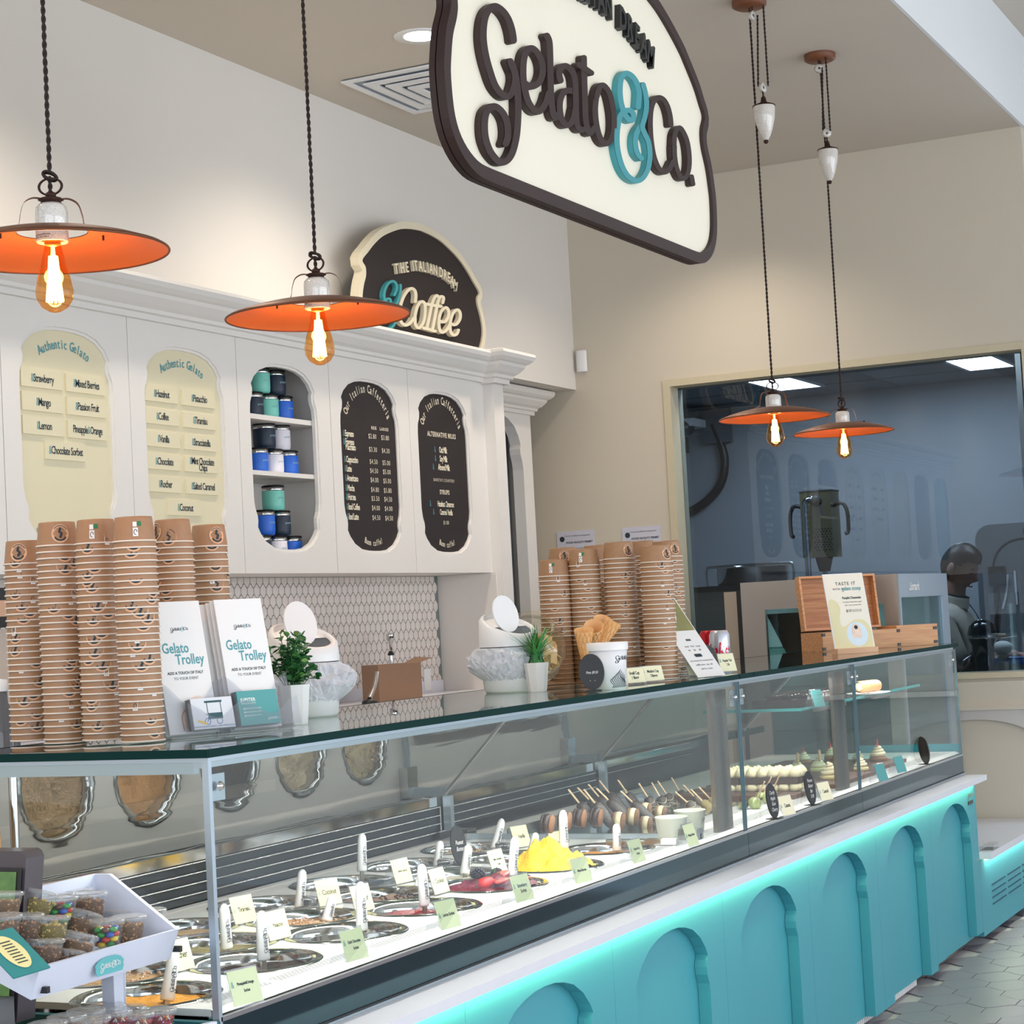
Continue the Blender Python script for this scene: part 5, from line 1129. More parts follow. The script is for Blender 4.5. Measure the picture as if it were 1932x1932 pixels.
cone(1147, 1190, 2.20, (0.5, 0.15, 0), 'rightmost waffle cone above the pint tub lid', 1.0)
# ------------------------------------------------------------------ pint tub
pt = onZ(1152, 1301, ZT); tu = thing('pint_tub', 'white pint tub with lid and dark logo beside the black pint sign', 'tub', (pt.x + 0.045, pt.y + 0.022, ZT))
part('tub_body', MB().lathe([(0.0005, 0), (0.043, 0), (0.050, 0.104), (0.049, 0.105)], 36), pbr('tub_card', (232, 232, 234), 0.35), tu)
part('tub_lid', MB().lathe([(0.0535, 0.100), (0.054, 0.118), (0.052, 0.1205), (0.046, 0.1205), (0.045, 0.117), (0.0005, 0.117)], 36), M_whitep, tu)
def wrap(r0, r1, h, a): return lambda u, v, d: ((r0 + (r1 - r0) * v / h + d) * math.cos(a + u / r0), (r0 + (r1 - r0) * v / h + d) * math.sin(a + u / r0), v)
d = MB(); wf_ = wrap(0.043, 0.050, 0.105, math.radians(-120))
for v in (NB_D, NB_T): d.add([wf_((x - 0.2) * 0.075, 0.075 + y * 0.075 - 0.01, 0.0006) for x, y, z in v.v], v.f)
for k in range(12): P = [Vector((-0.020 + k * 0.004 + 0.004 * math.sin(j), 0.004 + j * 0.0075 * (1 - abs(k - 6) / 12))) for j in range(7)]; d.ribbon(P, 0.0016, 0.0005, None, wf_)
part('tub_print', d, M_ink, tu, kind='stuff', fix=False)
for k in range(2):
    q = onZ(1190 + k * 10, 1292, ZT); s_ = MB(); s_.poly([(0.008 * math.cos(2 * PI * j / 20), 0.085 + 0.022 * math.sin(2 * PI * j / 20)) for j in range(20)], [], 0, 0.002, lambda u, v, d: (u, d, v)); s_.box(-0.003, 0.003, 0, 0.002, 0.0, 0.068)
    t = thing('wooden_spoon', ('pale sample spoon standing closest to the pint tub', 'pale sample spoon standing against the rightmost cup stack')[k], 'spoon', (q.x + 0.0, q.y + 0.025, ZT), rz=-0.6, rot=(0.05, 0.12 - 0.2 * k, -0.6)); part('spoon_body', s_, pbr('pale_spoon', (226, 214, 206), 0.5), t)
oval_sign(1119, 1303, ZT, ['', 'Pints $9.50', '.   .'], 'black oval chalk sign reading pints in front of the white pint tub', h=0.092, w=0.066, yaw=-0.95)
oval_sign(1338, 1275, ZT, ['Affogato', '1 scoop $1.50', '2 scoop $1.00'], 'black oval chalk sign between the two pale tub cards', h=0.088, w=0.062, yaw=-0.8)
tent(1200, 1291, ZT, 'Small Cup\n1 flavor', 'pale small cup card right of the pint tub', 'cream', yaw=-0.45, w=0.075, h=0.045); tent(1235, 1287, ZT, 'Medium Cup\n2 flavors', 'pale medium cup card at the foot of the rightmost cup stack', 'cream', yaw=-0.45, w=0.075, h=0.045)
tent(1314, 1276, ZT, 'Small Tub\n1 lb', 'pale small tub card left of the black oval sign', 'cream', yaw=-0.5, w=0.058, h=0.058); tent(1376, 1269, ZT, 'Regular Tub\n2 lb', 'pale regular tub card right of the black oval sign', 'cream', yaw=-0.5, w=0.062, h=0.058)
# price list stand leaning back
q = onZ(1345, 1278, ZT); ps = thing('price_list', 'leaning white price list sheet in an acrylic stand behind the tub cards', 'price list', (q.x + 0.05, q.y + 0.02, ZT), rz=-0.35)
Rl = Matrix.Rotation(math.radians(-38), 4, 'X')
part('stand', MB().box(-0.062, 0.062, 0.002, 0.005, 0, 0.335, mat=Rl), M_acryl, ps); part('stand_leg', MB().box(-0.05, 0.05, 0, 0.003, -0.245, 0.0, mat=Matrix.Translation((0, 0.19, 0.25)) @ Matrix.Rotation(math.radians(6), 4, 'X')), M_acryl, ps)
part('sheet', MB().box(-0.060, 0.060, 0.0, 0.0012, 0.002, 0.331, mat=Rl), M_leaf, ps)
m = MB(); FP = lambda x, z: Rl @ frame((x, -0.0006, z), (1, 0, 0), (0, 0, 1))
m.poly([(-0.056, 0.17), (0.056, 0.17), (0.056, 0.305), (-0.056, 0.305)], [[(-0.01 + 0.030 * math.cos(2 * PI * k / 20), 0.245 + 0.042 * math.sin(2 * PI * k / 20)) for k in range(20)]], 0, None, lambda u, v, d: tuple(Rl @ Vector((u, -0.0005, v)))); part('photo_print', m, pbr('olive_print', (140, 138, 90), 0.5, scale=12, var=0.6), ps, fix=False)
m = MB(); text(m, 'SIZES', FP(0, 0.135), 0.009, bold=0.0005)
for k, (s_, z) in enumerate((('Small   Med   Large', 0.112), ('$4      $6      $8', 0.098), ('FLAVORS', 0.078), ('one scoop two scoops three', 0.060), ('waffle cone  cup  tub', 0.045), ('ask for a taste', 0.03))): text(m, s_, FP(0, z), 0.0085)
m.box(-0.014, 0.014, -0.0008, -0.0005, 0.073, 0.084, mat=Rl); part('list_print', m, M_ink, ps, kind='stuff', fix=False)
# drink cans
def can(px, py, Y, body, tx, label):
    p = onY(px, py, Y); t = thing('drink_can', label, 'can', (p.x, Y, ZT), group='cans behind the price list'); m = MB().lathe([(0.0005, 0), (0.026, 0.0), (0.033, 0.008), (0.033, 0.108), (0.027, 0.120), (0.026, 0.122), (0.0245, 0.119), (0.0005, 0.119)], 30)
    part('can_body', m, body, t); d = MB(); w_ = wrap(0.0334, 0.0334, 0.1, math.radians(-186)); v, f = text_mesh('Coke', 0.06, bold=0.0016, xs=0.8, shear=0.15); d.add([w_(a, b + 0.06, 0.0) for a, b, c in v], f); part('can_lettering', d, tx, t, kind='stuff', fix=False); return t
M_red = pbr('can_red', (196, 20, 40), 0.25, 0.3)
can(1338, 1200, 2.30, M_red, M_white_ink, 'red drink can half hidden behind the leaning price list'); can(1357, 1200, 2.23, pbr('can_silver', (206, 210, 222), 0.28, 0.6), M_red, 'silver drink can with red lettering beside the tall steel refrigerator')
# ------------------------------------------------------------------ bamboo box, closed box, poster
M_bam = woodmat('bamboo', (186, 130, 84), (214, 162, 112), (1, 10, 22), 0.42); M_bamd = woodmat('bamboo_inner', (150, 92, 50), (188, 134, 88), (1, 10, 22), 0.5)
q = onZ(1655, 1224, ZT); by = math.radians(-42); bx_ = thing('bamboo_box', 'open bamboo box with raised lid standing on the far end of the glass top', 'box', (q.x + 0.03, q.y + 0.07, ZT), rz=by)
def boxshell(w, dd, h, t=0.009): return [(-w / 2, w / 2, 0, t, 0, h), (-w / 2, w / 2, dd - t, dd, 0, h), (-w / 2, -w / 2 + t, t, dd - t, 0, h), (w / 2 - t, w / 2, t, dd - t, 0, h)]
m = MB()
for b in boxshell(0.36, 0.17, 0.075): m.box(*b)
part('box_body', m, M_bam, bx_); part('box_floor', MB().box(-0.17, 0.17, 0.01, 0.16, 0.0, 0.006), M_bamd, bx_)
Rb = Matrix.Translation((0, 0.20, 0.078)) @ Matrix.Rotation(math.radians(97), 4, 'X') @ Matrix.Rotation(0, 4, 'Z')
m = MB()
for (a, b, c, d_, e, f) in boxshell(0.36, 0.222, 0.032): m.box(a, b, c, d_, e - 0.0, f, mat=Matrix.Translation((0, 0.166, 0.08)) @ Matrix(((1, 0, 0, 0), (0, 0.12, -1, 0), (0, 1, 0.12, 0), (0, 0, 0, 1))))
part('lid_frame', m, M_bam, bx_); part('lid_panel', MB().box(-0.175, 0.175, 0.004, 0.218, 0.0, 0.005, mat=Matrix.Translation((0, 0.166, 0.08)) @ Matrix(((1, 0, 0, 0), (0, 0.12, -1, 0), (0, 1, 0.12, 0), (0, 0, 0, 1)))), M_bamd, bx_)
part('latch', MB().box(-0.012, 0.012, -0.004, 0.0, 0.045, 0.070), M_dark, bx_); part('latch', MB().box(-0.012, 0.012, 0.19, 0.205, 0.300, 0.307), M_dark, bx_)
for s_ in (-1, 1):
    part('corner_fitting', MB().box(s_ * 0.175 - 0.007, s_ * 0.175 + 0.007, -0.003, 0.004, 0.060, 0.072), M_dark, bx_); part('corner_fitting', MB().box(s_ * 0.175 - 0.007, s_ * 0.175 + 0.007, -0.003, 0.004, 0.004, 0.016), M_dark, bx_)
q = onZ(1722, 1213, ZT); cb = thing('bamboo_box', 'closed bamboo box with black corner fittings right of the open bamboo box', 'box', (7.985, 2.10, ZT), rz=by)
part('box_body', MB().box(-0.08, 0.115, 0, 0.14, 0.0, 0.085), M_bam, cb); part('lid_seam', MB().box(-0.0805, 0.1155, -0.0006, 0.0, 0.062, 0.0635), M_bamd, cb)
for z in (0.012, 0.068): part('corner_fitting', MB().box(0.095, 0.112, -0.003, 0.001, z - 0.006, z + 0.006), M_dark, cb)
q = onZ(1622, 1232, ZT); po = thing('poster_stand', 'tall cream dessert poster leaning in a small wooden block', 'poster', (q.x, q.y + 0.012, ZT), rz=by)
part('wooden_block', MB().box(-0.088, 0.088, -0.012, 0.03, 0, 0.020), woodmat('beech', (214, 164, 128), (228, 182, 146), (1, 8, 8), 0.5), po)
Rp = Matrix.Translation((0, 0.006, 0.012)) @ Matrix.Rotation(math.radians(-12), 4, 'X'); part('poster_board', MB().box(-0.087, 0.087, 0, 0.004, 0, 0.295, mat=Rp), M_leaf, po)
FP = lambda x, z, o=0.0: Rp @ frame((x, -0.0008 - o, z), (1, 0, 0), (0, 0, 1)); PM = lambda o: (lambda u, v, d: tuple(Rp @ Vector((u, -o, v))))
m = MB(); m.poly([(-0.083, 0.003), (0.083, 0.003), (0.083, 0.291), (-0.083, 0.291)], [], 0, None, PM(0.0004)); part('poster_ground', m, pbr('poster_cream', (240, 236, 220), 0.5), po, fix=False)
m = MB(); m.poly([tuple(p) for p in spline([(-0.083, 0.18), (-0.05, 0.19), (-0.035, 0.16), (-0.045, 0.12), (-0.035, 0.09), (0.02, 0.115), (0.06, 0.11), (0.083, 0.07), (0.083, 0.003), (-0.083, 0.003)], 4, closed=True) if abs(p[0]) <= 0.0835 and p[1] >= 0.002], [], 0, None, PM(0.0007)); part('poster_shapes', m, pbr('poster_olive', (226, 220, 176), 0.5, scale=9, var=0.12), po, fix=False)
m = MB(); m.poly(circ(0.02, 0.06, 0.046), [], 0, None, PM(0.001)); part('printed_plate', m, pbr('print_plate', (214, 232, 244), 0.5), po, fix=False)
m = MB(); m.poly([(0.0, 0.045), (0.036, 0.045), (0.040, 0.07), (0.034, 0.092), (0.018, 0.10), (0.002, 0.092), (-0.002, 0.07)], [], 0, None, PM(0.0013)); part('printed_dessert', m, pbr('print_dessert', (238, 214, 198), 0.6, scale=80, var=0.2), po, fix=False)
m = MB(); m.poly(circ(0.018, 0.086, 0.008, 12), [], 0, None, PM(0.0016)); text(m, 'TASTE IT', FP(0.005, 0.255, 0.001), 0.018, sp=1.25); text(m, 'WITH A', FP(-0.032, 0.235, 0.001), 0.011, sp=1.2); text(m, 'Pumpkin Cheesecake', FP(0.022, 0.200, 0.001), 0.0135, xs=0.7, bold=0.0003); text(m, 'A velvety cheesecake yogurt', FP(0.022, 0.184, 0.001), 0.0072); text(m, 'with a rich caramel swirl', FP(0.022, 0.172, 0.001), 0.0072); text(m, '$10', FP(0.0, 0.150, 0.001), 0.015); text(m, 'INCLUDING ONE\nGELATO SCOOP', FP(0.035, 0.150, 0.001), 0.0055); part('poster_print', m, M_ink, po, kind='stuff', fix=False)
m = MB(); text(m, 'gelato scoop', FP(0.028, 0.236, 0.001), 0.022, bold=0.0003, xs=0.72, shear=0.1); part('title_print', m, M_tealink, po, kind='stuff', fix=False)
# ------------------------------------------------------------------ pastries in the far modules
M_board = woodmat('walnut_board', (74, 44, 30), (110, 68, 46), (8, 1, 8), 0.5)
def board(x0, x1, y0, y1, label):
    t = thing('serving_board', label, 'board', ((x0 + x1) / 2, (y0 + y1) / 2, ZD + 0.0005)); hx, hy = (x1 - x0) / 2, (y1 - y0) / 2; m = MB(); m.poly([(-hx, -hy), (hx, -hy), (hx, hy), (-hx, hy)], [], 0, 0.014, lambda u, v, d: (u, v, d)); part('plank', m, M_board, t); return t
board(6.20, 6.50, 2.06, 2.50, 'dark wooden board under the piped cream cake'); board(6.56, 7.06, 2.03, 2.50, 'dark wooden board under the cream swirl pastries'); board(7.10, 7.60, 2.06, 2.55, 'dark wooden board behind the teal cards at the far end')
M_crm = pbr('whipped_cream', (240, 226, 188), 0.5, sss=0.1, scale=50, var=0.04); M_sponge = pbr('cocoa_sponge', (70, 46, 32), 0.7, scale=80, var=0.3)
tc_ = thing('cream_cake', 'long layered cake of piped cream dots and dark sponge on a wooden board', 'cake', (6.37, 2.23, ZD + 0.0150))
part('sponge', MB().box(-0.05, 0.05, -0.145, 0.145, 0.024, 0.048), M_sponge, tc_)
for lay, z0 in ((0, 0.0), (1, 0.046)):
    dm = mesh_of(MB().lathe([(0.0005, 0.0), (0.019, 0.001), (0.0215, 0.010), (0.017, 0.022), (0.008, 0.032), (0.0005, 0.036)] if lay else [(0.0005, 0.0), (0.019, 0.001), (0.0215, 0.012), (0.018, 0.023), (0.0005, 0.025)], 12), 'cream_dot', M_crm)
    for i in range(8):
        for j in range(3):
            if lay == 0 and j == 1 and 0 < i < 7: continue
            o = bpy.data.objects.new('cream_dot', dm); link(o, tc_); o.location = (-0.036 + j * 0.036, -0.133 + i * 0.038, z0 + (0.001 if lay else 0))
def swirl(px, py, r, label, top, base=None):
    p = onZ(px, py, ZD + 0.0150)
    t = thing('cream_pastry', label, 'pastry', (p.x, p.y, ZD + 0.0150), group='cream swirl pastries in the pastry deck')
    part('pastry_base', MB().lathe([(0.0005, 0), (r * 0.95, 0), (r, r * 0.3), (r * 0.9, r * 0.42), (0.0005, r * 0.42)], 18), base or pbr('yellow_base', (236, 220, 160), 0.6, scale=50, var=0.1), t)
    pts = []; rrl = []
    for k in range(60):
        f = k / 59; a = f * 2 * PI * 3.4; R_ = r * 0.75 * (1 - f * 0.85); pts.append((R_ * math.cos(a), R_ * math.sin(a), r * 0.5 + f * r * 1.1)); rrl.append(r * (0.26 - 0.12 * f))
    part('cream_swirl', MB().tube(pts, 0.01, 7, rr=rrl), M_crm, t)
    if top == 'red': part('berry_slice', MB().add([(-r * 0.25, 0, r * 1.5), (r * 0.3, 0, r * 1.5), (r * 0.05, 0, r * 2.3), (-r * 0.25, 0.004, r * 1.5), (r * 0.3, 0.004, r * 1.5), (r * 0.05, 0.004, r * 2.3)], [(0, 1, 2), (3, 5, 4), (0, 3, 4, 1), (1, 4, 5, 2), (2, 5, 3, 0)]), pbr('berry_red', (222, 60, 56), 0.35), t)
    if top == 'biscuit': m = MB(); m.poly([(r * 0.32 * math.cos(2 * PI * k / 18), r * 1.75 + r * 0.75 * math.sin(2 * PI * k / 18)) for k in range(18)], [], -0.003, 0.003, lambda u, v, d: (u - r * 0.35, d - r * 0.3, v)); part('biscuit', m, pbr('biscuit', (206, 170, 120), 0.6, scale=60, var=0.15), t)
    return t
M_tart = pbr('tart_brown', (160, 112, 72), 0.6, scale=50, var=0.2)
swirl(1504, 1458, 0.030, 'cream pastry with biscuit, left behind the piped cake end', 'biscuit'); swirl(1518, 1440, 0.028, 'tart with striped cream and red berry at the back left', 'red', M_tart); swirl(1545, 1455, 0.032, 'cream pastry with biscuit left of the steel pillar', 'biscuit')
swirl(1569, 1433, 0.030, 'tart with red berry just left of the steel pillar', 'red', M_tart); swirl(1566, 1470, 0.036, 'largest cream pastry at the front of the middle board', None); swirl(1625, 1453, 0.028, 'cream pastry just right of the steel pillar', None)
swirl(1620, 1437, 0.026, 'tart half hidden behind the steel pillar', 'red', M_tart); swirl(1658, 1435, 0.036, 'tall tart with striped cream and red berry in the far module', 'red', M_tart)
def apple(px, py, label):
    p = onZ(px, py, ZD); t = thing('candy_apple', label, 'candy apple', (p.x, p.y + 0.02, ZD + 0.018), rot=(0.55, -0.3, 0), group='green candy apples by the chalk sign'); part('apple', MB().ball((0, 0, 0), 0.022, 16, 10, (1, 1, 0.85)), pbr('apple_green', (146, 160, 92), 0.2, coat=0.5, scale=30, var=0.2), t); part('stick', MB().tube([(0, 0, 0.015), (0, 0, 0.085)], 0.0022, 6), pbr('stick_wood', (222, 188, 150), 0.6), t)
apple(1436, 1526, 'green candy apple nearest the case joint'); apple(1449, 1516, 'green candy apple in the middle of the three'); apple(1466, 1508, 'green candy apple behind the black oval sign')
# upper glass shelf with sweets
us = part('upper_shelf', MB().box(6.42, 7.98, 2.09, 2.44, 1.046, 1.054), glassmat('shelf_glass', (190, 226, 220)), dc, world=True)
part('shelf_edge', MB().box(6.42, 7.98, 2.087, 2.0895, 1.045, 1.055).box(6.417, 6.4195, 2.087, 2.44, 1.045, 1.055), pbr('shelf_edge_teal', (40, 120, 122), 0.2), dc, world=True)
part('shelf_bracket', MB().box(6.62, 6.98, 2.10, 2.112, 1.030, 1.044).box(7.35, 7.72, 2.10, 2.112, 1.030, 1.044), M_steel, dc, world=True)
ch = thing('chocolate_tray', 'dark tray of glossy chocolate pieces on the upper glass shelf', 'tray', (6.85, 2.24, 1.0545)); part('tray_plate', MB().box(-0.18, 0.18, -0.11, 0.11, 0, 0.016), pbr('dark_tray', (44, 30, 30), 0.3), ch)
cm = mesh_of(MB().box(-0.016, 0.016, -0.02, 0.02, 0, 0.012).ball((0, 0, 0.012), 0.014, 10, 6, (1, 1.2, 0.7)), 'chocolate', pbr('chocolate_gloss', (36, 22, 20), 0.2, coat=0.4, scale=80, var=0.3))
for i in range(7):
    for j in range(3): o = bpy.data.objects.new('chocolate', cm); link(o, ch); o.location = (-0.12 + i * 0.042, -0.06 + j * 0.055, 0.0165)
tent(1548, 1335, 1.0545, '', 'teal card leaning in front of the chocolate tray on the upper shelf', 'teal', yaw=-0.3, w=0.06, h=0.06)
cp = onZ(1643, 1309, 1.0545); cn = thing('cannolo', 'golden cannolo with cream end on the upper glass shelf', 'pastry', (cp.x, cp.y + 0.01, 1.0545 + 0.0285), rz=-0.35); part('shell', MB().lathe([(0.020, -0.060), (0.0225, -0.05), (0.0225, 0.05), (0.020, 0.062), (0.018, 0.058), (0.018, -0.058)], 22, mat=Matrix.Rotation(PI / 2, 4, 'Y')), pbr('cannolo_shell', (196, 134, 82), 0.5, scale=50, var=0.25, bump=0.5), cn)
part('filling', MB().ball((0.055, 0, 0), 0.0175, 12, 8, (0.7, 1, 1)).ball((-0.053, 0, 0), 0.0175, 12, 8, (0.7, 1, 1)), M_crm, cn)
t = thing('paper_plate', 'white doily plate under the cannolo', 'plate', (cp.x, cp.y + 0.01, 1.0545)); part('plate_body', MB().lathe([(0.0005, 0.0), (0.07, 0.0), (0.10, 0.005), (0.10, 0.0055), (0.07, 0.002), (0.0005, 0.002)], 30, sx=1.1, sy=0.8), M_leaf, t)
# ------------------------------------------------------------------ popsicles, ice cream sandwiches, tubs
def z4(x, y): return (1000 + x / 4.6, 1440 + y / 4.6)
M_choc = pbr('chocolate_coating', (52, 38, 34), 0.3, scale=70, var=0.25, bump=0.3); M_stk = pbr('stick_wood', (222, 188, 150), 0.6)
POP = [((360, 262), (430, 350), 2.36), ((440, 240), (515, 320), 2.42), ((500, 268), (565, 350), 2.32), ((530, 212), (600, 295), 2.46), ((612, 252), (685, 325), 2.34), ((632, 190), (690, 262), 2.50), ((780, 170), (845, 262), 2.48), ((822, 275), (893, 342), 2.32), ((968, 212), (1020, 295), 2.42), ((1070, 192), (1125, 290), 2.42), ((1125, 180), (1185, 270), 2.46), ((1243, 150), (1295, 240), 2.50), ((1302, 285), (1370, 345), 2.24), ((1358, 218), (1425, 290), 2.36), ((1415, 245), (1495, 330), 2.28), ((1485, 228), (1560, 305), 2.34)]
names = ['first', 'second', 'third', 'fourth', 'fifth', 'sixth', 'seventh', 'eighth', 'ninth', 'tenth', 'eleventh', 'twelfth', 'thirteenth', 'fourteenth', 'fifteenth', 'last']
pm = {}
for i, (tip, base, Y) in enumerate(POP):
    b = onY(*z4(*base), Y); X_ = b.x; tp = onX(*z4(*tip), X_); dv = (tp - b).normalized()
    rot = Vector((0, 0, 1)).rotation_difference(dv).to_euler()
    kind = 'drizzle' if i in (8, 9, 10, 11, 12) else ('nut' if i in (14, 15) else 'plain')
    lb = '%s ice pop from the left, %s' % (names[i], {'plain': 'dark chocolate coated', 'drizzle': 'dark with white drizzle', 'nut': 'pale green nut crumb coated'}[kind])
    if kind not in pm:
        t = thing('ice_pop', lb, 'ice pop', b, rot=rot, group='chocolate ice pops in the case'); pm[kind] = t
        part('ice_bar', MB().lathe([(0.0005, -0.088), (0.017, -0.084), (0.024, -0.072), (0.0255, -0.03), (0.024, -0.008), (0.018, -0.001), (0.0005, 0.0)], 18, sy=0.55), {'plain': M_choc, 'drizzle': M_choc, 'nut': pbr('nut_crumb', (168, 150, 96), 0.8, scale=120, var=0.4, bump=0.8)}[kind], t)
        part('stick', MB().box(-0.0042, 0.0042, -0.0012, 0.0012, -0.002, 0.052), M_stk, t)
        if kind == 'drizzle':
            m = MB()
            for k in range(4): zc = -0.07 + k * 0.017; m.tube([(0.0262 * math.cos(a), 0.0148 * math.sin(a), zc + 0.008 * math.sin(a * 2 + k)) for a in [2 * PI * j / 20 for j in range(20)]], 0.001, 4, closed=True)
            part('drizzle', m, M_crm, t)
    else: t = dup(pm[kind], b, lb, rot=rot)
SWC = [((150, 525), 0, 'leftmost'), ((300, 500), 0, 'second from the left'), ((430, 475), 0, 'third from the left'), ((575, 470), 0, 'fourth from the left, showing its round tan face'), ((770, 500), 1, 'pale, left of the front spatula'), ((890, 465), 1, 'pale, in the middle row'), ((1000, 415), 1, 'pale, behind the middle row'), ((1005, 535), 1, 'pale, nearest the paper tubs'), ((1130, 440), 1, 'pale, behind the front paper tub'), ((1390, 395), 1, 'pale, behind the second paper tub')]
sm = {}
for (c, k, w_) in SWC:
    p = onY(*z4(*c), 2.26 if c[1] > 450 else 2.32); rot = (math.radians(98), 0.12, math.radians(12))
    lb = '%s ice cream sandwich, %s' % (('dark coated', 'cream filled')[k], w_)
    if k not in sm:
        t = thing('ice_cream_sandwich', lb, 'ice cream sandwich', p, rot=rot, group='ice cream sandwiches standing on edge'); sm[k] = t
        part('biscuit', MB().lathe([(0.0005, 0.011), (0.030, 0.011), (0.032, 0.014), (0.030, 0.020), (0.0005, 0.021)], 22), pbr('cookie_tan', (140, 100, 70), 0.7, scale=70, var=0.3, bump=0.4), t); part('biscuit', MB().lathe([(0.0005, -0.021), (0.030, -0.020), (0.032, -0.014), (0.030, -0.011), (0.0005, -0.011)], 22), pbr('cookie_tan', (140, 100, 70)) if k else M_choc, t)
        part('filling', MB().lathe([(0.0005, -0.0105), (0.0315, -0.0105), (0.034, 0), (0.0315, 0.0105), (0.0005, 0.0105)], 22), M_crm if k else M_choc, t)
    else: t = dup(sm[k], p, lb, rot=rot)
    t.scale = (0.78, 0.78, 0.78)
tb_ = MB().box(5.22, 6.26, 2.12, 2.62, ZD + 0.0005, ZD + 0.004)
t = thing('steel_tray', 'shallow steel tray holding the ice pops behind the glass partition', 'tray', (5.74, 2.4, ZD)); part('tray_floor', tb_, M_steelp, t, world=True)
for y0, y1 in ((2.12, 2.126), (2.614, 2.62)): part('tray_lip', MB().box(5.22, 6.26, y0, y1, ZD + 0.004, ZD + 0.022), M_steelp, t, world=True)
def ptub(px, py, Y, label):
    p = onY(px, py, Y); t = thing('paper_tub', label, 'tub', (p.x, Y, ZD + 0.0005), group='white paper tubs among the ice pops'); part('tub_wall', MB().lathe([(0.0005, 0.001), (0.038, 0.0), (0.045, 0.058), (0.0465, 0.060), (0.0455, 0.0625), (0.0435, 0.061), (0.036, 0.004), (0.0005, 0.004)], 32), pbr('tub_paper', (226, 228, 212), 0.45), t)
    d = MB(); w_ = wrap(0.038, 0.045, 0.06, math.radians(-95))
    for v in (NB_D, NB_T): d.add([w_((x - 0.2) * 0.06, 0.025 + y * 0.06, 0.0006) for x, y, z in v.v], v.f)
    part('tub_print', d, M_ink, t, kind='stuff', fix=False)
ptub(1267, 1560, 2.075, 'front white paper tub in the ice pop section'); ptub(1302, 1550, 2.085, 'second white paper tub behind the front one')
lt = onZ(1262, 1573, ZD); t = thing('scoop_handle', 'white handled steel serving scoop lying in front of the paper tubs', 'scoop', (5.02, 2.02, ZD + 0.010)); part('handle', MB().tube([(-0.01, 0.19, 0), (0.0, 0.08, 0)], 0.008, 10), M_steel, t); part('grip', MB().box(-0.012, 0.012, 0.03, 0.075, -0.008, 0.008), M_steel, t); part('pale_grip', MB().box(-0.010, 0.010, -0.015, 0.03, -0.008, 0.008), M_whitep, t)
# ------------------------------------------------------------------ pendant lamps
M_cop = pbr('copper_patina', (112, 70, 48), 0.45, 0.6, scale=14, var=0.3); M_copin = pbr('copper_orange', (196, 112, 58), 0.45, 0.15, scale=10, var=0.1)
M_rust = pbr('rusty_iron', (58, 34, 26), 0.6, 0.5, scale=60, var=0.4, bump=0.2); M_cord = pbr('dark_cord', (40, 26, 22), 0.8, scale=200)
M_porc = pbr('crackled_porcelain', (216, 210, 202), 0.12, scale=60, var=0.10, coat=0.8)
_nt = M_porc.node_tree; _v = _nt.nodes.new('ShaderNodeTexVoronoi'); _v.feature = 'DISTANCE_TO_EDGE'; _v.inputs['Scale'].default_value = 140
_r = _nt.nodes.new('ShaderNodeMapRange'); _r.inputs[2].default_value = 0.06; _r.inputs[3].default_value = 0.72; _tc = _nt.nodes.new('ShaderNodeTexCoord'); _nt.links.new(_tc.outputs['Object'], _v.inputs['Vector']); _nt.links.new(_v.outputs['Distance'], _r.inputs[0])
_m = _nt.nodes.new('ShaderNodeMix'); _m.data_type = 'RGBA'; _m.blend_type = 'MULTIPLY'; _m.inputs[0].default_value = 1.0; _src = _nt.nodes['Principled BSDF'].inputs['Base Color'].links[0].from_socket
_nt.links.new(_src, _m.inputs[6]); _nt.links.new(_r.outputs[0], _m.inputs[7]); _nt.links.new(_m.outputs[2], _nt.nodes['Principled BSDF'].inputs['Base Color'])
M_bulb = glassmat('amber_glass', (255, 214, 160), ior=1.35)
M_fil = emis('filament', (255, 176, 96), 42); M_halo = emis('filament_support', (255, 190, 110), 14)
def twisted(z0, z1, x=0, y=0, r=0.0024, pitch=0.030, x1=None, y1=None):
    m = MB(); n = int((z1 - z0) / pitch * 8); x1 = x if x1 is None else x1; y1 = y if y1 is None else y1
    for ph in (0, PI):
        m.tube([(x + (x1 - x) * k / n + r * 0.85 * math.cos(ph + 2 * PI * k / 8), y + (y1 - y) * k / n + r * 0.85 * math.sin(ph + 2 * PI * k / 8), z0 + (z1 - z0) * k / n) for k in range(n + 1)], r, 5)
    return m
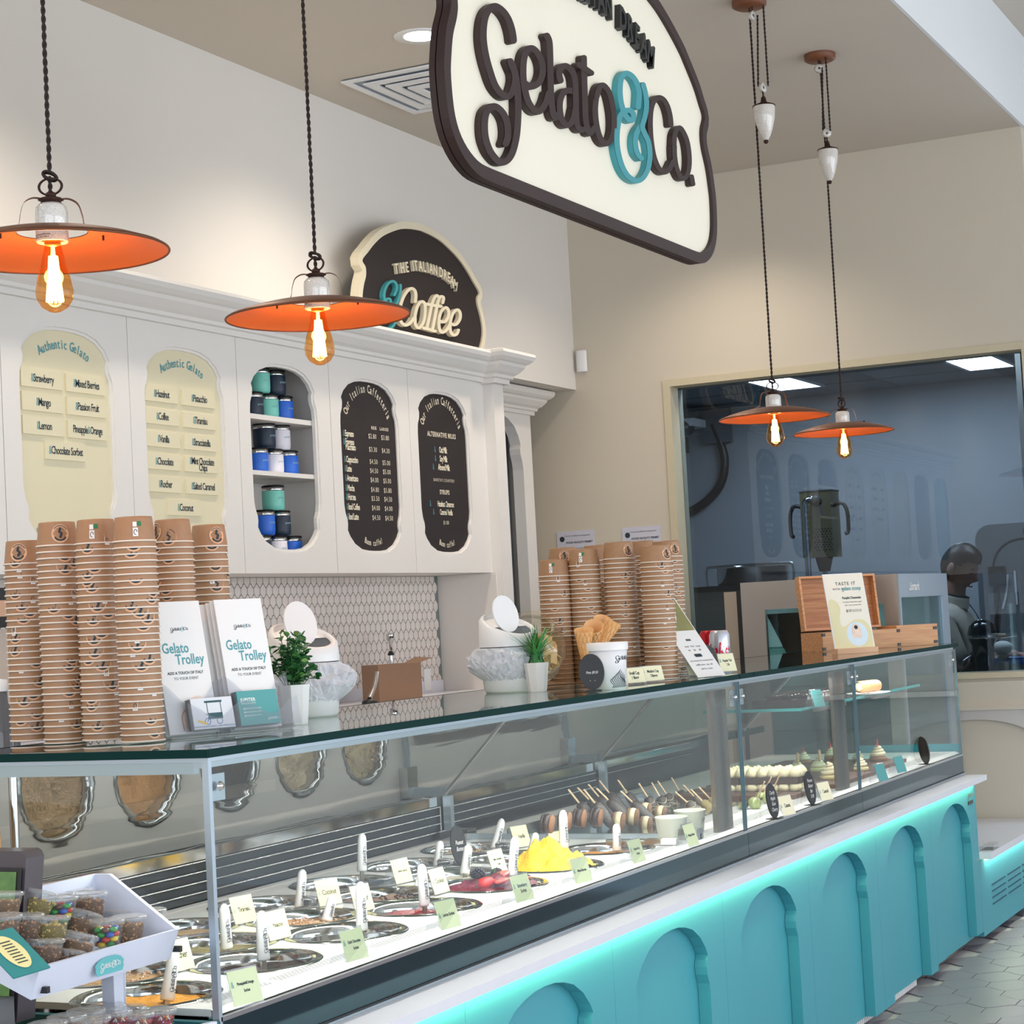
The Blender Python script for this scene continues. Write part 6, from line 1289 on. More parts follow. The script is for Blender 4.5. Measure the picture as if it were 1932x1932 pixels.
def lamp_proto(dz=0.0):
    t = thing('pendant_lamp', 'x', 'lamp', group='copper pendant lamps over the counter')
    R = 0.1955; _ps = globals()['part']
    def part(nm, mb, *a, **k):
        if nm not in ('bulb', 'filament', 'stem', 'bulb_cap', 'cord', 'canopy', 'counterweight', 'weight_cap', 'pulley', 'pulley_bracket', 'weight_cord', 'weight_tip', 'shade_rim'):
            mb.v = [(x, y, z * 0.70 if z > 0 else z) for x, y, z in mb.v]
        return _ps(nm, mb, *a, **k)
    prof = [(R, -0.002), (R * 0.97, 0.004), (R * 0.8, 0.020), (R * 0.6, 0.034), (R * 0.45, 0.042), (0.060, 0.047)]
    s = part('shade', MB().lathe([(R + 0.001, -0.003), (R + 0.0015, 0.0)] + [(a + 0.001, b + 0.0022) for a, b in prof[1:]] + [(0.059, 0.0485)], 64), M_cop, t, fix=False)
    part('shade_lining', MB().lathe(prof, 64), M_copin, s, fix=False)
    part('shade_rim', MB().tube([(R * math.cos(2 * PI * k / 64), R * math.sin(2 * PI * k / 64), -0.001) for k in range(64)], 0.0022, 6, closed=True), M_cop, s)
    part('socket', MB().lathe([(0.012, 0.118), (0.020, 0.117), (0.0265, 0.108), (0.0275, 0.095), (0.0275, 0.024), (0.026, 0.022), (0.023, 0.0225), (0.0235, 0.03)], 32), M_porc, t)
    pr = MB(); w_ = lambda u, v: ((0.0279) * math.cos(-2.6 + u / 0.0278), 0.0279 * math.sin(-2.6 + u / 0.0278), v)
    for k, tx_ in enumerate(('FIRE ATTENTION', 'RISQUE DE FEU')):
        v, f = text_mesh(tx_, 0.0055, bold=0.0001); pr.add([w_(a, 0.036 - k * 0.006 + b) for a, b, c in v], f)
    part('warning_print', pr, M_ink, t, kind='stuff', fix=False)
    part('cap', MB().lathe([(0.0005, 0.132), (0.018, 0.131), (0.022, 0.127), (0.017, 0.124), (0.017, 0.119), (0.012, 0.1165)], 24), M_rust, t)
    part('finial', MB().ball((0, 0, 0.139), 0.0095, 12, 8), M_rust, t)
    part('ring', MB().tube([(0.0205 * math.cos(2 * PI * k / 28) * 0.87, 0.0205 * math.cos(2 * PI * k / 28) * -0.5, 0.160 + 0.0205 * math.sin(2 * PI * k / 28)) for k in range(28)], 0.0024, 7, closed=True), M_rust, t)
    kn = MB()
    for a0 in (0.3, 2.4): kn.tube([(0.011 * math.cos(a0 + 2 * PI * k / 16), 0.008 * math.sin(2 * PI * k / 16 + a0), 0.186 + 0.010 * math.sin(2 * PI * k / 16)) for k in range(16)], 0.0034, 6, closed=True)
    part('cord_knot', kn, M_cord, t)
    part('inner_cord', twisted(0.145, 0.185), M_cord, t)
    for sg in (-1, 1):
        pts = spline([(0.014, 0, 0.128), (0.030, 0, 0.130), (0.045, 0, 0.118), (0.052, 0, 0.090), (0.056, 0, 0.062), (0.070, 0, 0.050), (0.092, 0, 0.0435)], 5); m = MB(); vs = []
        for p in pts:
            for y, dz in ((-0.005, 0), (0.005, 0), (0.005, 0.0016), (-0.005, 0.0016)): vs.append((sg * p[0], y, p[2] + dz))
        m.add(vs, [(i * 4 + k, i * 4 + (k + 1) % 4, (i + 1) * 4 + (k + 1) % 4, (i + 1) * 4 + k) for i in range(len(pts) - 1) for k in range(4)])
        part('strap', m, M_cop, t); part('bolt', MB().ball((sg * 0.086, 0, 0.050), 0.0045, 8, 6).tube([(sg * 0.086, 0, 0.03), (sg * 0.086, 0, 0.05)], 0.002, 6), M_rust, t)
    b = part('bulb', MB().lathe([(0.0135, 0.026), (0.0145, 0.008), (0.020, -0.018), (0.0285, -0.048), (0.0325, -0.068), (0.031, -0.082), (0.022, -0.096), (0.009, -0.1035), (0.0005, -0.105)], 32), M_bulb, t, fix=False)
    part('bulb_cap', MB().lathe([(0.0235, 0.0225), (0.0135, 0.020), (0.0135, 0.012), (0.0142, 0.0115)], 24), pbr('warm_brass', (226, 190, 140), 0.3, 0.8), b)
    f = MB()
    for k in range(12):
        a = 2 * PI * k / 12; f.tube([(0.006 * math.cos(a), 0.006 * math.sin(a), -0.008), (0.0135 * math.cos(a + 0.3), 0.0135 * math.sin(a + 0.3), -0.086)], 0.0021, 5)
    part('filament', f, M_fil, b); part('stem', MB().lathe([(0.003, 0.01), (0.004, -0.01), (0.0015, -0.06)], 8), M_halo, b)
    part('cord', twisted(0.133, 1.48, 0, 0, x1=0.0, y1=0.0), M_cord, t)
    part('canopy', MB().lathe([(0.0005, 1.478), (0.05, 1.479), (0.062, 1.486), (0.062, 1.5065)], 32), pbr('canopy_brown', (110, 62, 34), 0.5, scale=20, var=0.2), t)
    w = part('counterweight', MB().lathe([(0.0005, 0.985), (0.010, 0.992), (0.024, 1.020), (0.036, 1.065), (0.040, 1.105), (0.039, 1.112)], 28, mat=Matrix.Translation((0.018, -0.03, dz))), M_porc, t)
    part('weight_cap', MB().lathe([(0.041, 1.111), (0.040, 1.115), (0.012, 1.126), (0.008, 1.140)], 24, mat=Matrix.Translation((0.018, -0.03, dz))).ball((0.018, -0.03, 1.14 + dz), 0.009, 10, 6), M_rust, w); part('weight_tip', MB().ball((0.018, -0.03, 0.985 + dz), 0.009, 10, 6), M_rust, w)
    for (zc, nm) in ((1.180 + dz, 'pulley'), (1.445, 'pulley')):
        part(nm, MB().lathe([(0.006, -0.004), (0.018, -0.006), (0.015, 0.0), (0.018, 0.006), (0.006, 0.004)], 22, mat=Matrix.Translation((0.018 if zc < 1.4 else 0.0, -0.03 if zc < 1.4 else -0.02, zc)) @ Matrix.Rotation(0.55, 4, 'Z') @ Matrix.Rotation(PI / 2, 4, 'X')), M_porc, t)
    part('pulley_bracket', MB().tube([(0.018, -0.03, 1.145 + dz), (0.018, -0.03, 1.18 + dz)], 0.003, 6).tube([(0.0, -0.02, 1.445), (0.0, -0.02, 1.48)], 0.003, 6), M_rust, t)
    part('weight_cord', twisted(1.185 + dz, 1.48, 0.036, -0.038, 0.0022), M_cord, t); part('weight_cord', twisted(1.185 + dz, 1.445, 0.002, -0.026, 0.0022, x1=0.016, y1=-0.028), M_cord, t)
    return t
LP = [((2.659, 2.139), 2.068, 'copper pendant lamp nearest the camera, cut by the left edge of the photo', -0.75), ((3.578, 2.180), 2.068, 'copper pendant lamp hanging in front of the coffee sign', -1.1), ((6.692, 2.211), 2.070, 'copper pendant lamp left of the far pair in front of the dark window', -0.75), ((7.525, 2.207), 2.070, 'copper pendant lamp right of the far pair in front of the dark window', -1.6)]
lampp = None
for (xy, z, lb, rz) in LP:
    if lampp is None: lampp = lamp_proto(-0.05); t = lampp; t['label'] = lb; t.location = (xy[0], xy[1], z); t.rotation_euler = (0, 0, rz)
    elif xy[0] < 7: dup(lampp, (xy[0], xy[1], z), lb, rz=rz)
    else: t = lamp_proto(-0.27); t['label'] = lb; t.location = (xy[0], xy[1], z); t.rotation_euler = (0, 0, rz)
    d = bpy.data.lights.new('bulb_light', 'POINT'); d.energy = 2.2; d.color = (1.0, 0.74, 0.46); d.shadow_soft_size = 0.02; o = bpy.data.objects.new('bulb_light', d); COL.objects.link(o); o.location = (xy[0], xy[1], z - 0.045)
# ------------------------------------------------------------------ back counter and what stands on it
bc = thing('back_counter', 'white topped back counter under the tiled wall', 'counter', (5.8, 3.9, 0))
part('cabinet_body', MB().box(4.0, 7.65, 3.62, YB - 0.004, 0.0, 1.085), M_cab, bc, world=True); part('worktop', MB().box(4.0, 7.655, 3.58, YB - 0.012, 1.086, 1.112), M_slab, bc, world=True)
part('upstand', MB().box(4.0, 7.65, YB - 0.011, YB - 0.0085, 1.112, 1.16), M_slab, bc, world=True)
def at(px, py, Y): return onY(px, py, Y)
q = at(742, 1330, 3.85); t = thing('cardboard_box', 'brown cardboard box on the back counter under the wall socket', 'box', (q.x, 3.85, 1.1125), rz=-0.35)
part('box_walls', MB().box(-0.11, 0.11, -0.05, 0.05, 0, 0.145), pbr('cardboard', (142, 112, 90), 0.8, scale=20, var=0.06), t); part('box_flap', MB().add([(0.11, -0.05, 0.145), (0.11, 0.05, 0.145), (0.17, 0.05, 0.165), (0.17, -0.05, 0.16)], [(0, 1, 2, 3)]), pbr('cardboard', (142, 112, 90), 0.8), t, fix=False)
q = at(739, 1262, 3.98); t = thing('coffee_tamper', 'upright steel tamper with black collar standing behind the cardboard box', 'tamper', (q.x, 3.98, 1.1125))
part('handle', MB().lathe([(0.0005, 0.262), (0.015, 0.262), (0.016, 0.258), (0.016, 0.236), (0.006, 0.233), (0.006, 0.19)], 20), M_steelp, t); part('collar', MB().lathe([(0.006, 0.192), (0.013, 0.182), (0.014, 0.176), (0.008, 0.174)], 20), M_dark, t); part('foot', MB().lathe([(0.008, 0.175), (0.010, 0.02), (0.03, 0.018), (0.03, 0.0)], 20), M_steelp, t)
q = at(708, 1322, 3.72); t = thing('steel_lever', 'curved steel lever rising beside the cardboard box', 'tool', (q.x, 3.72, 1.1125)); part('lever', MB().tube(spline([(-0.04, 0, 0.03), (0, 0, 0.07), (0.02, 0, 0.11), (0.025, 0, 0.125)], 5), 0.009, 8), M_steel, t); part('lever_foot', MB().lathe([(0.0005, 0.0), (0.03, 0), (0.03, 0.02), (0.0005, 0.03)], 16, mat=Matrix.Translation((-0.04, 0, 0))), M_dark, t)
def wallplate(px, py, w, h, nm, lb, cat):
    q = at(px, py, YB - 0.008); t = thing(nm, lb, cat, (q.x, YB - 0.009, q.z)); part('cover', MB().box(-w, w, -0.005, 0, -h, h), M_whitep, t)
    if nm == 'wall_socket':
        for z in (0.018, -0.022): part('outlet_face', MB().box(-0.014, 0.014, -0.0065, -0.0052, z - 0.012, z + 0.012), M_whitep, t)
    return t
wallplate(764, 1273, 0.027, 0.030, 'wall_socket', 'white wall socket on the tiles behind the cardboard box', 'socket'); wallplate(805, 1282, 0.030, 0.046, 'wall_plate', 'tall blank white plate on the tiles near the pilaster', 'plate')
q = at(0, 1180, 3.7); t = thing('coffee_machine', 'dark and cream coffee machine at the left edge behind the cup stack', 'coffee machine', (q.x - 0.22, 3.70, 1.1125))
part('body', MB().box(-0.3, 0.265, 0, 0.3, 0.0, 0.34), pbr('machine_cream', (206, 190, 176), 0.4), t); part('hood', MB().box(-0.3, 0.285, -0.01, 0.3, 0.345, 0.455), M_dark, t); part('display', MB().box(0.20, 0.262, -0.012, -0.010, 0.375, 0.42), pbr('panel_tan', (214, 170, 140), 0.4), t)
q = at(6, 1330, 2.95); t = thing('syrup_bottle', 'clear syrup bottle with white label at the far left edge', 'bottle', (q.x - 0.005, 2.95, 1.02))
part('bottle_glass', MB().lathe([(0.0005, 0), (0.036, 0.0), (0.038, 0.01), (0.038, 0.19), (0.030, 0.225), (0.014, 0.26), (0.013, 0.30), (0.0005, 0.30)], 26), glassmat('bottle_glass', (190, 196, 204), body=0.25, bodycol=(120, 124, 132)), t); part('bottle_cap', MB().lathe([(0.015, 0.285), (0.015, 0.31), (0.0005, 0.312)], 20), M_whitep, t); part('label_paper', MB().lathe([(0.0385, 0.03), (0.0385, 0.15)], 26), M_leaf, t)
m = MB(); w_ = wrap(0.0388, 0.0388, 1, math.radians(-140)); v, f = text_mesh('MONIN', 0.022, bold=0.0004); m.add([w_(a, b + 0.12, 0) for a, b, c in v], f); part('label_print', m, M_ink, t, kind='stuff', fix=False)
part('support_shelf', MB().box(2.6, X0 - 0.03, 2.56, 3.1, 0.98, 1.018), M_steel, dc, world=True) if False else None
ss = thing('service_shelf', 'steel service shelf behind the near end of the display case', 'shelf', (3.4, 2.95, 0)); part('shelf_board', MB().box(2.6, 4.4, 2.93 - 0.05, 3.2, 0.99, 1.0195), M_steel, ss, world=True); part('shelf_body', MB().box(2.65, 4.35, 2.93, 3.15, 0.0, 0.989), M_steel, ss, world=True)
# ------------------------------------------------------------------ papers, sensor
def paper(px, py, px2, py2, lb):
    a = onX(px, py, XW - 0.004); b = onX(px2, py2, XW - 0.004); t = thing('notice_sheet', lb, 'notice', (XW - 0.003, (a.y + b.y) / 2, a.z - 0.145)); w = abs(a.y - b.y) / 2; t_ = part('sheet', MB().box(-0.001, 0.0015, -w, w, -0.145, 0.145), pbr('notice_paper', (206, 206, 218), 0.6), t)
    m = MB(); F_ = lambda y, z: frame((-0.0018, y, z), (0, -1, 0), (0, 0, 1)); text(m, 'County Certificate of Inspection', F_(-0.01, 0.12), 0.011); text(m, 'FOOD FACILITY PERMIT', F_(-0.02, 0.085), 0.014, bold=0.0004)
    for k in range(5): text(m, 'issued in accordance with the health code', F_(-0.02, 0.055 - k * 0.02), 0.008)
    m.lathe([(0.0005, 0), (0.014, 0)], 18, mat=F_(w - 0.03, 0.105)); part('notice_print', m, M_ink, t, kind='stuff', fix=False)
paper(1050, 1004, 1121, 998, 'left of two pale notice sheets taped to the far wall'); paper(1173, 996, 1246, 989, 'right of two pale notice sheets taped to the far wall')
q = onX(1097, 682, XW - 0.01); t = thing('wall_sensor', 'small white motion sensor in the wall corner above the cupboard', 'sensor', (XW - 0.014, 4.075, q.z)); part('housing', MB().lathe([(0.0005, -0.055), (0.028, -0.055), (0.030, -0.05), (0.030, 0.052), (0.027, 0.056), (0.0005, 0.056)], 18, sx=0.45), M_whitep, t)
# ------------------------------------------------------------------ tall refrigerated pastry cabinet at the far end
fr = thing('pastry_refrigerator', 'tall steel refrigerated cabinet with glass sides past the end of the case', 'refrigerator', (8.5, 2.55, 0))
FX = 8.14; FY = 2.20; FPp = lambda nm, mb, m, **k: part(nm, mb, m, fr, world=True, **k)
M_frs = pbr('fridge_steel', (168, 164, 158), 0.32, 0.6, scale=5, var=0.08); M_frg = glassmat('blue_glass', (196, 214, 216), ior=1.5); zt2 = onY(1745, 1082, FY).z; xr2 = onY(1787, 1100, FY).x
FPp('end_frame', MB().poly([(FY, 0.37), (2.89, 0.37), (2.89, zt2), (FY, zt2)], [[(FY + 0.06, 0.70), (2.785, 0.70), (2.785, 1.39), (FY + 0.06, 1.39)]], 0, 0.03, YZ(FX)), M_frs)
FPp('end_glass', MB().box(FX + 0.010, FX + 0.014, FY + 0.061, 2.784, 0.701, 1.389), M_frg)
FPp('front_frame', MB().poly([(FX + 0.031, 0.37), (xr2, 0.37), (xr2, zt2), (FX + 0.031, zt2)], [[(FX + 0.06, 0.70), (xr2 - 0.10, 0.70), (xr2 - 0.10, zt2 - 0.10), (FX + 0.06, zt2 - 0.10)]], 0, 0.03, XZ(FY)), pbr('fridge_reflect_blue', (168, 182, 196), 0.35, 0.3, scale=5, var=0.05))  # blue-grey reflection on the steel painted into this frame's colour
FPp('front_glass', MB().box(FX + 0.061, xr2 - 0.101, FY + 0.010, FY + 0.014, 0.701, zt2 - 0.101), M_frg)
FPp('top_panel', MB().box(FX + 0.031, xr2, FY + 0.031, 2.89, zt2 - 0.03, zt2), M_frs); FPp('bottom_panel', MB().box(FX + 0.031, xr2, FY + 0.031, 2.89, 0.37, 0.40), M_frs)
FPp('inner_back', MB().box(FX + 0.031, xr2, 2.86, 2.89, 0.401, zt2 - 0.031), pbr('fridge_inner', (176, 192, 186), 0.5)); FPp('far_side', MB().box(xr2 - 0.02, xr2, FY + 0.031, 2.859, 0.401, zt2 - 0.031), pbr('fridge_inner', (176, 192, 186), 0.5))
for z in (0.86, 1.05, 1.22): FPp('inner_shelf', MB().box(FX + 0.05, xr2 - 0.03, 2.42, 2.855, z, z + 0.006), glassmat('shelf_glass', (190, 226, 220)))
FPp('slanted_hood', MB().add([(FX + 0.06, 2.50, 1.37), (FX + 0.06, 2.80, 1.37), (FX + 0.40, 2.80, 1.12), (FX + 0.40, 2.50, 1.12)], [(0, 1, 2, 3)]), pbr('smoked_steel', (70, 74, 78), 0.15, 0.9), fix=False)
FPp('added_glow_tube', MB().tube([(FX + 0.05, FY + 0.05, 0.72), (FX + 0.05, FY + 0.05, 1.35)], 0.008, 8), emis('added_tube_glow', (226, 244, 255), 9)); arealight('fridge_fill', (8.5, 2.5, zt2 - 0.04), (0, 0, 0), 0.4, 0.05, 3, (0.9, 0.97, 1.0))  # added glow tube stands in for reflected streaks; added lamp brightens the interior
q = onY(1725, 1120, FY); m = MB(); text(m, 'Liomark', fY(q.x, FY - 0.0015, zt2 - 0.055), 0.05, shear=0.3, bold=0.0012); FPp('maker_print', m, M_white_ink, kind='stuff', fix=False)
t = thing('steel_side_cabinet', 'narrow beige steel cabinet edge left of the tall pastry refrigerator', 'cabinet', (8.5, 2.96, 0)); part('cabinet_body', MB().box(8.16, 8.8, 2.915, 2.975, 0.0, 1.475), pbr('beige_steel', (170, 160, 146), 0.4, 0.4), t, world=True); part('door_gap', MB().box(8.15, 8.159, 2.8915, 2.914, 0.0, 1.48), M_dark, t, world=True)
part('plinth', MB().box(8.15, 8.8, 2.02, 2.88, 0.0, 0.335), M_steel, fr, world=True) if False else None
# ------------------------------------------------------------------ topping trolley at the near end
YT = 2.05; xl, xr = 2.43, 2.775
A = at(62, 1886, YT); zb0, zt0 = A.z, at(90, 1816, YT).z
TTt = thing('topping_trolley', 'white two tier tilted trolley of topping cups at the lower left', 'trolley', ((xl + xr) / 2, YT + 0.1, 0.62)); TP_ = lambda nm, mb, m, **k: part(nm, mb, m, TTt, world=True, **k)
M_trw = pbr('trolley_white', (214, 220, 236), 0.4)
zf0, zf1 = 0.857, 0.908; DPT = 0.155; RISE = 0.062
def tray(x0, x1, y0, z0, z1, dpt, rise, lean=0.02):
    TP_('front_board', MB().add([(x0, y0, z0), (x1, y0, z0), (x1, y0 - lean, z1), (x0, y0 - lean, z1), (x0, y0 + 0.008, z0), (x1, y0 + 0.008, z0), (x1, y0 - lean + 0.008, z1), (x0, y0 - lean + 0.008, z1)], [(0, 1, 2, 3), (4, 7, 6, 5), (0, 4, 5, 1), (3, 2, 6, 7), (0, 3, 7, 4), (1, 5, 6, 2)]), M_trw)
    for xs_ in (x0 - 0.008, x1):
        pr_ = [(y0, z0), (y0 - lean, z1), (y0 - lean + 0.03, z1 + 0.02), (y0 + dpt * 0.75, z1 + rise + 0.03), (y0 + dpt, z1 + rise + 0.03), (y0 + dpt, z0 + rise)]
        TP_('side_board', MB().poly(pr_, [], xs_, xs_ + 0.008, lambda u, v, d: (d, u, v)), M_trw)
    TP_('back_board', MB().box(x0, x1, y0 + dpt - 0.008, y0 + dpt, z0 + rise, z1 + rise + 0.03), M_trw)
    TP_('tray_floor', MB().add([(x0, y0 + 0.002, z0 + 0.006), (x1, y0 + 0.002, z0 + 0.006), (x1, y0 + dpt, z0 + rise + 0.004), (x0, y0 + dpt, z0 + rise + 0.004)], [(0, 1, 2, 3)]), M_trw, fix=False)
tray(xl, xr, YT, zf0, zf1, DPT, RISE)
TP_('leg', MB().box(2.665, 2.69, YT + 0.03, YT + 0.055, 0.62, 0.872, mat=None), M_trw); TP_('leg', MB().add([(2.67, YT + 0.03, 0.87), (2.70, YT + 0.03, 0.87), (2.78, YT + 0.10, 0.66), (2.75, YT + 0.10, 0.66), (2.67, YT + 0.05, 0.87), (2.70, YT + 0.05, 0.87), (2.78, YT + 0.12, 0.66), (2.75, YT + 0.12, 0.66)], [(0, 1, 2, 3), (4, 7, 6, 5), (0, 4, 5, 1), (1, 5, 6, 2), (2, 6, 7, 3), (3, 7, 4, 0)]), M_trw)
TP_('side_support', MB().box(2.36, 2.43, YT + 0.04, YT + 0.22, 0.5, 0.86), pbr('support_shade_grey', (92, 94, 96), 0.5))  # shade on the trolley's side put into this grey
for px, py in ((76, 1867), (327, 1790)): q = at(px, py, YT); TP_('fixing', MB().box(q.x - 0.004, q.x + 0.004, YT - 0.016, YT - 0.0005, q.z - 0.005, q.z + 0.005), M_dark)
# logo badge and side plate
bdg = MB(); cx_, cz_ = at(203, 1822, YT - 0.012).x, at(203, 1822, YT - 0.012).z
hb = [(0.024, -0.011), (0.027, -0.004), (0.026, 0.0), (0.0275, 0.004), (0.022, 0.010), (0.012, 0.0135), (0, 0.0145)]
bdg.poly([(cx_ + a * 1.35, cz_ + b * 1.1) for a, b in hb] + [(cx_ - a * 1.35, cz_ + b * 1.1) for a, b in hb[::-1][1:]], [], YT - 0.0165, YT - 0.0155, lambda u, v, d: (u, d, v)); TP_('badge', bdg, pbr('badge_teal', (96, 180, 184), 0.4))
m = MB(); brand_print(m, m, fY(cx_, YT - 0.017, cz_), 0.056); TP_('badge_print', m, M_white_ink, kind='stuff', fix=False)
Pp = [onX(a, b, 2.40) for a, b in ((0, 1752), (20, 1752), (95, 1828), (48, 1837))]
ds = thing('topping_sign', 'teal angled sign with cream oval list on the left end of the trolley', 'sign', tuple(Pp[0]))
c0 = Vector((2.412, Pp[1].y, Pp[1].z)); uy = Vector((-0.16, 0.06, 0.0)); dn = Vector((0.02, -0.085, -0.075)) * 1.0
O = onX(22, 1752, 2.42); e1 = onX(94, 1827, 2.42) - O; e2 = Vector((-0.07, 0.012, -0.004))
m = MB(); cs_ = [O, O + e1, O + e1 + e2, O + e2]; nrm = e1.cross(e2).normalized() * 0.003
m.add([tuple(p) for p in cs_] + [tuple(p - nrm) for p in cs_], [(0, 1, 2, 3), (4, 7, 6, 5), (0, 4, 5, 1), (1, 5, 6, 2), (2, 6, 7, 3), (3, 7, 4, 0)]); part('sign_plate', m, pbr('sign_plate_teal', (52, 138, 140), 0.3), ds, world=True)
fsg = 1 if nrm.dot(Vector((0, 0, CAMZ)) - O) > 0 else -1
def onsign(a, b, k): return tuple(O + e1 * a + e2 * b + nrm * fsg * ((0.3 if fsg > 0 else 1.3) + 0.15 * k))
m = MB(); ov = [(0.5 + 0.38 * math.cos(a) * (1 if abs(math.cos(a)) < 0.99 else 1), 0.5 + 0.30 * math.sin(a)) for a in [2 * PI * k / 28 for k in range(28)]]; m.add([onsign(a, b, 0) for a, b in ov], [tuple(range(28))]); part('oval_field', m, pbr('field_cream', (236, 226, 164), 0.5), ds, world=True, fix=False)
m = MB()
for k in range(8):
    f = 0.26 + k * 0.068; m.add([onsign(f, 0.36, 1), onsign(f + 0.022, 0.36, 1), onsign(f + 0.022, 0.64, 1), onsign(f, 0.64, 1)], [(0, 1, 2, 3)])
part('list_lines', m, M_ink, ds, world=True, kind='stuff', fix=False)
# topping cups
M_tcup = glassmat('topping_cup_plastic', (248, 250, 250), ior=1.45, body=0.05, bodycol=(230, 232, 236))
CONT = {'granola': (190, 146, 104), 'pistachio crumble': (206, 180, 96), 'walnut': (166, 124, 90), 'sprinkle': (200, 60, 90)}
tpro = {}
def topcup(loc, kind, label, rot=(0, 0, 0)):
    loc = (loc[0], loc[1], loc[2] - 0.009)
    if kind in tpro: return dup(tpro[kind], loc, label, rot=rot)
    t = thing('topping_cup', label, 'cup', loc, rot=rot, group='clear lidded topping cups on the trolley'); tpro[kind] = t; t.scale = (1.26, 1.26, 1.26)
    part('cup_wall', MB().lathe([(0.0005, 0.0005), (0.0165, 0.0), (0.0225, 0.031), (0.0225, 0.033)], 20), M_tcup, t, fix=False)
    part('cup_lid', MB().lathe([(0.0225, 0.031), (0.0245, 0.032), (0.0248, 0.036), (0.0225, 0.037), (0.020, 0.0355), (0.010, 0.0365), (0.0005, 0.0368)], 20), glassmat('topping_lid_plastic', (248, 250, 250), ior=1.5, body=0.16, bodycol=(240, 240, 240)), t, fix=False)
    if kind == 'candy':
        for k, (c_, nm) in enumerate((((40, 150, 60), 'green'), ((30, 90, 190), 'blue'), ((200, 40, 40), 'red'), ((236, 200, 40), 'yellow'), ((40, 150, 60), 'green'), ((90, 50, 40), 'brown'))):
            for j in range(4):
                a = k * 1.05 + j * 1.57; r = 0.0115; z = 0.006 + j * 0.0062; part('candy', MB().ball((r * math.cos(a), r * math.sin(a), z), 0.0062, 10, 6, (1, 1, 0.62)), pbr('candy_' + nm, c_, 0.25, coat=0.4), t)
        return t
    cols = [CONT[kind]] if kind != 'sprinkle' else [(206, 50, 60), (240, 130, 60), (240, 230, 210), (60, 130, 90), (230, 120, 190)]
    rr = random.Random(len(kind)); 
    m = MB(); m.lathe([(0.0005, 0.0012), (0.0160, 0.0012), (0.0205, 0.024), (0.0005, 0.025)], 16); part('topping_core', m, pbr('core_' + kind.replace(' ', '_'), tuple(int(v * 0.9) for v in cols[0]), 0.8, scale=300, var=0.4, bump=1.0), t, fix=False)
    for ci_, c_ in enumerate(cols):
        m = MB()
        for k in range(int(150 / len(cols))):
            z = rr.uniform(0.003, 0.027); a = rr.uniform(0, 2 * PI); rmax = 0.0158 + 0.0055 * z / 0.031; r = rmax if z < 0.023 else rmax * math.sqrt(rr.random())
            if kind == 'sprinkle': v_ = Vector((rr.uniform(-1, 1), rr.uniform(-1, 1), rr.uniform(-1, 1))).normalized() * 0.0035; c0_ = Vector((r * 0.95 * math.cos(a), r * 0.95 * math.sin(a), z)); m.tube([c0_ - v_, c0_ + v_], 0.0009, 4)
            else: m.ball((r * 0.94 * math.cos(a), r * 0.94 * math.sin(a), z), rr.uniform(0.0014, 0.0030), 5, 3, (1, rr.uniform(0.6, 1), rr.uniform(0.6, 1)))
        part('topping', m, pbr('top_%s_%d' % (kind.replace(' ', '_'), ci_), c_, 0.7, scale=260, var=0.45), t, kind='stuff', fix=False)
    return t
# (lid centre pixel, distance plane Y, kind, tilt, description)
TC_ = [((60, 1683), 2.16, 'pistachio crumble', (0.1, 0.35, 0), 'tilted, top left of the pile'), ((5, 1685), 2.16, 'granola', (0, 0.1, 0), 'cut by the left edge, upper row'), ((108, 1688), 2.20, 'granola', (0, 0, 0), 'behind the candy cup at the back'), ((112, 1694), 2.15, 'candy', (0, 0.0, 0), 'filled with red and green candies at the back'), ((142, 1680), 2.20, 'granola', (0, 0.0, 0), 'rearmost, beside the tall walnut cup'), ((168, 1686), 2.15, 'walnut', (0, 0, 0), 'tall at the back centre'),
       ((45, 1727), 2.12, 'walnut', (0, 0.05, 0), 'second row left, full of walnut bits'), ((92, 1731), 2.10, 'pistachio crumble', (0, 0.12, 0), 'second row with yellow green crumble'), ((144, 1722), 2.13, 'granola', (0.1, 0.38, 0), 'tilted to the right in the middle of the pile'), ((5, 1728), 2.12, 'walnut', (0, 0.0, 0), 'cut by the left edge, lower row'), ((200, 1738), 2.085, 'candy', (0, 0, 0), 'filled with bright mixed candies at the front'), ((242, 1730), 2.09, 'granola', (0, 0, 0), 'front right, second from the right end'), ((280, 1718), 2.11, 'granola', (0, 0.0, 0), 'rightmost on the upper tray'), ((212, 1722), 2.15, 'granola', (0, 0.2, 0), 'low behind the mixed candy cup'), ((236, 1718), 2.17, 'walnut', (0, 0, 0), 'low at the back right'),
       ((82, 1774), 2.075, 'walnut', (0.0, 0.12, 0), 'front left above the list sign'), ((136, 1763), 2.085, 'granola', (0.1, 0.34, 0), 'tilted, in front of the middle of the pile'), ((118, 1796), 2.07, 'walnut', (0, 0.3, 0), 'lowest, half hidden by the front board')]
ORDN = iter(range(99))
for (px, py), Y, kind, rot, w_ in TC_:
    q = at(px, py, Y); topcup((q.x, Y, q.z - 0.035), kind, 'clear topping cup %s' % w_, rot)
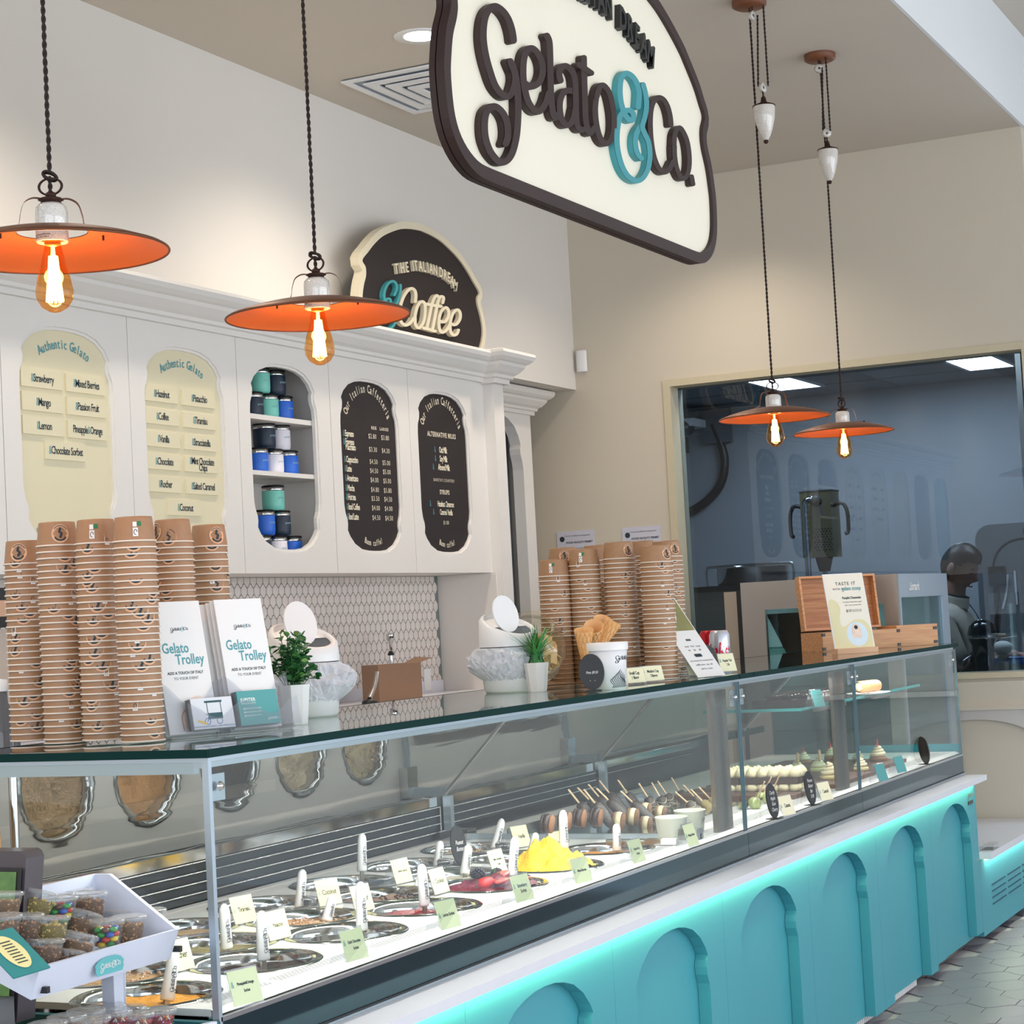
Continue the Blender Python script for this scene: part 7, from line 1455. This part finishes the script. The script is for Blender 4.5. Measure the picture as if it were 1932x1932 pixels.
# lower tray with its cups
tray(2.50, 2.86, YT - 0.05, 0.735, 0.775, 0.13, 0.05) if False else None
TP_('lower_front', MB().add([(2.50, 1.99, 0.70), (2.74, 1.93, 0.70), (2.74, 1.93, 0.765), (2.50, 1.99, 0.765), (2.50, 2.00, 0.70), (2.74, 1.94, 0.70), (2.74, 1.94, 0.765), (2.50, 2.00, 0.765)], [(0, 1, 2, 3), (4, 7, 6, 5), (0, 4, 5, 1), (3, 2, 6, 7), (0, 3, 7, 4), (1, 5, 6, 2)]), M_trw)
TP_('lower_floor', MB().box(2.32, 2.74, 1.99, 2.14, 0.742, 0.748), M_trw)
LC = [((202, 1898), 2.08, 'sprinkle', 'back row of the lower tray, left'), ((240, 1902), 2.07, 'sprinkle', 'back row of the lower tray, right'), ((162, 1907), 2.06, 'granola', 'lower tray, second from the left at the back'), ((213, 1909), 2.04, 'sprinkle', 'middle of the lower tray'), ((255, 1914), 2.02, 'sprinkle', 'lower tray, showing bright sprinkles'), ((298, 1906), 2.02, 'sprinkle', 'rightmost on the lower tray full of sprinkles'), ((126, 1918), 2.04, 'granola', 'lower tray, left of the middle'), ((172, 1922), 2.01, 'walnut', 'lower tray front, middle'), ((88, 1932), 2.02, 'granola', 'lower tray, leftmost in the corner')]
for (px, py), Y, kind, w_ in LC:
    q = at(px, py, Y); topcup((q.x, Y, q.z - 0.035), kind, 'clear topping cup, %s' % w_)
# payment terminal with green screen
P0 = onX(50, 1606, 2.55); tm = thing('payment_terminal', 'dark payment terminal with green screen at the left edge', 'terminal', (2.55, P0.y, 0.78))
zt_ = P0.z; y_ = P0.y
part('casing', MB().poly([(y_, 0.80), (y_, zt_ - 0.012), (y_ + 0.006, zt_ - 0.003), (y_ + 0.014, zt_), (y_ + 0.25, zt_), (y_ + 0.25, 0.80)], [], 0, 0.045, lambda u, v, d: (2.55 + d + (zt_ - v) * -0.15, u, v)), pbr('casing_brown', (84, 78, 82), 0.35, 0.3), tm, world=True)
part('bezel', MB().poly([(y_ + 0.004, 0.81), (y_ + 0.004, zt_ - 0.026), (y_ + 0.24, zt_ - 0.026), (y_ + 0.24, 0.81)], [], 0, 0.002, lambda u, v, d: (2.5455 - d + (zt_ - v) * -0.15, u, v)), M_dark, tm, world=True)
sm_ = bpy.data.materials.new('green_screen'); sm_.use_nodes = True; n_ = sm_.node_tree.nodes; l_ = sm_.node_tree.links; nz_ = n_.new('ShaderNodeTexNoise'); nz_.inputs['Scale'].default_value = 9; cr_ = n_.new('ShaderNodeValToRGB'); cr_.color_ramp.elements[0].color = (0.02, 0.08, 0.03, 1); cr_.color_ramp.elements[1].color = (0.16, 0.30, 0.06, 1); l_.new(nz_.outputs['Fac'], cr_.inputs[0]); l_.new(cr_.outputs[0], n_['Principled BSDF'].inputs['Emission Color']); n_['Principled BSDF'].inputs['Emission Strength'].default_value = 0.9; n_['Principled BSDF'].inputs['Base Color'].default_value = (0.02, 0.03, 0.02, 1)
part('screen', MB().poly([(y_ + 0.012, 0.82), (y_ + 0.012, zt_ - 0.032), (y_ + 0.232, zt_ - 0.032), (y_ + 0.232, 0.82)], [], 0, 0.001, lambda u, v, d: (2.5425 - d + (zt_ - v) * -0.15, u, v)), sm_, tm, world=True)
st_ = thing('side_table', 'dark stand beside the case carrying the trolley and terminal', 'stand', (2.45, 2.3, 0)); part('stand_top', MB().box(1.9, 2.76, 2.0, 2.8, 0.585, 0.60), pbr('stand_grey', (92, 94, 96), 0.5), st_, world=True); part('stand_body', MB().box(1.95, 2.74, 2.03, 2.78, 0.0, 0.584), pbr('stand_grey', (92, 94, 96), 0.5), st_, world=True)
part('terminal_stand', MB().box(2.50, 2.56, y_ + 0.09, y_ + 0.15, 0.60, 0.80), M_dark, tm, world=True)
q = onX(12, 1535, 2.68); t = thing('paper_bag', 'brown paper bag cut by the left edge above the terminal', 'bag', (2.66, q.y + 0.02, 0.60)); part('bag_sheet', MB().add([(0, -0.02, 0.02), (0, 0.2, 0.02), (0.02, 0.2, 0.52), (-0.005, 0.0, 0.50), (0.03, -0.02, 0.02), (0.03, 0.2, 0.02), (0.05, 0.2, 0.52), (0.025, 0.0, 0.50)], [(0, 1, 2, 3), (4, 7, 6, 5), (0, 4, 5, 1), (1, 5, 6, 2), (2, 6, 7, 3), (3, 7, 4, 0)]), pbr('bag_brown', (170, 128, 90), 0.8, scale=20, var=0.08), t)
# ------------------------------------------------------------------ kitchen behind the window
KX0, KX1, KY0, KY1, KZ = XW + 0.141, 14.6, 0.2, 5.6, 3.0
M_kw = pbr('kitchen_wall', (150, 154, 158), 0.6, scale=3, var=0.02)
struct('wall_kitchen_back', MB().box(KX1, KX1 + 0.1, KY0, KY1, 0, KZ), M_kw)
struct('wall_kitchen_left', MB().box(KX0, KX1, KY1, KY1 + 0.1, 0, KZ), M_kw)
struct('wall_kitchen_right', MB().box(XW + 0.46, KX1, KY0 - 0.1, KY0, 0, KZ), M_kw)
struct('ceiling_kitchen', MB().box(KX0, KX1, KY0, KY1, KZ, KZ + 0.1), pbr('kitchen_ceiling', (140, 142, 146), 0.8))
struct('floor_kitchen', MB().box(XW + 0.141, KX1, KY0, KY1, -0.1, -0.006), pbr('kitchen_floor', (110, 108, 106), 0.5))
for (pa, lb) in (((( 1400, 713), (1472, 705), (1545, 728), (1470, 731)), 'square glowing ceiling panel in the kitchen above the left far lamp'), (((1777, 670), (1860, 663), (1906, 690), (1826, 695)), 'square glowing ceiling panel in the kitchen at the right')):
    P = [onZ(x, y, KZ) for x, y in pa]; cx = sum(p.x for p in P) / 4; cy = sum(p.y for p in P) / 4
    t = thing('light_panel', lb, 'ceiling light', (cx, cy, KZ)); part('diffuser', MB().box(-0.46, 0.46, -0.15, 0.15, -0.012, -0.004), emis('panel_glow', (250, 252, 255), 45), t); part('panel_frame', MB().poly([(-0.49, -0.18), (0.49, -0.18), (0.49, 0.18), (-0.49, 0.18)], [[(-0.462, -0.152), (0.462, -0.152), (0.462, 0.152), (-0.462, 0.152)]], -0.014, -0.003, lambda u, v, d: (u, v, d)), M_whitep, t)
arealight('kitchen_fill', (13.4, 3.6, KZ - 0.03), (0, 0, 0), 0.9, 0.3, 40, (0.92, 0.96, 1.0)); arealight('kitchen_fill', (11.4, 3.0, KZ - 0.03), (0, 0, 0), 0.9, 0.3, 40, (0.92, 0.96, 1.0))
arealight('kitchen_fill', (9.72, 1.75, 2.93), (0, math.radians(-22), 0), 0.4, 0.9, 75, (0.95, 0.97, 1.0)); arealight('kitchen_fill', (9.72, 3.3, 2.93), (0, math.radians(-25), 0), 0.4, 0.9, 55, (0.95, 0.97, 1.0))  # unseen lamps added to brighten the person and the mixer
m = MB()
for k in range(1, 6): m.box(KX0, KX1, KY0 + k * 0.9, KY0 + k * 0.9 + 0.012, KZ - 0.004, KZ - 0.001); m.box(KX0 + k * 0.9, KX0 + k * 0.9 + 0.012, KY0, KY1, KZ - 0.004, KZ - 0.001)
struct('trim_9', m, pbr('ceiling_grid', (110, 114, 118), 0.6))
kt = thing('kitchen_counter', 'steel worktable inside the kitchen along the window', 'counter', (9.8, 2.6, 0)); part('table_top', MB().box(9.50, 10.15, 0.9, 2.13, 0.925, 0.95), M_steel, kt, world=True); part('under_shelf', MB().box(9.52, 10.1, 0.95, 2.1, 0.3, 0.32), M_steel, kt, world=True)
for x, y in ((9.53, 0.95), (10.1, 0.95), (9.53, 2.1), (10.1, 2.1)): part('leg', MB().box(x - 0.02, x + 0.02, y - 0.02, y + 0.02, 0.0, 0.924), M_steel, kt, world=True)
# vertical blending machine with pipe and black handles
BXX = 10.3; q0 = onX(1508, 930, BXX); q1 = onX(1573, 1050, BXX)
vm = thing('batch_mixer', 'tall stainless mixer head with curved pipe and black handles seen through the window', 'machine', (BXX, (q0.y + q1.y) / 2, q1.z)); cyy = (q0.y + q1.y) / 2; hw = abs(q0.y - q1.y) / 2
part('housing', MB().box(BXX, BXX + 0.16, cyy - hw, cyy + hw, q1.z, q0.z), pbr('mixer_steel', (196, 186, 150), 0.25, 0.9, scale=4, var=0.1), vm, world=True); part('top_edge', MB().box(BXX - 0.004, BXX + 0.165, cyy - hw - 0.004, cyy + hw + 0.004, q0.z, q0.z + 0.008), M_steel, vm, world=True)
py_ = onX(1524, 950, BXX).y; pz_ = q0.z - 0.07
part('pipe', MB().tube(spline([(BXX - 0.01, py_ - 0.045, pz_ + 0.02), (BXX - 0.05, py_ - 0.03, pz_ + 0.03), (BXX - 0.06, py_ - 0.005, pz_ + 0.01), (BXX - 0.06, py_, pz_ - 0.05), (BXX - 0.06, py_, pz_ - 0.3), (BXX - 0.06, py_, 1.531)], 6), 0.016, 12), M_steelp, vm, world=True); part('pipe_socket', MB().ball((BXX - 0.005, py_ - 0.045, pz_ + 0.02), 0.034, 14, 10, (0.5, 1, 1)), M_dark, vm, world=True)
for sg in (-1, 1):
    yy = cyy + sg * hw; part('handle', MB().tube(spline([(BXX + 0.05, yy, q0.z - 0.08), (BXX + 0.05, yy + sg * 0.05, q0.z - 0.07), (BXX + 0.05, yy + sg * 0.075, q0.z - 0.12), (BXX + 0.05, yy + sg * 0.075, q0.z - 0.22), (BXX + 0.04, yy + sg * 0.060, q0.z - 0.235)], 5), 0.011, 8), M_dark, vm, world=True)
dt = MB()
for r in range(9):
    for c in range(6): dt.lathe([(0.0005, 0), (0.0048, 0)], 8, mat=frame((BXX - 0.001, cyy - hw * 0.45 + (c - 2.5) * 0.017 + (0.008 if r % 2 else 0), q1.z + 0.04 + r * 0.014), (0, -1, 0), (0, 0, 1)))
part('vent_holes', dt, M_dark, vm, world=True, kind='stuff', fix=False); part('funnel', MB().lathe([(0.048, 0.0), (0.030, -0.075), (0.0005, -0.075)], 18, mat=Matrix.Translation((BXX + 0.07, cyy - 0.01, q1.z))), M_dark, vm, world=True); part('shaft', MB().tube([(BXX + 0.07, cyy - 0.01, 1.531), (BXX + 0.07, cyy - 0.01, q1.z - 0.07)], 0.014, 10), M_steelp, vm, world=True)
gm = thing('gelato_machine', 'steel gelato machine body in the kitchen below the round steel basin', 'machine', (10.75, 3.4, 0)); part('machine_body', MB().box(10.18, 11.2, 2.85, 3.95, 0.0, 1.50), pbr('machine_grey', (130, 132, 130), 0.35, 0.8, scale=4, var=0.1), gm, world=True); part('machine_top', MB().box(10.16, 11.22, 2.83, 3.97, 1.501, 1.53), M_dark, gm, world=True)
q = onX(1420, 1088, 10.8); t = thing('steel_basin', 'round steel basin with rail standing on the gelato machine', 'basin', (10.8, q.y, 1.5305)); part('basin_wall', MB().lathe([(0.0005, 0.004), (0.20, 0.004), (0.21, 0.02), (0.21, 0.10), (0.216, 0.104), (0.20, 0.10), (0.20, 0.02), (0.0005, 0.012)], 32), M_steelp, t); part('rail', MB().tube(spline([(-0.05, -0.26, 0.0), (-0.05, -0.26, 0.10), (-0.05, -0.2, 0.115), (-0.05, 0.2, 0.115), (-0.05, 0.26, 0.10), (-0.05, 0.26, 0.0)], 5), 0.007, 8), M_steelp, t)
# wall outlets with hose, dome camera, tall door
q = onX(1310, 900, KX1 - 0.05); t = thing('hose_coil', 'black looped hose hanging below grey outlet boxes in the kitchen', 'hose', tuple(q)); part('hose', MB().tube(spline([(0, 0.18, 0.45), (0, 0.20, 0.1), (0, 0.32, -0.15), (0, 0.1, -0.28), (0, -0.18, -0.12), (0, -0.26, 0.12), (0, -0.18, 0.40)], 8), 0.035, 10), M_dark, t)
part('outlet_box', MB().box(-0.03, 0.05, 0.05, 0.30, 0.2, 0.48), M_dark, t); part('outlet_box', MB().box(-0.03, 0.05, -0.32, -0.10, 0.25, 0.52), pbr('outlet_grey', (90, 96, 104), 0.5), t)
q = onX(1288, 806, 14.3); t = thing('dome_camera', 'small white dome camera on the kitchen wall at the left', 'camera', (14.3, q.y, q.z)); part('camera_mount', MB().box(-0.05, 0.30, -0.11, 0.11, 0.0, 0.06), M_whitep, t); part('camera_dome', MB().ball((0, 0, -0.01), 0.09, 14, 10, (1, 1, 0.8)), pbr('dome_dark', (60, 62, 66), 0.2), t)
DX = 13.2; a = onX(1838, 992, DX); b = onX(1932, 985, DX)
def rr(y0, y1, z0, z1, r): return [(y0, z0), (y1, z0)] + [(y1 - r + r * math.cos(k * PI / 16), z1 - r + r * math.sin(k * PI / 16)) for k in range(9)] + [(y0 + r - r * math.sin(k * PI / 16), z1 - r + r * math.cos(k * PI / 16)) for k in range(9)]
t = thing('rack_cover', 'tall grey kitchen cabinet with rounded dark outlined door behind the person', 'cabinet', (DX, a.y - 0.5, 0)); part('cabinet_shell', MB().poly(rr(a.y - 1.3, a.y, 0.0, a.z, 0.10), [], 0, 0.4, YZ(DX)), pbr('cabinet_grey', (120, 126, 130), 0.4, 0.3), t, world=True)
part('door_outline', MB().poly(rr(a.y - 1.18, a.y - 0.10, 0.2, a.z - 0.10, 0.20), [rr(a.y - 1.165, a.y - 0.115, 0.215, a.z - 0.115, 0.185)], -0.004, 0.0, YZ(DX)), M_dark, t, world=True); part('pull_slot', MB().box(DX - 0.006, DX - 0.001, a.y - 0.52, a.y - 0.32, a.z - 0.075, a.z - 0.04), M_dark, t, world=True)
q = onX(1882, 1100, 13.155); t = thing('power_plug', 'black power plug box with hanging cable behind the stand mixer', 'plug', tuple(q)); part('plug_box', MB().box(-0.03, 0.03, -0.05, 0.05, -0.02, 0.11), M_dark, t); part('cable', MB().tube(spline([(0, 0, -0.02), (0.0, 0.005, -0.10), (0, 0.03, -0.3), (0, 0.05, -0.6)], 5), 0.011, 8), M_dark, t)
for k, (x0, y0, x1, y1, lb) in enumerate(((1901, 1085, 1892, 1147, 'left of two white strips standing in for window reflections'), (1914, 1078, 1919, 1139, 'right of two white strips standing in for window reflections'))):
    a_ = onX(x0, y0, 13.185); b_ = onX(x1, y1, 13.185); t = thing('reflection_strip', lb, 'reflection strip', tuple(a_)); pts = spline([(0, 0, 0), (0.0, (b_.y - a_.y) * 0.35, (b_.z - a_.z) * 0.55), (0, b_.y - a_.y, b_.z - a_.z)], 5); m = MB(); m.ribbon([Vector((p[1], p[2])) for p in pts], 0.013, 0, 0.001, lambda u, v, d: (d, u, v)); part('strip', m, M_leaf, t)  # bright reflections in the window glass, built as solid white strips
# stand mixer, prep items on the worktable
q = onX(1855, 1225, 9.75); mx = thing('stand_mixer', 'black domed stand mixer with steel band on the kitchen worktable', 'mixer', (9.75, q.y, 0.9505)); MXp = lambda n_, mb, m_, **k: part(n_, mb, m_, mx, **k)
Zk = onX(1855, 1198, 9.75).z - 0.9505; ztop = onX(1855, 1168, 9.75).z - 0.9505
MXp('mixer_head', MB().lathe([(0.0005, ztop), (0.035, ztop - 0.006), (0.062, ztop - 0.03), (0.072, Zk + 0.008), (0.072, Zk)], 26), pbr('mixer_black', (14, 15, 18), 0.12, coat=0.6)); MXp('steel_band', MB().lathe([(0.074, Zk), (0.076, Zk - 0.004), (0.076, Zk - 0.014), (0.072, Zk - 0.018)], 26), M_steelp)
MXp('mixer_column', MB().lathe([(0.070, Zk - 0.018), (0.055, Zk - 0.05), (0.050, 0.06), (0.075, 0.03), (0.085, 0.0)], 24), pbr('mixer_black', (14, 15, 18), 0.12, coat=0.6)); MXp('hub_knob', MB().tube([(0, -0.076, Zk - 0.008), (0, -0.115, Zk - 0.006)], 0.010, 10), pbr('wood_knob', (190, 160, 130), 0.4)); MXp('side_crank', MB().tube(spline([(0, 0.06, Zk - 0.10), (-0.02, 0.10, Zk - 0.13), (-0.02, 0.12, Zk - 0.19), (-0.02, 0.18, Zk - 0.20)], 5), 0.006, 8), M_steelp)
q = onX(1892, 1222, 9.9); t = thing('flour_sack', 'crumpled pale bag on dark fruit behind the stand mixer', 'bag', (9.9, q.y, q.z)); m = MB(); m.ball((0, 0, 0), 0.05, 14, 10, (0.8, 1, 0.7)); m.v = [(x * (1 + 0.25 * mnoise.noise(Vector((x * 40, y * 40, z * 40)))), y * (1 + 0.2 * mnoise.noise(Vector((y * 50, z * 40, 1)))), z) for x, y, z in m.v]; part('sack', m, pbr('sack_pale', (206, 210, 206), 0.7), t)
part('dark_fruit', MB().ball((0, 0, -0.045), 0.03, 12, 8, (1, 1, 0.6)), M_dark, t); part('steel_cup', MB().lathe([(0.03, -0.07), (0.026, q.z * 0 - 0.20), (0.0005, -0.20)], 18), M_steel, t)
q = onX(1912, 1235, 10.0); t = thing('blue_container', 'blue and clear food container at the right edge of the kitchen table', 'container', (10.0, q.y, 0.9505)); part('container_body', MB().box(-0.06, 0.06, -0.08, 0.08, 0.0, 0.10), pbr('container_clear', (150, 166, 172), 0.2), t); part('blue_lid', MB().box(-0.062, 0.062, -0.082, 0.082, 0.101, 0.135), pbr('lid_blue', (40, 110, 190), 0.4), t)
# ------------------------------------------------------------------ person
PX = 9.98; hc = onX(1817, 1070, PX); fy = -1.0
ps_ = thing('person', 'person with dark hair in a beige chef jacket and black glove looking down', 'person', (PX, hc.y, 0))
bmv = []; nodes = {}
def nd(n_, x, y, z, r): nodes[n_] = (Vector((x, y, z)), r)
H = hc.z; cy = hc.y + 0.03; cx = PX
nd('pelvis', cx, cy + 0.06, 0.93, 0.150); nd('waist', cx, cy + 0.06, 1.06, 0.140); nd('chest', cx, cy + 0.06, H - 0.36, 0.165); nd('neckb', cx, cy + 0.045, H - 0.20, 0.075); nd('neck', cx, cy + 0.01, H - 0.10, 0.058); nd('skull', cx, cy, H, 0.055)
nd('shL', cx - 0.19, cy + 0.05, H - 0.28, 0.062); nd('elL', cx - 0.22, cy - 0.01, H - 0.53, 0.046); nd('wrL', cx - 0.14, cy - 0.10, 1.08, 0.032)
nd('shR', cx + 0.19, cy + 0.05, H - 0.28, 0.062); nd('elR', cx + 0.24, cy - 0.02, H - 0.53, 0.046); nd('wrR', cx + 0.10, cy - 0.26, 1.10, 0.032)
for s_, sx in (('L', -1), ('R', 1)): nd('hip' + s_, cx + sx * 0.09, cy + 0.06, 0.86, 0.10); nd('kn' + s_, cx + sx * 0.10, cy + 0.04, 0.47, 0.068); nd('an' + s_, cx + sx * 0.10, cy + 0.08, 0.09, 0.045); nd('to' + s_, cx + sx * 0.11, cy - 0.08, 0.035, 0.038)
def skin_mesh(edges, scale=1.0, root='pelvis', sub=2):
    names = []; 
    for a, b in edges:
        for n_ in (a, b):
            if n_ not in names: names.append(n_)
    me = bpy.data.meshes.new('sk'); me.from_pydata([nodes[n_][0] for n_ in names], [(names.index(a), names.index(b)) for a, b in edges], []); o = bpy.data.objects.new('sk', me); COL.objects.link(o)
    md = o.modifiers.new('s', 'SKIN'); md.use_smooth_shade = True
    for i, n_ in enumerate(names): r = nodes[n_][1] * scale; me.skin_vertices[0].data[i].radius = (r, r)
    me.skin_vertices[0].data[names.index(root)].use_root = True
    m2 = o.modifiers.new('d', 'SUBSURF'); m2.levels = sub; m2.render_levels = sub
    dg = bpy.context.evaluated_depsgraph_get(); ev = o.evaluated_get(dg); em = ev.to_mesh(); mb = MB(); mb.add([tuple(v.co) for v in em.vertices], [tuple(p.vertices) for p in em.polygons], True); ev.to_mesh_clear(); bpy.data.objects.remove(o); return mb
EB = [('pelvis', 'waist'), ('waist', 'chest'), ('chest', 'neckb'), ('neckb', 'neck'), ('neck', 'skull'), ('chest', 'shL'), ('shL', 'elL'), ('elL', 'wrL'), ('chest', 'shR'), ('shR', 'elR'), ('elR', 'wrR'), ('pelvis', 'hipL'), ('hipL', 'knL'), ('knL', 'anL'), ('anL', 'toL'), ('pelvis', 'hipR'), ('hipR', 'knR'), ('knR', 'anR'), ('anR', 'toR')]
body = skin_mesh(EB, 0.93)
def gs(v, c, s_): return math.exp(-((v - c) / s_) ** 2)
def head_mb(scale=1.0, hair=False):
    m = MB(); N, Mr = 44, 34; vs = []; fs = []
    Rh = Matrix.Translation((cx, cy - 0.01, H)) @ Matrix.Rotation(math.radians(-12), 4, 'Z') @ Matrix.Rotation(math.radians(28), 4, 'X')
    for i in range(Mr + 1):
        th = PI * i / Mr
        for k in range(N):
            a = 2 * PI * k / N; x = math.sin(th) * math.sin(a); y = -math.sin(th) * math.cos(a); z = math.cos(th)     # face looks along -y
            fr_ = max(0.0, -y); sx, sy, sz = 0.074, 0.094, 0.116
            X = x * sx; Y = y * sy; Z = z * sz
            if Z < 0: X *= 1 - 0.30 * (-z) ** 1.5; Y = Y * (1 - 0.10 * (-z)) - (0.012 * (-z) if y < 0 else -0.03 * z * z * -1)
            if not hair and fr_ > 0:
                Y -= 0.026 * gs(x, 0, 0.13) * gs(z, -0.20, 0.15) * fr_ + 0.010 * gs(x, 0, 0.09) * gs(z, 0.0, 0.16)       # nose
                Y += 0.010 * (gs(x, 0.36, 0.16) + gs(x, -0.36, 0.16)) * gs(z, 0.04, 0.12) * fr_                       # eye sockets
                Y -= 0.006 * gs(z, 0.20, 0.09) * fr_ * gs(x, 0, 0.6)                                                    # brow
                Y -= 0.007 * gs(x, 0, 0.22) * gs(z, -0.50, 0.06) * fr_ + 0.006 * gs(x, 0, 0.20) * gs(z, -0.62, 0.05) * fr_  # lips
                Y -= 0.010 * gs(x, 0, 0.25) * gs(z, -0.84, 0.12)                                                        # chin
            if hair:
                g = 0.006 + 0.006 * max(0, z) + (0.020 * gs(z, 0.72, 0.22) * fr_) + 0.002 * mnoise.noise(Vector((x * 6, y * 6, z * 14))); q_ = 1 + g / 0.095; X *= q_; Y *= q_; Z *= q_ * (1.0 + 0.02 * max(0, z))
            vs.append(tuple(Rh @ Vector((X * scale, Y * scale, Z * scale))))
    for i in range(Mr):
        zc = math.cos(PI * (i + 0.5) / Mr)
        for k in range(N):
            if hair:
                a = 2 * PI * (k + 0.5) / N; yy = -math.sin(PI * (i + 0.5) / Mr) * math.cos(a); lim = 0.42 if yy < -0.45 else (0.22 if yy < -0.1 else (-0.05 if yy < 0.15 else -0.50))
                if zc < lim: continue
            fs.append((i * N + k, (i + 1) * N + k, (i + 1) * N + (k + 1) % N, i * N + (k + 1) % N))
    m.add(vs, fs, True); return m, Rh
hm, Rh = head_mb(); body.v, body.f, body.sm = body.v, body.f, body.sm
b0 = len(body.v); body.v += hm.v; body.f += [tuple(b0 + i for i in f) for f in hm.f]; body.sm += hm.sm
for sg in (-1, 1):       # ears
    body.ball((sg * 0.076, 0.008, -0.008), 0.030, 12, 8, (0.35, 0.65, 1.05), mat=Rh)
    body.ball((sg * 0.079, 0.006, -0.012), 0.016, 10, 6, (0.5, 0.7, 1.0), mat=Rh)
def finger_chain(mb, base, dir_, up, lens, r, curl):
    d = Vector(dir_).normalized(); u = Vector(up).normalized(); p = Vector(base); pts = [p.copy()]; rr2 = [r]
    for k, L in enumerate(lens):
        ax = d.cross(u).normalized(); d = Matrix.Rotation(-curl * (0.8 + 0.4 * k), 3, ax) @ d; p = p + d * L; pts.append(p.copy()); rr2.append(r * (1 - 0.12 * (k + 1)))
    mb.tube(pts, r, 8, rr=rr2); mb.ball(pts[-1], rr2[-1] * 1.0, 8, 6)
def hand(mb, wr, fwd, up, r=1.0):
    f = Vector(fwd).normalized(); u = Vector(up).normalized(); s_ = f.cross(u).normalized(); rot = Matrix((s_, f, u)).transposed()
    mb.ball(wr + f * 0.045, 0.042 * r, 12, 8, (0.92, 1.15, 0.40), rot=rot)
    for k, (off, L) in enumerate(((-0.030, 0.034), (-0.010, 0.040), (0.010, 0.037), (0.029, 0.029))): finger_chain(mb, wr + f * 0.082 + s_ * off, f, -u, (L, L * 0.7, L * 0.55), 0.0092 * r, -0.42)
    finger_chain(mb, wr + f * 0.03 + s_ * -0.036, (f * 0.6 - s_ * 0.8), -u, (0.034, 0.028, 0.022), 0.011 * r, -0.3)
gl = MB(); wl_, wr_ = nodes['wrL'][0], nodes['wrR'][0]
hand(gl, wl_, Vector((0.05, -0.75, -0.5)), Vector((0.0, -0.5, 0.8)), 1.08); gl.tube([wl_ + Vector((-0.02, 0.03, 0.012)), wl_ + Vector((0.003, -0.02, -0.01))], 0.037, 14, rr=[0.037, 0.035])
hand(body, wr_, Vector((-0.3, -0.8, -0.4)), Vector((0, -0.4, 0.9)))
part('body', body, pbr('skin', (188, 138, 118), 0.5, scale=30, var=0.05, sss=0.1), ps_, world=True)
part('glove', gl, pbr('glove_black', (18, 19, 22), 0.35), ps_, world=True)
hh, _ = head_mb(1.0, True); part('hair', hh, pbr('hair_dark', (26, 22, 22), 0.45, scale=90, var=0.4, aniso=(1, 1, 4)), ps_, world=True, fix=False)
m = MB()
for sg in (-1, 1):
    m.tube([Rh @ Vector((sg * (0.014 + 0.026 * k / 5), -0.0925 + 0.011 * (k / 5) ** 2 + 0.002, 0.026 + 0.004 * math.sin(k / 5 * PI))) for k in range(6)], 0.0028, 6)
part('eyebrows', m, pbr('hair_dark', (26, 22, 22)), ps_, world=True)
m = MB()
for sg in (-1, 1): m.tube([Rh @ Vector((sg * (0.018 + 0.022 * k / 5), -0.0865 + 0.008 * (k / 5) ** 2, 0.006 - 0.004 * math.sin(k / 5 * PI))) for k in range(6)], 0.0016, 5)
part('eyelashes', m, pbr('hair_dark', (26, 22, 22)), ps_, world=True)
part('lips', MB().tube([Rh @ Vector((-0.020 + 0.008 * k, -0.1005 + 0.006 * abs(k - 2.5) ** 1.5 / 4, -0.0615)) for k in range(6)], 0.0042, 6), pbr('lips_pink', (176, 96, 92), 0.45), ps_, world=True)
M_jk = pbr('jacket_beige', (190, 182, 166), 0.75, scale=60, var=0.06, bump=0.2, bscale=30)
EJ = [('pelvis', 'waist'), ('waist', 'chest'), ('chest', 'neckb'), ('chest', 'shL'), ('shL', 'elL'), ('chest', 'shR'), ('shR', 'elR')]
sv = {n_: nodes[n_] for n_ in nodes}; nodes['elL'] = (nodes['elL'][0].lerp(nodes['wrL'][0], 0.35), 0.050); nodes['elR'] = (nodes['elR'][0].lerp(nodes['wrR'][0], 0.35), 0.050); nodes['neckb'] = (nodes['neckb'][0] + Vector((0, -0.012, 0.045)), 0.074)
part('jacket', skin_mesh(EJ, 1.13), M_jk, ps_, world=True); nodes.update(sv)
part('collar', MB().lathe([(0.074, -0.035), (0.070, 0.0), (0.066, 0.022), (0.062, 0.022), (0.066, -0.035)], 26, mat=Matrix.Translation((cx, cy + 0.02, H - 0.160)) @ Matrix.Rotation(0.25, 4, 'X')), M_jk, ps_, world=True)
part('collar_piping', MB().tube([Matrix.Translation((cx, cy + 0.02, H - 0.160)) @ Matrix.Rotation(0.25, 4, 'X') @ Vector((0.065 * math.cos(a), 0.065 * math.sin(a), 0.023)) for a in [2 * PI * k / 26 for k in range(26)]], 0.004, 6, closed=True), M_dark, ps_, world=True)
part('front_piping', MB().tube(spline([(cx - 0.04, cy - 0.06, H - 0.19), (cx - 0.075, cy - 0.115, H - 0.28), (cx - 0.085, cy - 0.125, H - 0.42), (cx - 0.08, cy - 0.10, H - 0.55)], 6), 0.003, 6), M_dark, ps_, world=True)
ET = [('pelvis', 'hipL'), ('hipL', 'knL'), ('knL', 'anL'), ('pelvis', 'hipR'), ('hipR', 'knR'), ('knR', 'anR')]
part('trousers', skin_mesh(ET, 1.12), pbr('trousers_dark', (44, 42, 44), 0.8), ps_, world=True)
part('apron', MB().lathe([(0.168, 0.0), (0.172, 0.22), (0.165, 0.24)], 30, mat=Matrix.Translation((cx, cy + 0.06, 0.74))), pbr('apron_dark', (52, 48, 48), 0.85), ps_, world=True)
for s_, sx in (('L', -1), ('R', 1)): part('shoe', MB().ball((cx + sx * 0.105, cy + 0.01, 0.045), 0.055, 14, 8, (0.85, 2.3, 0.8)), M_dark, ps_, world=True)
